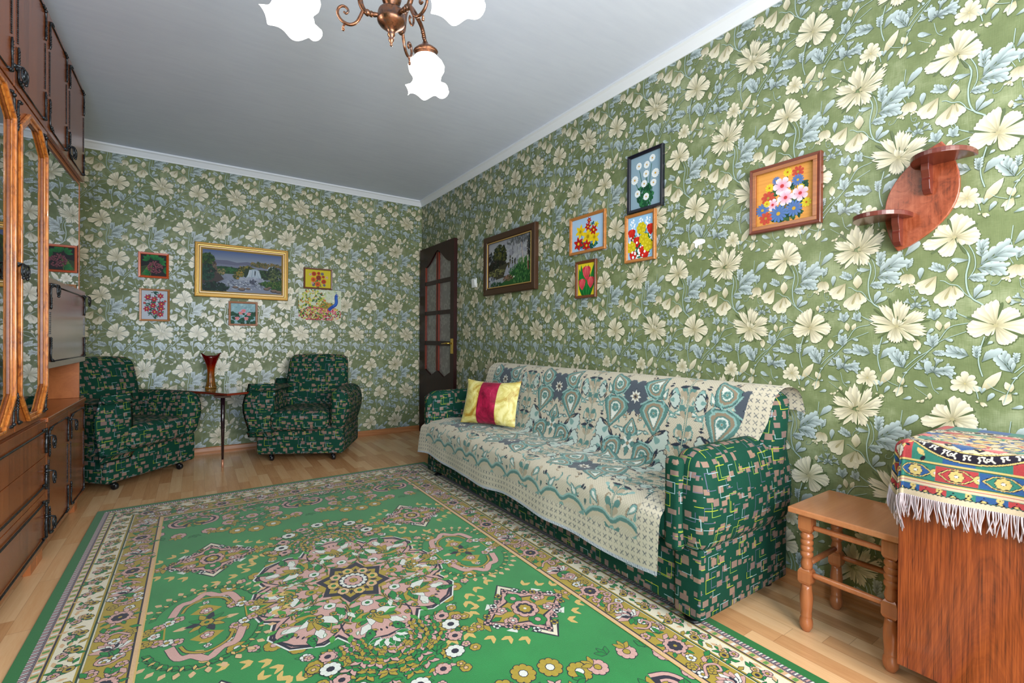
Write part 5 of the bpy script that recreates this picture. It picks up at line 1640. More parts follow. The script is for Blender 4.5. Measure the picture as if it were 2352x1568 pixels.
def cv_lotus(w, h):
    P = canvas_base(w, h, (140, 178, 188))
    dabs(P, 0, .1 * h, w * .5, h * .5, [(150, 186, 196), (132, 170, 182), (160, 194, 200)], 90, .03, 1.0)
    for i in range(46):
        x, z = rp.uniform(-.5, .5) * w, rp.uniform(-.5, .06) * h; r = rp.uniform(.012, .02)
        P.disc((x, z), r, arr((16, 66, 48)) * rp.uniform(.8, 1.5), 11, r * .8); P.stroke([(x, z), (x + r * .8, z + r * .4)], .0012, arr((60, 130, 90)), 2)
    for x, z in ((-.1, .02), (.0, .12), (.22, -.02), (-.24, -.24), (.12, -.24), (.02, .14)):
        for q in (-60, -30, 0, 30, 60, 180, 140, 220): a = math.radians(90 + q); P.drop((x * w, z * h), (x * w + .024 * math.cos(a), z * h + .018 * math.sin(a)), .5, arr((206, 60, 100)), arr((240, 168, 186)), 'point')
        P.disc((x * w, z * h), .0045, arr((226, 206, 90)), 7)
    return P
def cv_yellowsmall(w, h):
    P = canvas_base(w, h, (206, 188, 40))
    for x, z in ((-.1, -.3), (.1, -.3), (0, -.2)): stalk(P, (x * w, z * h), (.02 * w, -.5 * h), .004, (50, 90, 50))
    dabs(P, 0, -.25 * h, w * .2, h * .2, [(50, 96, 60), (90, 104, 120)], 34, .016)
    for x, z, r, c in ((-.30, .22, .014, 'p'), (.34, .1, .014, 'p'), (-.22, -.26, .014, 'p'), (.16, .28, .016, 'b'), (-.18, -.36, .014, 'b'), (.24, -.34, .014, 'b'), (-.02, -.0, .012, 'b')):
        bloom(P, (x * w, z * h), r, 7, (216, 170, 160) if c == 'p' else (90, 100, 130), (180, 120, 40))
    for x, z, r, c in ((-.16, .26, .024, 0), (.02, .30, .018, 0), (.02, .06, .028, 1), (-.18, -.06, .026, 2), (-.02, -.30, .027, 2), (.22, -.14, .025, 0), (.2, .12, .016, 0)):
        col = ((190, 44, 30), (150, 34, 34), (222, 86, 30))[c]; bloom(P, (x * w, z * h), r, 11, col, (30, 24, 20), 'round', None, None, None, .3); P.disc((x * w, z * h), r * .14, arr((214, 150, 40)), 6)
    return P
def cv_peacock(w, h):
    P = canvas_base(w, h, (206, 212, 190))
    dabs(P, 0, .30 * h, w * .5, h * .2, [(206, 214, 190), (226, 228, 210), (190, 204, 150)], 90, .03)
    dabs(P, -.2 * w, 0, w * .34, h * .5, [(186, 190, 60), (96, 130, 50), (216, 206, 120), (200, 120, 60), (60, 100, 60)], 330, .024)
    dabs(P, 0, -.30 * h, w * .52, h * .26, [(90, 130, 50), (190, 60, 80), (176, 180, 60), (50, 80, 60), (140, 40, 60), (220, 190, 120), (230, 120, 140)], 460, .022)
    dabs(P, .1 * w, -.14 * h, w * .3, h * .1, [(226, 130, 150), (190, 50, 90), (214, 200, 90)], 90, .02)
    P.drop((-.02 * w, -.06 * h), (.36 * w, .0 * h), .34, arr((150, 140, 50)), arr((176, 150, 50)), 'mid'); dabs(P, .18 * w, 0, w * .16, h * .08, [(190, 160, 60), (110, 120, 50), (206, 140, 60), (60, 110, 90)], 90, .014)
    P.stroke([(.20 * w, -.16 * h), (.28 * w, -.06 * h), (.36 * w, .02 * h), (.385 * w, .12 * h), (.375 * w, .26 * h), (.39 * w, .34 * h)], .030, arr((34, 72, 168)), 5); P.stroke([(.30 * w, -.03 * h), (.375 * w, .06 * h), (.38 * w, .2 * h), (.385 * w, .30 * h)], .012, arr((50, 110, 200)), 5)
    P.disc((.39 * w, .34 * h), .013, arr((34, 72, 168)), 9); P.drop((.40 * w, .34 * h), (.45 * w, .30 * h), .3, arr((190, 190, 190)), arr((120, 120, 120)), 'point'); P.disc((.395 * w, .35 * h), .003, arr((240, 240, 240)), 6)
    for q in (-.4, 0, .4): P.stroke([(.385 * w, .36 * h), (.375 * w + q * .02, .44 * h)], .0016, arr((60, 90, 150)), 2); P.disc((.375 * w + q * .02, .445 * h), .003, arr((90, 120, 180)), 5)
    return P
def grad(P, w, z0, z1, c0, c1, n=14, x0=None, x1=None):
    x0 = -w / 2 if x0 is None else x0; x1 = w / 2 if x1 is None else x1
    P.poly([(x0, z0), (x1, z0), (x1, z1), (x0, z1)], np.array([arr(c0), arr(c0), arr(c1), arr(c1)]))
def cv_waterfall(w, h):
    P = canvas_base(w, h, (70, 90, 110))
    grad(P, w, .12 * h, .5 * h, (150, 158, 168), (70, 92, 138))
    for pts, c in (([(-.5, .22), (-.34, .26), (-.2, .27), (-.08, .23), (.05, .27), (.14, .24), (.3, .22), (.5, .2), (.5, 0), (-.5, 0)], (96, 100, 124)),
                   ([(-.5, .14), (-.3, .17), (-.1, .16), (.02, .19), (.2, .12), (.5, .1), (.5, -.1), (-.5, -.1)], (112, 118, 140)),
                   ([(-.36, .10), (-.22, .12), (-.1, .10), (.06, .06), (.1, -.15), (-.4, -.15)], (34, 74, 44))):
        P.poly([(x * w, z * h) for x, z in pts], arr(c))
    dabs(P, -.18 * w, .03 * h, w * .18, h * .07, [(30, 74, 40), (44, 96, 50), (24, 56, 36)], 120, .024)
    grad(P, w, -.5 * h, -.06 * h, (70, 84, 100), (128, 136, 152))
    dabs(P, .30 * w, .22 * h, w * .22, h * .06, [(96, 92, 60), (120, 104, 60), (66, 76, 52)], 120, .026)
    P.poly([(x * w, z * h) for x, z in ((.12, .16), (.5, .10), (.5, .0), (.12, .02))], arr((120, 126, 146)))
    P.poly([(x * w, z * h) for x, z in ((.30, .10), (.33, .19), (.38, .20), (.40, .08))], arr((160, 176, 190)))
    dabs(P, .04 * w, .05 * h, w * .11, h * .11, [(46, 66, 34), (90, 96, 36), (30, 48, 30), (120, 110, 40)], 150, .024)
    dabs(P, -.06 * w, -.08 * h, w * .07, h * .10, [(150, 120, 50), (100, 104, 44), (50, 66, 34)], 100, .022)
    P.poly([(x * w, z * h) for x, z in ((.02, .10), (.3, .09), (.42, .06), (.45, -.15), (.0, -.15))], arr((34, 54, 40)))
    dabs(P, .28 * w, -.0 * h, w * .14, h * .08, [(34, 64, 40), (50, 84, 44), (24, 44, 34)], 110, .022)
    # the fall
    P.poly([(x * w, z * h) for x, z in ((.075, .02), (.10, .09), (.14, .11), (.18, .09), (.22, -.04), (.24, -.20), (.0, -.20), (.045, -.08))], arr((140, 160, 178)))
    for k in range(36):
        x = rp.uniform(.075, .20); P.stroke([(x * w, .08 * h), ((x + (x - .135) * .3) * w, -.05 * h), ((x + (x - .135) * .5) * w, rp.uniform(-.19, -.08) * h)], .0022, arr((196, 208, 220)) * rp.uniform(.75, 1.05), 3)
    P.drop((.145 * w, -.06 * h), (.15 * w, .07 * h), .2, arr((40, 50, 60)), arr((60, 70, 80)), 'mid')
    dabs(P, .10 * w, -.17 * h, w * .16, h * .05, [(160, 168, 184), (142, 150, 170)], 90, .03, 0)
    # river and rocks
    P.poly([(x * w, z * h) for x, z in ((-.24, -.07), (-.14, -.10), (-.12, -.2), (.1, -.22), (.5, -.40), (.5, -.5), (-.2, -.5), (-.30, -.3), (-.2, -.16))], arr((128, 136, 156)))
    dabs(P, 0, -.32 * h, w * .28, h * .12, [(190, 198, 210), (150, 160, 178), (70, 78, 92), (110, 120, 140)], 260, .024, 2.9, .25)
    dabs(P, .12 * w, -.22 * h, w * .04, h * .05, [(60, 66, 84), (84, 90, 110)], 34, .02, 1.4)
    # right bank
    P.poly([(x * w, z * h) for x, z in ((.18, -.25), (.3, -.20), (.5, -.12), (.5, -.42), (.36, -.38))], arr((34, 70, 34)))
    dabs(P, .36 * w, -.26 * h, w * .14, h * .09, [(44, 86, 36), (30, 62, 32), (90, 110, 50)], 140, .022)
    dabs(P, .40 * w, .0 * h, w * .10, h * .18, [(70, 88, 52), (100, 110, 66), (36, 56, 44), (28, 44, 40)], 190, .024)
    for x, z, r in ((.30, -.38, .028), (.40, -.42, .034), (.34, -.34, .018), (-.02, -.42, .03), (.06, -.40, .02), (-.1, -.38, .024), (.46, -.44, .03)):
        P.disc((x * w, z * h), r, arr((70, 60, 58)), 9, r * .5); P.disc((x * w, z * h + r * .12), r * .8, arr((126, 108, 96)), 9, r * .3)
    # left crag and trees
    P.poly([(x * w, z * h) for x, z in ((-.5, .36), (-.42, .32), (-.37, .2), (-.34, .02), (-.28, -.1), (-.24, -.2), (-.34, -.3), (-.5, -.34))], arr((62, 56, 56)))
    dabs(P, -.38 * w, .02 * h, w * .06, h * .2, [(90, 76, 66), (56, 50, 54), (110, 94, 80)], 80, .026, 1.4)
    dabs(P, -.44 * w, .26 * h, w * .08, h * .14, [(30, 66, 34), (56, 84, 36), (22, 48, 30)], 130, .026)
    dabs(P, -.44 * w, -.06 * h, w * .09, h * .2, [(20, 56, 46), (28, 70, 56), (16, 40, 36)], 170, .026)
    dabs(P, -.27 * w, -.02 * h, w * .045, h * .07, [(120, 116, 76), (60, 84, 56), (150, 130, 90)], 60, .02)
    dabs(P, -.36 * w, -.40 * h, w * .18, h * .11, [(16, 44, 38), (24, 56, 44), (12, 32, 32)], 190, .028)
    return P
def cv_birch(w, h):
    P = canvas_base(w, h, (150, 154, 158))
    grad(P, w, -.1 * h, .5 * h, (176, 178, 180), (150, 152, 160))
    dabs(P, 0, .2 * h, w * .5, h * .3, [(160, 162, 168), (170, 172, 174), (148, 150, 160)], 120, .06, .3)
    dabs(P, -.45 * w, .05 * h, w * .08, h * .25, [(30, 40, 40), (50, 60, 64), (24, 30, 30)], 90, .03, 1.5)
    dabs(P, -.22 * w, .18 * h, w * .16, h * .24, [(34, 46, 28), (60, 66, 30), (24, 32, 24), (80, 80, 36)], 330, .03)
    dabs(P, -.28 * w, -.04 * h, w * .22, h * .12, [(20, 28, 20), (30, 36, 28), (44, 36, 34)], 200, .03)
    P.poly([(x * w, z * h) for x, z in ((-.5, -.14), (-.1, -.02), (.0, -.0), (.06, -.1), (-.1, -.3), (-.5, -.36))], arr((60, 58, 44)))
    dabs(P, -.28 * w, -.18 * h, w * .22, h * .07, [(150, 150, 90), (60, 60, 44), (110, 112, 70), (40, 40, 34)], 120, .036, .25, .2)
    P.poly([(x * w, z * h) for x, z in ((-.12, -.28), (-.06, -.10), (.02, .0), (.12, .02), (.16, -.05), (.0, -.28))], arr((150, 152, 164)))
    dabs(P, -.42 * w, -.33 * h, w * .1, h * .08, [(150, 160, 180), (90, 96, 110), (190, 196, 206)], 60, .024, 1.6, .3)
    P.poly([(x * w, z * h) for x, z in ((-.24, -.5), (-.05, -.34), (.2, -.1), (.42, .08), (.5, .12), (.5, -.5))], arr((40, 84, 40)))
    dabs(P, .25 * w, -.26 * h, w * .26, h * .2, [(40, 92, 44), (70, 120, 60), (28, 66, 36), (96, 136, 76), (20, 56, 40)], 420, .022, 1.4, .35)
    dabs(P, .34 * w, -.02 * h, w * .14, h * .08, [(110, 140, 84), (84, 120, 66)], 90, .02, 1.2, .3)
    dabs(P, -.02 * w, -.34 * h, w * .12, h * .06, [(110, 80, 64), (70, 44, 34), (160, 130, 104)], 70, .03, .5, .2)
    dabs(P, -.30 * w, -.44 * h, w * .16, h * .05, [(24, 60, 36), (36, 80, 44)], 90, .022, 1.4, .35)
    for x, z, hh in ((.03, .06, .16), (.08, -.0, .14), (.14, .0, .10), (.0, -.06, .1)): dabs(P, x * w, z * h, .008, hh * h * .6, [(44, 44, 30), (80, 76, 40)], 18, .016, 1.3)
    P.stroke([(.33 * w, -.08 * h), (.30 * w, .14 * h), (.28 * w, .36 * h)], .010, arr((190, 176, 168)), 4); P.stroke([(.42 * w, -.22 * h), (.41 * w, .1 * h), (.40 * w, .46 * h)], .014, arr((206, 196, 190)), 4)
    P.stroke([(.425 * w, -.24 * h), (.418 * w, -.06 * h)], .015, arr((110, 60, 50)), 3)
    for k in range(22): z = rp.uniform(-.05, .44); P.rect(.395 * w, z * h, .415 * w, (z + .012) * h, arr((60, 50, 50)))
    dabs(P, .46 * w, .22 * h, w * .05, h * .26, [(40, 44, 40), (60, 60, 56)], 110, .024, 1.5)
    for k in range(46):
        x = rp.uniform(.05, .46); z = rp.uniform(.26, .46); L = rp.uniform(.05, .17)
        for j in range(6): P.drop((x * w, (z - L * j / 6) * h), ((x + rp.uniform(-.01, .01)) * w, (z - L * (j + 1) / 6) * h), .3, arr((84, 86, 90)), arr((96, 98, 104)), 'mid', 0, n=3)
    dabs(P, .2 * w, .42 * h, w * .26, h * .07, [(80, 84, 84), (110, 112, 116)], 120, .024, 1.5)
    P.disc((.12 * w, -.33 * h), .008, arr((220, 220, 210)), 7)
    return P
def gold_mat():
    m, nt, b = new_mat('gilt_frame'); N = NT(nt)
    b.inputs['Base Color'].default_value = L4((214, 176, 104)); b.inputs['Metallic'].default_value = .55; b.inputs['Roughness'].default_value = .36
    return m
M_gilt = gold_mat()
M_giltdark = plain('dark_gilt_edge', (92, 62, 30), .4, .4)
M_cream = plain('cream_gilt', (220, 190, 150), .35, .2)
M_oakfr = wood_strip('honey_pine_frame', (196, 126, 62))
M_brownfr = wood_strip('brown_frame', (120, 66, 34))
M_orangefr = wood_strip('orange_lacquer_frame', (208, 84, 30), .3, .3, .9)
M_redbr = wood_strip('red_brown_frame', (116, 50, 30))
M_blackfr = plain('black_frame', (22, 24, 36), .25, 0, .5, coat=.3)
M_umber = plain('dark_umber_frame', (62, 36, 18), .35, 0, .5)
M_tan = wood_strip('tan_frame', (176, 110, 66))
# right wall
frame_picture('daisy_painting', 'R', 3.038, 1.760, 3.286, 2.094, .019, .022, FLATP, M_blackfr, cv_daisies, 'black framed painting of white daisies on grey blue')
frame_picture('flower_painting', 'R', 2.528, 1.592, 2.856, 1.840, .019, .018, FLATP, M_oakfr, cv_lilies_sky, 'pine framed painting of yellow and red lilies on pale blue', tilt=-.0)
frame_picture('tulip_painting', 'R', 3.020, 1.476, 3.236, 1.754, .018, .020, FLATP, M_oakfr, cv_bouquet, 'pine framed bouquet of red tulips and yellow blooms, below the black framed daisies')
frame_picture('tulip_painting', 'R', 2.590, 1.300, 2.779, 1.542, .018, .018, FLATP, M_brownfr, cv_tulips_yellow, 'small brown framed painting of pink tulips on yellow')
r = frame_picture('bouquet_painting', 'R', 3.767, 1.508, 4.059, 1.798, .026, .024, FLATP, M_redbr, cv_orange, 'red-brown framed bouquet of blue, white and red flowers on orange')
MB_ = MB()
w_, h_ = .292, .290
for k, (a, b, c, d) in enumerate(((-1, 1, -1, -.93), (-1, 1, .93, 1), (-1, -.93, -1, 1), (.93, 1, -1, 1))):
    pass
# inner wooden slip of the orange picture
def slip(root, w, h, b, t, y, mat, name='inner_slip'):
    m = MB()
    m.box(-w / 2 + b, w / 2 - b, y, y - .004, -h / 2 + b, -h / 2 + b + t).box(-w / 2 + b, w / 2 - b, y, y - .004, h / 2 - b - t, h / 2 - b)
    m.box(-w / 2 + b, -w / 2 + b + t, y, y - .004, -h / 2 + b + t, h / 2 - b - t).box(w / 2 - b - t, w / 2 - b, y, y - .004, -h / 2 + b + t, h / 2 - b - t)
    o = m.build(name, mat, root, bevel=.0015); return o
slip(r, w_, h_, .014, .016, -.0195, M_tan)
r = frame_picture('landscape_painting', 'R', 1.420, 1.402, 2.165, 1.899, .062, .034, [(0, 0), (0, .85), (.1, 1), (.75, .9), (.8, .75), (1, .6), (1, 0)], M_umber, cv_birch, 'dark framed landscape of birches and a stream, nearest the door')
slip(r, .745, .497, .055, .008, -.0245, M_gilt, 'gilt_slip')
# back wall
frame_picture('grape_painting', 'B', -2.495, 1.520, -2.291, 1.731, .018, .018, FLATP, M_orangefr, cv_grapes, 'orange framed picture of dark grapes on black')
frame_picture('flower_painting', 'B', -2.488, 1.160, -2.284, 1.430, .016, .016, FLATP, M_oakfr, cv_redlily, 'light framed painting of crimson lilies on white, under the grapes')
r = frame_picture('waterfall_painting', 'B', -2.112, 1.382, -1.371, 1.860, .058, .034, OLDP, M_gilt, cv_waterfall, 'wide gilt framed landscape with a waterfall', tilt=.004)
m = MB()
for sx in (-1, 1):
    for i in range(44): m.ball((sx * (.3705 - .003), -.020, -.236 + i * .011), .0042, 6, 4)
for sz in (-1, 1):
    for i in range(67): m.ball((-.367 + i * .0111, -.020, sz * .236), .0042, 6, 4)
m.build('beaded_edge', M_giltdark, r)
slip(r, .741, .478, .030, .015, -.0225, M_cream, 'cream_slip')
frame_picture('lotus_painting', 'B', -1.857, 1.136, -1.626, 1.356, .018, .016, FLATP, M_tan, cv_lotus, 'small square picture of pink water lilies, under the waterfall painting')
frame_picture('flower_painting', 'B', -1.232, 1.512, -.963, 1.718, .016, .016, FLATP, M_brownfr, cv_yellowsmall, 'brown framed red flowers on a yellow ground')
def peacock():
    w, h = .400, .302
    root = empty('peacock_picture', (-1.076, -.0012, 1.357), 0, 'unframed print of a blue peacock in a flower garden', 'picture')
    V, C, cnt = cv_peacock(w, h).emit(.0002, 2e-5, None, .004)
    fn = lambda V: np.column_stack([np.clip(V[:, 0], -w / 2, w / 2), -(.004 + V[:, 2]), np.clip(V[:, 1], -h / 2, h / 2)])
    y0 = -.004
    bv = [(-w / 2, y0, -h / 2), (w / 2, y0, -h / 2), (w / 2, y0, h / 2), (-w / 2, y0, h / 2), (-w / 2, 0, -h / 2), (w / 2, 0, -h / 2), (w / 2, 0, h / 2), (-w / 2, 0, h / 2)]
    bf = [(0, 1, 2, 3), (5, 4, 7, 6), (4, 0, 3, 7), (1, 5, 6, 2), (3, 2, 6, 7), (4, 5, 1, 0)]
    pattern_mesh('print', [(V, C, cnt)], fn, (M_board, M_paint), (bv, bf), root)
peacock()

# ------------------------------------------------------------------ light switch
def switch():
    r = empty('light_switch', (-.0, -1.211, 1.538), 0, 'white rocker light switch on the wallpaper near the door', 'switch')
    MB().box(-.010, 0, -.042, .042, -.042, .042).build('plate', M_pvc, r, bevel=.003)
    MB().add([(-.009, -.028, -.028), (-.009, .028, -.028), (-.009, .028, .028), (-.009, -.028, .028), (-.013, -.028, -.028), (-.013, .028, -.028), (-.019, .028, .028), (-.019, -.028, .028)],
             [(0, 1, 2, 3), (4, 7, 6, 5), (0, 4, 5, 1), (1, 5, 6, 2), (2, 6, 7, 3), (3, 7, 4, 0)]).build('rocker', M_pvc, r, bevel=.0015)
switch()

# ------------------------------------------------------------------ door in the right wall
def door():
    Y0, Y1, H = .045, .868, 2.008      # s = -y
    r = empty('door_1', (0, -Y0, 0), 0, kind='structure')
    M_mah = wood('mahogany', (30, 10, 10), (52, 20, 17), 'z', 1, .42, 1, 0, 1, .8, spec=.25)
    M_edge = plain('reddish_moulding', (110, 38, 20), .35, 0, .4)
    fn = lambda x, z, d: (-d, -(x), z)
    W = Y1 - Y0
    def F(s): return s - Y0
    m = MB()
    T = .036
    def bar(s0, s1, z0, z1, t0=.0, t1=T): m.box(-t1, -t0, -F(s1), -F(s0), z0, z1)
    bar(Y0, .185, 0, H); bar(.792, Y1, 0, H)
    bar(.185, .792, 0, .14)
    xs0, xs1, xm0, xm1 = .185, .792, .474, .512
    # top rail with arch cut (prism in s,z)
    def arch(n=14, a=xs0, b=xs1, z0=1.795, z1=1.945):
        pts = []
        for i in range(n + 1):
            t = i / n; k = abs(2 * t - 1)
            zz = z1 - (z1 - z0) * (k ** 1.0 * (3 - 2 * k) * k) ** .8
            pts.append((a + (b - a) * t, zz))
        return pts
    A = arch()
    def prism(poly, t0=0, t1=T): m.prism([(s, z) for s, z in poly], t0, t1, lambda x, y, z: (-z, -F(x), y))
    # split into convex-ish quads
    for (a, za), (b, zb) in zip(A[:-1], A[1:]): prism([(a, za), (b, zb), (b, H), (a, H)])
    # horizontal glazing bars
    for z0, z1 in ((1.600, 1.640), (1.280, 1.320), (.960, 1.005)): bar(xs0, xs1, z0, z1, .004, T - .004)
    bar(xm0, xm1, .69, 1.93, .004, T - .003)
    # lock rail with two pointed cuts
    def vee(a, b, zc, zt):
        c = (a + b) / 2
        prism([(a, zt), (a + .035, zt - .012), (c, zc), (c, .50), (a, .50)]); prism([(b, zt), (b - .035, zt - .012), (c, zc), (c, .50), (b, .50)])
    vee(xs0, xm0 + .019, .640, .700); vee(xm1 - .019, xs1, .640, .700)
    B = arch(14, xs0, xs1, .36, .485)
    for (a, za), (b, zb) in zip(B[:-1], B[1:]): prism([(a, za), (b, zb), (b, .50), (a, .50)])
    m.build('frame', M_mah, r)
    MB().box(-.020, -.008, -F(xs1 + .005), -F(xs0 - .005), .12, .499).build('lower_panel', M_mah, r)
    e = MB()
    for s in (xs0, xm0 - .004, xm1 - .004 + .0):
        for z0, z1 in ((.70, .96), (1.005, 1.28), (1.32, 1.60), (1.64, 1.80 if s == xs0 else 1.92)):
            e.box(-T - .001, -.012, -F(s + .010), -F(s), z0, z1)
    e.box(-T - .001, -.012, -F(xs0 + .010), -F(xs0), .14, .40)
    e.build('glazing_bead', M_edge, r)
    gm, nt, b = new_mat('frosted_lace_glass'); N = NT(nt); co = N.coord()
    v = N.node('ShaderNodeTexVoronoi', feature='SMOOTH_F1'); v.inputs['Scale'].default_value = 15; v.inputs['Smoothness'].default_value = .4
    N.l.new(N.mapping(co, (1, 1, 1)), v.inputs['Vector'])
    nz = N.noise(co, 38, 4, .7, 2.0)
    f = N.math('ADD', N.math('MULTIPLY', v.outputs['Distance'], .7), N.math('MULTIPLY', nz, .6))
    N.put(b.inputs['Base Color'], N.ramp(f, [(.42, L4((112, 108, 104))), (.56, L4((150, 146, 140))), (.7, L4((120, 116, 112)))]))
    b.inputs['Roughness'].default_value = .3
    g = MB().box(-.017, -.013, -F(xs1 + .004), -F(xs0 - .004), .63, 1.95).build('patterned_glass', gm, r)
    M_br = plain('brass', (206, 170, 80), .25, .85)
    h = MB(); sh = .829
    h.box(-T - .006, -T, -F(sh + .018), -F(sh - .018), .885, 1.03)
    h.tube([(-T - .004, -F(sh), .985), (-T - .045, -F(sh), .985), (-T - .052, -F(sh - .012), .985), (-T - .052, -F(sh - .12), .980)], [.008, .008, .008, .006], 10)
    h.build('door_handle', M_br, r)
    for z in (1.76, .25): MB().lathe([(.007, -.05), (.007, .05)], 10, (-.030, -F(.040), z)).build('hinge', M_br, r)
    # casing strip between door and corner
    struct(MB().box(-.012, 0, -.044, -.020, 0, 2.01).build('trim_3', M_mah))
door()

# ------------------------------------------------------------------ stool
def stool():
    cx, cy0 = -.178, -4.262
    r = empty('stool', (cx, cy0, 0), 0, 'small beech stool with turned ringed legs between sofa and cabinet', 'stool')
    M_st = wood('beech_stool', (158, 90, 50), (196, 122, 76), 'z', 1, .3, 1, .35, 1, .7)
    M_top = wood('beech_top', (178, 108, 66), (208, 140, 94), 'x', 1, .28, 1, .3, 1, .7)
    hw, hd = .168, .168
    MB().box(-hw, hw, -hd, hd, .418, .438).build('seat', M_top, r, bevel=.004)
    lx, ly = .122, .122
    for sx in (-1, 1):
        for sy in (-1, 1):
            m = MB(); x, y = sx * lx, sy * ly
            def blk(z0, z1, h=.021): m.prism([(x + a * h, y + b * h) for a, b in ((-1, -.8), (-.8, -1), (.8, -1), (1, -.8), (1, .8), (.8, 1), (-.8, 1), (-1, .8))], z0, z1)
            def chamf(z0, z1, h=.0215):
                prof = [(h * .86, z0), (h * 1.16, z0 + .006), (h * 1.36, z0 + .014), (h * 1.36, z1 - .014), (h * 1.16, z1 - .006), (h * .86, z1)]
                vs = []; 
                for R, z in prof:
                    for a in range(4): an = PI / 4 + a * PI / 2; vs.append((x + R * math.cos(an), y + R * math.sin(an), z))
                fs = [(k * 4 + i, k * 4 + (i + 1) % 4, (k + 1) * 4 + (i + 1) % 4, (k + 1) * 4 + i) for k in range(len(prof) - 1) for i in range(4)] + [(3, 2, 1, 0), (20, 21, 22, 23)]
                m.add(vs, fs)
            chamf(.350, .419)
            prof = [(.016, .350)]
            for k in range(4): z = .346 - k * .021; prof += [(.0165, z), (.0200, z - .004), (.0205, z - .010), (.0195, z - .016), (.0160, z - .020)]
            prof += [(.0150, .258), (.0175, .246), (.019, .236), (.017, .228), (.0175, .222)]
            m.lathe(prof[::-1], 20, (x, y, 0))
            chamf(.165, .224)
            prof = [(.016, .166), (.0175, .150), (.0205, .125), (.0205, .105), (.018, .075), (.0165, .062), (.0185, .058), (.0175, .053), (.0165, .050), (.020, .042), (.0215, .030), (.020, .016), (.014, .004), (.012, 0)]
            m.lathe(prof[::-1], 20, (x, y, 0))
            m.build('leg', M_st, r)
    for sx in (-1, 1):
        for z, rr in ((.205, .0095), (.372, .009)):
            if z < .3 or True:
                MB().tube([(sx * lx, -ly + .018, z), (sx * lx, -ly + .03, z), (sx * lx, 0, z), (sx * lx, ly - .03, z), (sx * lx, ly - .018, z)], [rr * .85, rr, rr * 1.15, rr, rr * .85], 12).build('stretcher', M_st, r)
    for sy in (-1, 1):
        MB().tube([(-lx + .018, sy * ly, .235), (0, sy * ly, .235), (lx - .018, sy * ly, .235)], [.009, .0105, .009], 12).build('stretcher', M_st, r)
stool()

# ------------------------------------------------------------------ low cabinet with the oriental cloth
CBX0, CBX1, CBY0, CBY1, CBZ = -.400, -.028, -5.24, -4.432, .742
def low_cabinet():
    cx, cy0 = (CBX0 + CBX1) / 2, (CBY0 + CBY1) / 2
    r = empty('low_cabinet', (cx, cy0, 0), 0, 'polished orange-brown cabinet with short legs, half covered by the fringed cloth', 'cabinet')
    m, nt, b = new_mat('polished_mahogany_veneer'); N = NT(nt); co = N.coord()
    X, Y, Z = N.sep(co)
    # cathedral flame figure rising in the middle of the panel
    yy = N.math('ADD', Y, N.math('MULTIPLY', N.math('SUBTRACT', N.noise(N.mapping(co, (1, 2, .8)), 3, 3), .5), .10))
    yc = N.math('SUBTRACT', yy, .22)
    par = N.math('MULTIPLY', N.math('MULTIPLY', yc, yc), 30.0)
    rings = N.math('ADD', N.math('ADD', par, N.math('MULTIPLY', Z, .8)), N.math('MULTIPLY', N.noise(N.mapping(co, (1, 8, 1)), 6, 3), .05))
    w = N.noise(N.comb(0.0, 0.0, N.math('MULTIPLY', rings, 1.0)), 16, 4, .7)
    streak = N.noise(N.mapping(co, (1, 1, .02)), 330, 3, .7)
    st2 = N.noise(N.mapping(co, (1, 1, .05)), 60, 4, .65)
    f = N.math('ADD', N.math('MULTIPLY', w, .45), N.math('ADD', N.math('MULTIPLY', streak, .75), N.math('MULTIPLY', st2, .55)))
    N.put(b.inputs['Base Color'], N.ramp(N.math('SUBTRACT', f, .38), [(.30, L4((66, 24, 8))), (.47, L4((126, 54, 20))), (.66, L4((160, 78, 32)))]))
    b.inputs['Roughness'].default_value = .22; b.inputs['Coat Weight'].default_value = .5; b.inputs['Coat Roughness'].default_value = .12
    z0 = .095
    body = MB().box(CBX0 + .004 - cx, CBX1 - cx, CBY0 - cy0, CBY1 - cy0, z0 + .004, CBZ).build('body', m, r)
    MB().box(CBX0 - .014 - cx, CBX0 + .003 - cx, CBY0 - cy0, CBY1 - cy0, z0, CBZ - .004).build('front_panel', m, r, bevel=.0015)
    ml = plain('worn_leg_wood', (120, 74, 50), .5)
    for x in (-.355, -.09):
        for y in (-4.53, -5.15): MB().box(x - .02 - cx, x + .02 - cx, y - .02 - cy0, y + .02 - cy0, 0, z0 + .004).build('leg', ml, r, bevel=.003)
low_cabinet()

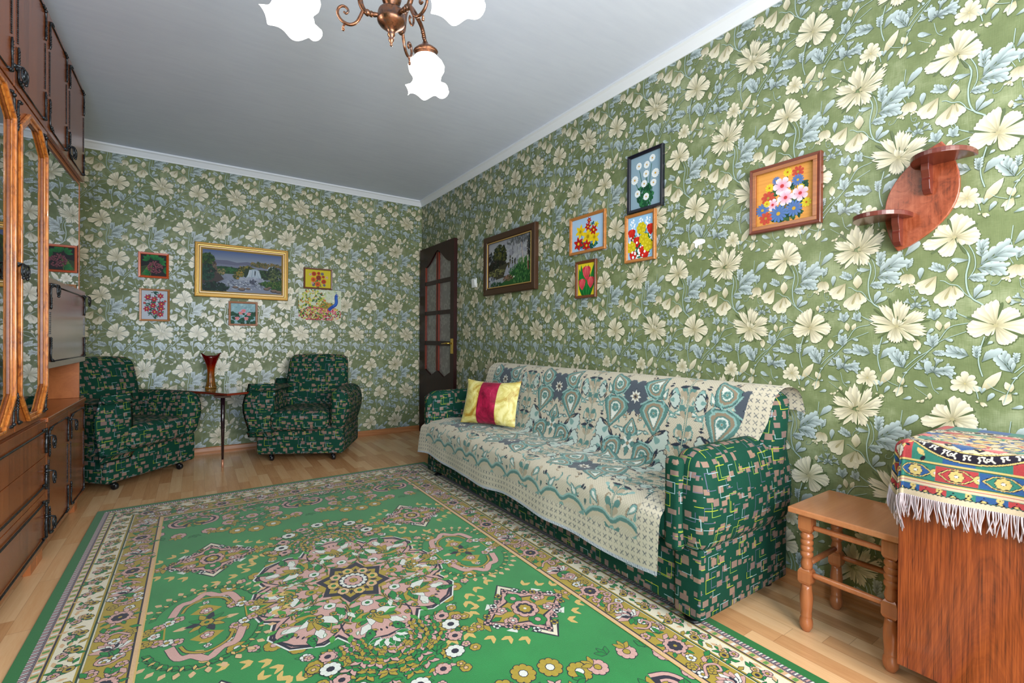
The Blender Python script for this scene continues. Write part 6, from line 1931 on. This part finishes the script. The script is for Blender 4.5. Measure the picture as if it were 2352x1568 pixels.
def cloth():
    TL = arr((50, 112, 98)); RD = arr((158, 60, 62)); BL = arr((46, 80, 128)); CR = arr((188, 172, 146)); YL = arr((188, 166, 104)); BK = arr((32, 28, 40)); PKL = arr((184, 92, 92)); WH = arr((210, 202, 188))
    # flat coordinates: a = across (0 at the wall side .. ), b = along ; origin at the outer corner of the cloth (left/front)
    # u: distance from the front hem, w: distance from the left hem
    U_, W_ = .548, .98
    P = Pat(); rg = random.Random(4)
    P.rect(0, 0, U_, W_, CR)
    # note pattern x = w (along the cabinet), pattern y = u (from hem inwards)
    P = Pat()
    P.rect(0, 0, W_, U_, CR)
    def band(i0, i1, col):
        P.poly([(i0, i0), (W_, i0), (W_, i1), (i1, i1)], col); P.poly([(i0, i0), (i1, i1), (i1, U_), (i0, U_)], col)
    def m1(t, d): return (t, d)        # front side
    def m2(t, d): return (d, t)        # left side
    seq = (TL, RD, BL, RD, TL, BL, RD)
    band(.016, .034, TL)
    for mm in (m1, m2):
        n = int((W_ if mm is m1 else U_) / .028)
        for i in range(n):
            t = .018 + i * .028; c = seq[(i // 2) % 7]
            P.poly([mm(t, .017), mm(t + .028, .017), mm(t + .028, .033), mm(t, .033)], c)
            P.poly([mm(t + .004, .017), mm(t + .014, .030), mm(t + .024, .017)], BK); P.poly([mm(t + .008, .017), mm(t + .014, .025), mm(t + .020, .017)], YL)
            P.flower(mm(t + .014, .029), .007, 5, YL if i % 2 else c, BK)
        n = int((W_ if mm is m1 else U_) / .009)
        for i in range(n): P.stroke([mm(i * .009, .014), mm(i * .009 + .0045, .018), mm(i * .009 + .009, .014)], .0016, BK, 2)
    band(.034, .046, CR); band(.040, .043, RD); band(.046, .049, YL); band(.049, .051, BK)
    # lozenge band .051 - .094
    band(.051, .094, TL)
    for mm in (m1, m2):
        n = 12
        for i in range(n):
            t = .09 + i * .085; c = (RD, BL, RD, TL)[i % 4]; c0 = (BL, TL, RD, BL)[i % 4]
            P.poly([mm(t - .042, .052), mm(t + .042, .052), mm(t + .042, .093), mm(t - .042, .093)], c0)
            L = [mm(t - .040, .0725), mm(t - .018, .056), mm(t, .053), mm(t + .018, .056), mm(t + .040, .0725), mm(t + .018, .089), mm(t, .092), mm(t - .018, .089)]
            P.poly(L, BK); cc = np.mean(L, 0); P.poly([tuple(cc + (np.array(q) - cc) * .93) for q in L], YL); P.poly([tuple(cc + (np.array(q) - cc) * .83) for q in L], BK); P.poly([tuple(cc + (np.array(q) - cc) * .78) for q in L], c)
            P.flower(cc, .015, 8, YL, WH, BK, .001); 
            cc = mm(t + .0425, .0725); P.flower(cc, .011, 6, YL, WH, BK, .001)
    band(.094, .096, BK); band(.096, .101, YL)
    # ground beyond: red / teal spandrels
    P.rect(.101, .101, W_, U_, TL)
    for i in range(10): P.rect(.101 + i * .13, .101, .101 + i * .13 + .065, U_, (RD, BL)[i % 2])
    for i in range(70):
        c = (.11 + rg.random() * .86, .108 + rg.random() * .2); P.drop(c, (c[0] + rg.uniform(-.02, .02), c[1] + rg.uniform(-.02, .02)), .5, BK, BK, 'point', 0, .0008); P.drop(c, (c[0] + rg.uniform(-.02, .02), c[1] + rg.uniform(-.02, .02)), .5, YL, YL, 'point', 0)
    P.flower((.125, .125), .020, 6, WH, YL, BK, .0012); P.flower((.43, .125), .026, 6, WH, YL, BK, .0012); P.flower((.64, .13), .026, 6, WH, YL, BK, .0012)
    P.flower((.125, .30), .022, 6, WH, YL, BK, .0012)
    # round medallion with a lettered-looking ring (knots only)
    for mc in ((.285, .295), (.79, .295)):
        mc = np.array(mc); R = .182
        P.disc(mc, R + .006, BK, 72); P.disc(mc, R + .0045, YL, 72); P.disc(mc, R + .001, BK, 72); P.disc(mc, R - .022, BK, 72)
        for i in range(76):
            a = 2 * PI * i / 76; k = i % 5
            q0, q1 = R - .0195, R - .0025
            pt = lambda rr, aa: tuple(mc + rr * np.array([math.cos(aa), math.sin(aa)]))
            P.stroke([pt(q0 + .003 * (k % 2), a), pt((q0 + q1) / 2, a + .022 * (1 if k % 2 else -1)), pt(q1 - .002 * (k % 3), a + .008)], .0034, WH, 3)
            if k in (1, 3): P.stroke([pt(q0 + .002, a), pt(q0 + .002, a + .06)], .003, WH, 2)
            if k == 4: P.disc(pt((q0 + q1) / 2, a + .03), .0045, WH, 8); P.disc(pt((q0 + q1) / 2, a + .03), .002, BK, 6)
        P.disc(mc, R - .022, YL, 64); P.disc(mc, R - .025, BK, 64); P.disc(mc, R - .026, CR, 64)
        for i in range(14):
            a = 2 * PI * i / 14 + .1; c = (TL, RD, BL, PKL)[i % 4]; b = mc + (R - .030) * np.array([math.cos(a), math.sin(a)])
            for q in (-.7, -.35, 0, .35, .7):
                t = b - .040 * np.array([math.cos(a + q), math.sin(a + q)]); P.drop(b, t, .5, BK, BK, 'round', 0, .001)
            for q in (-.7, -.35, 0, .35, .7):
                t = b - .040 * np.array([math.cos(a + q), math.sin(a + q)]); P.drop(b, t, .5, c, c, 'round', 0)
            a += PI / 14; b = mc + (R - .045) * np.array([math.cos(a), math.sin(a)])
            P.star(b, .015, .012, 4, BK, a); P.star(b, .010, .003, 4, YL, a)
            b = mc + (R - .070) * np.array([math.cos(a), math.sin(a)]); P.flower(b, .009, 4, (RD, BL, TL)[i % 3], YL, BK, .0008)
        for i in range(8):
            a = 2 * PI * i / 8; b = mc + .085 * np.array([math.cos(a), math.sin(a)]); c = (RD, BL, TL)[i % 3]
            P.star(b, .034, .027, 6, BK, a); P.star(b, .032, .025, 6, YL, a); P.star(b, .028, .022, 6, c, a); P.flower(b, .017, 7, YL, c, BK, .0008)
        P.star(mc, .055, .035, 10, BK); P.star(mc, .050, .031, 10, BL); P.flower(mc, .030, 8, YL, RD, BK, .001)
    # yellow serrated column between medallions
    xc = .54
    for i in range(12):
        y = .11 + i * .04; P.poly([(xc - .03, y), (xc, y - .02), (xc + .03, y), (xc + .022, y + .04), (xc - .022, y + .04)], BK)
    for i in range(12):
        y = .11 + i * .04; P.poly([(xc - .027, y), (xc, y - .016), (xc + .027, y), (xc + .019, y + .038), (xc - .019, y + .038)], YL); P.disc((xc, y + .01), .003, RD, 6); P.disc((xc - .01, y + .022), .0025, PKL, 6); P.disc((xc + .01, y + .022), .0025, PKL, 6)
    nu, nw = 330, 520
    us = np.linspace(0, U_, nu); ws = np.linspace(0, W_, nw)
    WW, UU = np.meshgrid(ws, us)
    C = P.raster(WW, UU, CR)
    # drape: cabinet top is the rectangle (x > CBX0, y < CBY1); over the edge the cloth falls
    over_f, over_l = .163, .150       # overhang at the front, at the left
    du = over_f - UU; dw = over_l - WW
    ex = np.maximum(du, 0); ey = np.maximum(dw, 0)
    # skew the overhang a little so the hem is not parallel
    d = np.hypot(ex, ey) + 1e-9; nx, ny = ex / d, ey / d
    Rr = .026
    out = np.where(d < Rr * PI / 2, Rr * np.sin(np.minimum(d, Rr * PI / 2) / Rr), Rr)
    down = np.where(d < Rr * PI / 2, Rr * (1 - np.cos(np.minimum(d, Rr * PI / 2) / Rr)), Rr + (d - Rr * PI / 2))
    hang = np.clip(d / .13, 0, 1.4)
    ang = np.arctan2(ey, ex)
    ripple = .010 * np.sin(ang * 5.5 + .8) * hang + .006 * np.sin(WW * 26 + 1.5) * hang * (nx > .95) + .007 * np.sin(WW * 11) * hang * (nx > .8)
    out = out + ripple + .004 * hang
    ix = CBX0 - .018 + .020 + np.maximum(-du, 0); iy = CBY1 - .018 - np.maximum(-dw, 0)
    X = ix - nx * out; Y = iy + ny * out
    Z = CBZ + .006 - down + (d < 1e-6) * .0016 * np.sin(UU * 40) * np.sin(WW * 33)
    X = np.where(d < 1e-6, np.minimum(X, -.012), X)
    V = np.column_stack([X.ravel(), Y.ravel(), Z.ravel()])
    ii = np.arange(nu * nw).reshape(nu, nw)
    q = np.stack([ii[:-1, :-1], ii[:-1, 1:], ii[1:, 1:], ii[1:, :-1]], -1).reshape(-1, 4)
    # drop the faces that would run past the wall
    root = np_mesh('tablecloth', V, q.ravel(), np.full(len(q), 4), C.reshape(-1, 3), (print_mat('tapestry_cloth', .85, .1, .5, 400, .1, .12),), None, True)
    tag(root, 'red, blue and green oriental cloth with cream fringe over the low cabinet', 'tablecloth')
    # fringe: threads along both hems
    F = MB(); rf = random.Random(8)
    def thread(i, j, nrm):
        p = Vector((X[i, j], Y[i, j], Z[i, j])); L = rf.uniform(.050, .066)
        n = Vector(nrm); t = Vector((0, 0, 1)).cross(n)
        b1, b2 = rf.uniform(-.005, .005), rf.uniform(-.012, .012)
        sway = rf.uniform(.0, .006)
        pts = [p + Vector((0, 0, .001)), p + n * sway * .6 + t * b1 * .4 - Vector((0, 0, L * .3)), p + n * sway + t * (b1 + b2) * .5 - Vector((0, 0, L * .65)), p + n * sway * .6 + t * b2 - Vector((0, 0, L))]
        Q = [Vector((*v,)) for v in catmull(pts, 3)]
        F.tube(Q, [.0014] * (len(Q) - 1) + [.0010], 5)
    for k in range(300):
        w = .006 + (W_ - .01) * k / 299; j = min(nw - 1, int(w / W_ * (nw - 1))); thread(0, j, (-nx[0, j] if nx[0, j] > 0 else -1, ny[0, j], 0))
    for k in range(150):
        u = .003 + (U_ * .98) * k / 149; i = min(nu - 1, int(u / U_ * (nu - 1)))
        if X[i, 0] > -.02: continue
        thread(i, 0, (-nx[i, 0], ny[i, 0] if ny[i, 0] > 0 else 1, 0))
    f = F.build('fringe', plain('fringe_thread', (178, 164, 168), .85), root)
    f['kind'] = 'stuff'; f['label'] = 'pinkish white twisted fringe'
cloth()

# ------------------------------------------------------------------ leaf shaped wall shelf
def wall_shelf():
    r = empty('wall_shelf', (-.002, -4.36, 1.53), 0, 'reddish brown leaf-shaped wall shelf with two rounded ledges', 'shelf')
    m, nt, b = new_mat('cherry_burl'); N = NT(nt); co = N.coord()
    n = N.noise(co, 26, 5, .7, 1.0); st = N.noise(N.mapping(co, (1, 1, .08)), 160, 2)
    f = N.math('ADD', N.math('MULTIPLY', n, .8), N.math('MULTIPLY', st, .35))
    N.put(b.inputs['Base Color'], N.ramp(f, [(.36, L4((78, 30, 18))), (.55, L4((138, 64, 38))), (.8, L4((168, 92, 64)))]))
    b.inputs['Roughness'].default_value = .28; b.inputs['Coat Weight'].default_value = .35
    M_ledge = wood('cherry_ledge', (78, 30, 24), (108, 48, 38), 'y', 1, .26, 1, .35, 1, .6)
    sc, zc = 4.36, 1.53
    # leaf outline in (s,z): bottom tip (4.307,1.353) ... top tip (4.425,1.705)
    b0 = np.array([4.307, 1.353]); t0 = np.array([4.424, 1.708]); ax = t0 - b0; L = np.hypot(*ax); e = ax / L; nn = np.array([e[1], -e[0]])
    def side(wd, sg, n=16):
        return [b0 + ax * (i / n) + nn * sg * wd * math.sin(PI * (i / n)) ** .82 for i in range(n + 1)]
    right = side(.102, 1); left = side(.092, -1)
    poly = [tuple(p) for p in right] + [tuple(p) for p in left[::-1][1:-1]]
    MB().prism([(s - sc, z - zc) for s, z in poly], .0, .017, lambda x, y, z: (-z, -x, y)).build('backboard', m, r, bevel=.003, seg=3)
    def ledge(s0, s1, z, depth, skew=0):
        n = 24; pts = []
        c = (s0 + s1) / 2; h = (s1 - s0) / 2
        for i in range(n + 1):
            a = PI * i / n
            pts.append((c - h * math.cos(a) + skew * math.sin(a), .016 + depth * math.sin(a) ** .75))
        MB().prism([(p[0] - sc, p[1]) for p in pts], z - .0085 - zc, z + .0085 - zc, lambda x, y, z: (-y, -x, z)).build('ledge', M_ledge, r, bevel=.0025, seg=3)
    ledge(4.352, 4.515, 1.640, .135)
    ledge(4.185, 4.352, 1.475, .135)
    def bracket(s, zt):
        pr = [(.016, zt), (.062, zt), (.060, zt - .022), (.048, zt - .045), (.052, zt - .055), (.044, zt - .085), (.030, zt - .098), (.016, zt - .098)]
        MB().prism([(d, z - zc) for d, z in pr], -.011, .011, lambda x, y, z: (-x, -(s - sc) + z, y)).build('bracket', M_ledge, r, bevel=.0015)
    bracket(4.392, 1.6325); bracket(4.312, 1.4675)
wall_shelf()

# ------------------------------------------------------------------ wall unit (five stacked modules)
XF, XB = -2.655, -3.088
M_ven = None
def veneer(name, c0, c1, axis='z', rough=.24, grooves=True):
    m, nt, b = new_mat(name); N = NT(nt); co = N.coord(); X, Y, Z = N.sep(co)
    sc = (1, 1, .04) if axis == 'z' else (1, .04, 1)
    n1 = N.noise(N.mapping(co, sc), 26, 4, .6, .6); n2 = N.noise(N.mapping(co, sc), 300, 2, .6)
    f = N.math('ADD', N.math('MULTIPLY', n1, .75), N.math('MULTIPLY', n2, .35))
    col = N.ramp(f, [(.32, L4(c0)), (.72, L4(c1))])
    if grooves:
        g = N.math('ABSOLUTE', N.math('SUBTRACT', N.math('FRACT', N.math('ADD', N.math('MULTIPLY', Y, 19.0), N.math('MULTIPLY', N.noise(N.mapping(co, (0, 1, 0)), 6, 1), .8))), .5))
        col = N.mix(N.math('MULTIPLY', N.math('LESS_THAN', g, .045), .45), col, L4((46, 24, 16)))
    N.put(b.inputs['Base Color'], col)
    b.inputs['Roughness'].default_value = rough; b.inputs['Coat Weight'].default_value = .35; b.inputs['Coat Roughness'].default_value = .18
    return m
M_ven = veneer('walnut_veneer', (104, 52, 24), (162, 88, 42))
M_venh = veneer('walnut_veneer_plain', (116, 58, 26), (170, 94, 44), 'y', .25, False)
M_carc = wood('orange_beech_inside', (158, 90, 48), (196, 122, 70), 'y', 1, .35, 1, .1, 1, .7)
def burl():
    m, nt, b = new_mat('orange_burl_moulding'); N = NT(nt); co = N.coord()
    n = N.noise(N.mapping(co, (1, 1, .35)), 34, 5, .7, 1.2)
    N.put(b.inputs['Base Color'], N.ramp(n, [(.34, L4((120, 62, 26))), (.5, L4((192, 112, 44))), (.7, L4((214, 140, 62)))]))
    b.inputs['Roughness'].default_value = .25; b.inputs['Coat Weight'].default_value = .4
    return m
M_burl = burl()
def bronze():
    m, nt, b = new_mat('dark_bronze'); N = NT(nt); n = N.noise(N.coord(), 90, 3)
    N.put(b.inputs['Base Color'], N.ramp(n, [(.35, L4((34, 36, 40))), (.7, L4((74, 78, 82)))]))
    b.inputs['Metallic'].default_value = .75; b.inputs['Roughness'].default_value = .35
    return m
M_brz = bronze()
M_cabglass = glass_mat('cabinet_glass', (.90, .92, .90), 1.52, 1.9)

class Unit:
    def __init__(s, name, y0, y1, z0, label, cat='cabinet'):
        s.o = ((XF + XB) / 2, (y0 + y1) / 2, z0)
        s.r = empty(name, s.o, 0, label, cat, 'modules of the wall unit')
    def box(s, m, x0, x1, y0, y1, z0, z1):
        m.box(x0 - s.o[0], x1 - s.o[0], y0 - s.o[1], y1 - s.o[1], z0 - s.o[2], z1 - s.o[2]); return m
    def part(s, name, mat, boxes, parent=None, bevel=.0012, label=None):
        m = MB()
        for b in boxes: s.box(m, *b)
        o = m.build(name, mat, parent or s.r, bevel=bevel)
        if label: o['label'] = label
        return o
    def P(s, x, y, z): return (x - s.o[0], y - s.o[1], z - s.o[2])

def ornament(u, parent, y0, y1, z0, z1, xs, inset=.035, full=True, corners='tblr'):
    """bronze frame: ribbed uprights, thin rails and beaded scroll corners on a door front at x = xs"""
    m = MB(); X = xs + .0015
    P = u.P
    H = z1 - z0; ch = min(.13, H * .27)
    for y, s in ((y0 + inset, 1), (y1 - inset, -1)):
        za, zb = z0 + inset * .8 + ch + .012, z1 - inset * .8 - ch - .012
        if zb - za > .04:
            n = max(3, int((zb - za) / .008))
            for i in range(n):
                z = za + (zb - za) * (i + .5) / n
                m.box(*[v for p in zip(P(X - .0015, y - .0045, z - .0028), P(X + .0015, y + .0045, z + .0028)) for v in p])
        for zc, t in ((z0 + inset * .8, 1), (z1 - inset * .8, -1)):
            pts = [(y, zc + t * ch), (y + s * .003, zc + t * ch * .7), (y - s * .002, zc + t * ch * .35), (y + s * .003, zc + t * .012), (y + s * .018, zc), (y + s * .034, zc + t * .004), (y + s * .05, zc)]
            q = catmull(pts, 3)
            m.tube([P(X + .002, a, b) for a, b in q], [.0030 + .0016 * abs(math.sin(i * 1.3)) for i in range(len(q))], 6)
            for k in range(5): m.ball(P(X + .003, y + s * .001, zc + t * (ch * .55 + k * .011)), .0046, 7, 5)
            m.ball(P(X + .004, y + s * .012, zc + t * .006), .0068, 8, 6); m.ball(P(X + .004, y + s * .030, zc + t * .002), .0058, 8, 6); m.ball(P(X + .004, y + s * .046, zc), .0046, 8, 6)
    for zc in (z0 + inset * .8, z1 - inset * .8):
        m.tube([P(X + .001, y0 + inset + .048, zc), P(X + .001, y1 - inset - .048, zc)], .0028, 6)
    return m.build('ornament', M_brz, parent)
def pull(u, parent, y, z, xs):
    m = MB(); P = u.P
    m.tube([P(xs, y, z + .01), P(xs + .012, y, z + .012), P(xs + .026, y, z + .008)], [.005, .0036, .004], 8)
    m.ball(P(xs + .003, y, z + .01), .008, 8, 6)
    # drop: small oval ring with bead
    ring = [P(xs + .028 + .003 * math.sin(a), y + .011 * math.sin(a), z - .016 + .024 * math.cos(a)) for a in [2 * PI * k / 14 for k in range(15)]]
    m.tube(ring, .0034, 6); m.ball(P(xs + .028, y, z - .020), .0085, 8, 6, 0, (.7, .8, 1.4)); m.ball(P(xs + .028, y, z - .043), .006, 7, 5)
    return m.build('handle', M_brz, parent)

YA0, YA1 = -2.012, -1.145       # near section A span
YB0, YB1 = -2.905, -2.0125       # section B span
# --- base cabinet of section A
u = Unit('base_cabinet', YA0, YA1, 0, 'low walnut base cabinet with two bronze-trimmed doors, far end of the wall unit')
u.part('body', M_venh, [(XB, XF - .020, YA0, YA0 + .018, .09, .64), (XB, XF - .020, YA1 - .018, YA1, .09, .64), (XB, XF - .020, YA0 + .018, YA1 - .018, .09, .108), (XB, XB + .008, YA0 + .018, YA1 - .018, .108, .64)])
u.part('top_board', M_venh, [(XB, XF + .006, YA0, YA1 + .004, .640, .662)], bevel=.003)
ym = -1.560
for a, b in ((YA0 + .004, ym - .002), (ym + .002, YA1 - .001)):
    d = u.part('door', M_ven, [(XF - .018, XF, a, b, .094, .636)])
    ornament(u, d, a, b, .094, .636, XF)
pull(u, u.r, ym - .0 + .012, .575, XF)
for y in (YA0 + .03, YA1 - .035):
    u.part('foot', M_carc, [(XF - .055, XF - .030, max(y - .05, YA0 + .002), y + (.06 if y < -1.5 else .02), 0, .089)])
    u.part('foot', M_carc, [(XB + .03, XB + .055, y - .02, y + .02, 0, .089)])
# --- bar module of section A
u = Unit('bar_cabinet', YA0, YA1, .6625, 'walnut bar module with drop flap, open niche below and glass above')
za, zb, zc, zd = .6625, .880, 1.296, 1.944
XS = XF - .022
u.part('body', M_carc, [(XB, XS, YA0, YA0 + .018, za, zd), (XB, XS, YA1 - .018, YA1, za, zd), (XB, XS, YA0 + .018, YA1 - .018, zb, zb + .016), (XB, XS, YA0 + .018, YA1 - .018, zc - .014, zc + .002), (XB, XS, YA0 + .018, YA1 - .018, zd - .016, zd), (XB, XB + .008, YA0 + .018, YA1 - .018, za, zd)])
fl = u.part('flap', veneer('walnut_flap_grey_sheen', (92, 56, 44), (132, 84, 66), 'z', .2, False), [(XS + .001, XF + .002, YA0 + .008, YA1 + .002, zb, zc)], label='walnut drop flap with grey grazing sheen put into its colour')  # same walnut as the doors; grey of the grazing reflection painted into its colour
ornament(u, fl, YA0 + .008, YA1 + .002, zb, zc, XF + .002, .040)
pull(u, fl, YA1 - .055, 1.255, XF + .002); pull(u, fl, YA0 + .055, 1.255, XF + .002)
for k, (a, b, x) in enumerate(((YA0 + .020, -1.5805, XS - .002), (-1.5795, YA1 - .019, XS - .002))):
    g = u.part('glass_pane', M_cabglass, [(x - .0045, x, a, b, zc + .004, zd - .018)], bevel=0)
u.part('mirror_back', plain('silvered_back', (170, 176, 172), .08, .9), [(XB + .009, XB + .012, YA0 + .02, YA1 - .02, zc + .01, zd - .02)])
# crockery standing behind the glass
def cup(loc, s, label):
    r = empty('teacup', loc, 0, label, 'cup')
    w = plain('white_porcelain', (226, 226, 222), .15, 0, .6)
    MB().lathe([(.012 * s, 0), (.016 * s, .002), (.020 * s, .006), (.030 * s, .025), (.034 * s, .046), (.0325 * s, .046), (.028 * s, .025), (.018 * s, .008), (.001, .006)], 20).build('bowl', w, r)
    MB().tube([(0, -.031 * s, .038), (0, -.046 * s, .036), (0, -.048 * s, .022), (0, -.030 * s, .014)], .003, 6).build('handle', w, r)
cup((-2.76, -1.22, zc + .003), 1.0, 'white porcelain cup behind the bar module glass')
box_o = MB().box(-.03, .03, -.05, .05, 0, .03).build('trinket_box', plain('tan_card_box', (180, 130, 84), .5), bevel=.002)
box_o.location = (-2.76, -1.36, zc + .003); tag(box_o, 'small tan box behind the bar module glass', 'box')
# --- display cabinet of section B
u = Unit('display_cabinet', YB0, YB1, 0, 'tall walnut display cabinet with octagonal glazed doors above three drawers')
u.part('body', M_venh, [(XB, XF - .020, YB0, YB0 + .018, .09, 1.944), (XB, XF - .020, YB1 - .018, YB1, .09, 1.944), (XB, XF - .020, YB0 + .018, YB1 - .018, .09, .108), (XB, XF - .020, YB0 + .018, YB1 - .018, .652, .668), (XB, XF - .020, YB0 + .018, YB1 - .018, 1.926, 1.944), (XB, XB + .008, YB0 + .018, YB1 - .018, .108, 1.926)])
u.part('inner_lining', M_carc, [(XB + .009, XB + .014, YB0 + .02, YB1 - .02, .67, 1.92)])
for z in (1.08, 1.50): u.part('shelf', M_cabglass, [(XB + .03, XF - .04, YB0 + .02, YB1 - .02, z, z + .006)], bevel=0)
def octo(yc, hw, z0, z1, cy, cz):
    return [(yc - hw, z0 + cz), (yc - hw + cy, z0), (yc + hw - cy, z0), (yc + hw, z0 + cz), (yc + hw, z1 - cz * .72), (yc + hw - cy, z1), (yc - hw + cy, z1), (yc - hw, z1 - cz * .72)]
for a, b in ((-2.452, YB1 - .003), (YB0 + .003, -2.458)):
    yc = (a + b) / 2; hw = (b - a) / 2
    inner = octo(yc, hw - .058, .715, 1.880, .105, .105)
    outer = [(yc - hw, .672), (yc - hw + .1, .672), (yc + hw - .1, .672), (yc + hw, .672), (yc + hw, 1.938), (yc + hw - .1, 1.938), (yc - hw + .1, 1.938), (yc - hw, 1.938)]
    m = MB(); P = u.P
    def ring(o, i, x0, x1, mm):
        n = len(o); vs = [P(x, y, z) for x in (x0, x1) for y, z in o] + [P(x, y, z) for x in (x0, x1) for y, z in i]
        fs = []
        for k in range(n):
            j = (k + 1) % n
            fs += [(k, j, n + j, n + k), (2 * n + k, 2 * n + j, 3 * n + j, 3 * n + k), (k, j, 2 * n + j, 2 * n + k), (n + k, n + j, 3 * n + j, 3 * n + k)]
        mm.add(vs, fs)
    ring(outer, inner, XF - .018, XF, m)
    d = m.build('door', M_venh, u.r)
    mid = octo(yc, hw - .026, .690, 1.905, .112, .112); mid2 = octo(yc, hw - .040, .701, 1.894, .108, .108)
    m = MB(); ring(mid, mid2, XF, XF + .013, m); m.build('moulding', M_burl, d, bevel=.003)['label'] = 'orange burl octagonal moulding'
    m = MB(); ring(mid2, inner, XF, XF + .006, m); m.build('moulding', M_burl, d, bevel=.003)
    gp = MB().add([P(XF - .004, y, z) for y, z in octo(yc, hw - .052, .709, 1.886, .106, .106)], [tuple(range(8))])
    o = gp.build('glass', M_cabglass, d)
    for zc2, t in ((.700, 1), (1.910, -1)):
        for yy, s in ((yc - hw + .018, 1), (yc + hw - .018, -1)):
            om = MB()
            pts = [(yy, zc2 + t * .115), (yy + s * .002, zc2 + t * .08), (yy, zc2 + t * .04), (yy + s * .006, zc2 + t * .008), (yy + s * .024, zc2 - t * .004), (yy + s * .04, zc2)]
            q = catmull(pts, 3); om.tube([P(XF + .002, p[0], p[1]) for p in q], [.0036 + .0015 * abs(math.sin(i * 1.4)) for i in range(len(q))], 6)
            for k in range(5): om.ball(P(XF + .004, yy, zc2 + t * (.055 + k * .011)), .0048, 7, 5)
            om.ball(P(XF + .004, yy + s * .010, zc2 + t * .004), .0075, 8, 6); om.ball(P(XF + .004, yy + s * .032, zc2), .006, 8, 6)
            om.build('corner_ornament', M_brz, d)
    pull(u, d, a + .020 if a > -2.5 else b - .020, 1.285, XF)
for k, (z0, z1) in enumerate(((.494, .655), (.333, .491), (.098, .330))):
    d = u.part('drawer', M_ven, [(XF - .018, XF, YB0 + .003, YB1 - .003, z0, z1)])
    m = MB(); P = u.P; X = XF + .006; ye = YB1 - .028
    rails = ((z1 - .045,), (z0 + .035,), (z1 - .035, z0 + .035))[k]
    for zr in rails:
        q = catmull([(YB0 + .04, zr), (-2.5, zr), (YB1 - .10, zr), (YB1 - .075, zr + .008), (YB1 - .05, zr + .002), (ye, zr)], 4)
        m.tube([P(X, p[0], p[1]) for p in q], [.0040 + (.0014 if p[0] > YB1 - .1 else 0) * abs(math.sin(i * 1.5)) for i, p in enumerate(q)], 7)
    zl, zh = (z0 + .015, z1 - .035) if k < 2 else (z0 + .035, z1 - .035)
    q = catmull([(ye, zh), (ye + .003, (zh * 2 + zl) / 3), (ye - .003, (zh + 2 * zl) / 3), (ye, zl)], 5)
    m.tube([P(X, p[0], p[1]) for p in q], [.0042 + .002 * abs(math.sin(i * 1.2)) for i in range(len(q))], 7)
    for i in range(4): m.ball(P(X, ye, zl + (zh - zl) * (i + .5) / 4), .0062, 7, 5)
    m.build('ornament', M_brz, d)
    pull(u, d, ye, (.575, .418, .215)[k], XF + .004)
for y in (YB1 - .035, YB0 + .035):
    u.part('foot', M_carc, [(XF - .055, XF - .030, y - .06, y + .03, 0, .089)])
    u.part('foot', M_carc, [(XB + .03, XB + .055, y - .02, y + .02, 0, .089)])
# --- top modules
def top_module(y0, y1, ysplit, label):
    u = Unit('top_cabinet', y0, y1, 1.9455, label)
    u.part('body', M_venh, [(XB, XF - .020, y0, y0 + .018, 1.9455, 2.492), (XB, XF - .020, y1 - .018, y1, 1.9455, 2.492), (XB, XF - .020, y0 + .018, y1 - .018, 1.9455, 1.963), (XB, XF - .020, y0 + .018, y1 - .018, 2.475, 2.492), (XB, XB + .008, y0 + .018, y1 - .018, 1.963, 2.475)])
    for a, b in ((y0 + .003, ysplit - .002), (ysplit + .002, y1 - .001)):
        d = u.part('door', M_ven, [(XF - .018, XF, a, b, 1.948, 2.490)])
        ornament(u, d, a, b, 1.948, 2.490, XF)
    pull(u, u.r, ysplit + .014, 2.005, XF); pull(u, u.r, ysplit - .014, 2.005, XF)
top_module(YA0, YA1 - .02, -1.605, 'walnut top module with two doors above the bar module')
top_module(YB0, YB1, -2.468, 'walnut top module with two doors above the display cabinet')
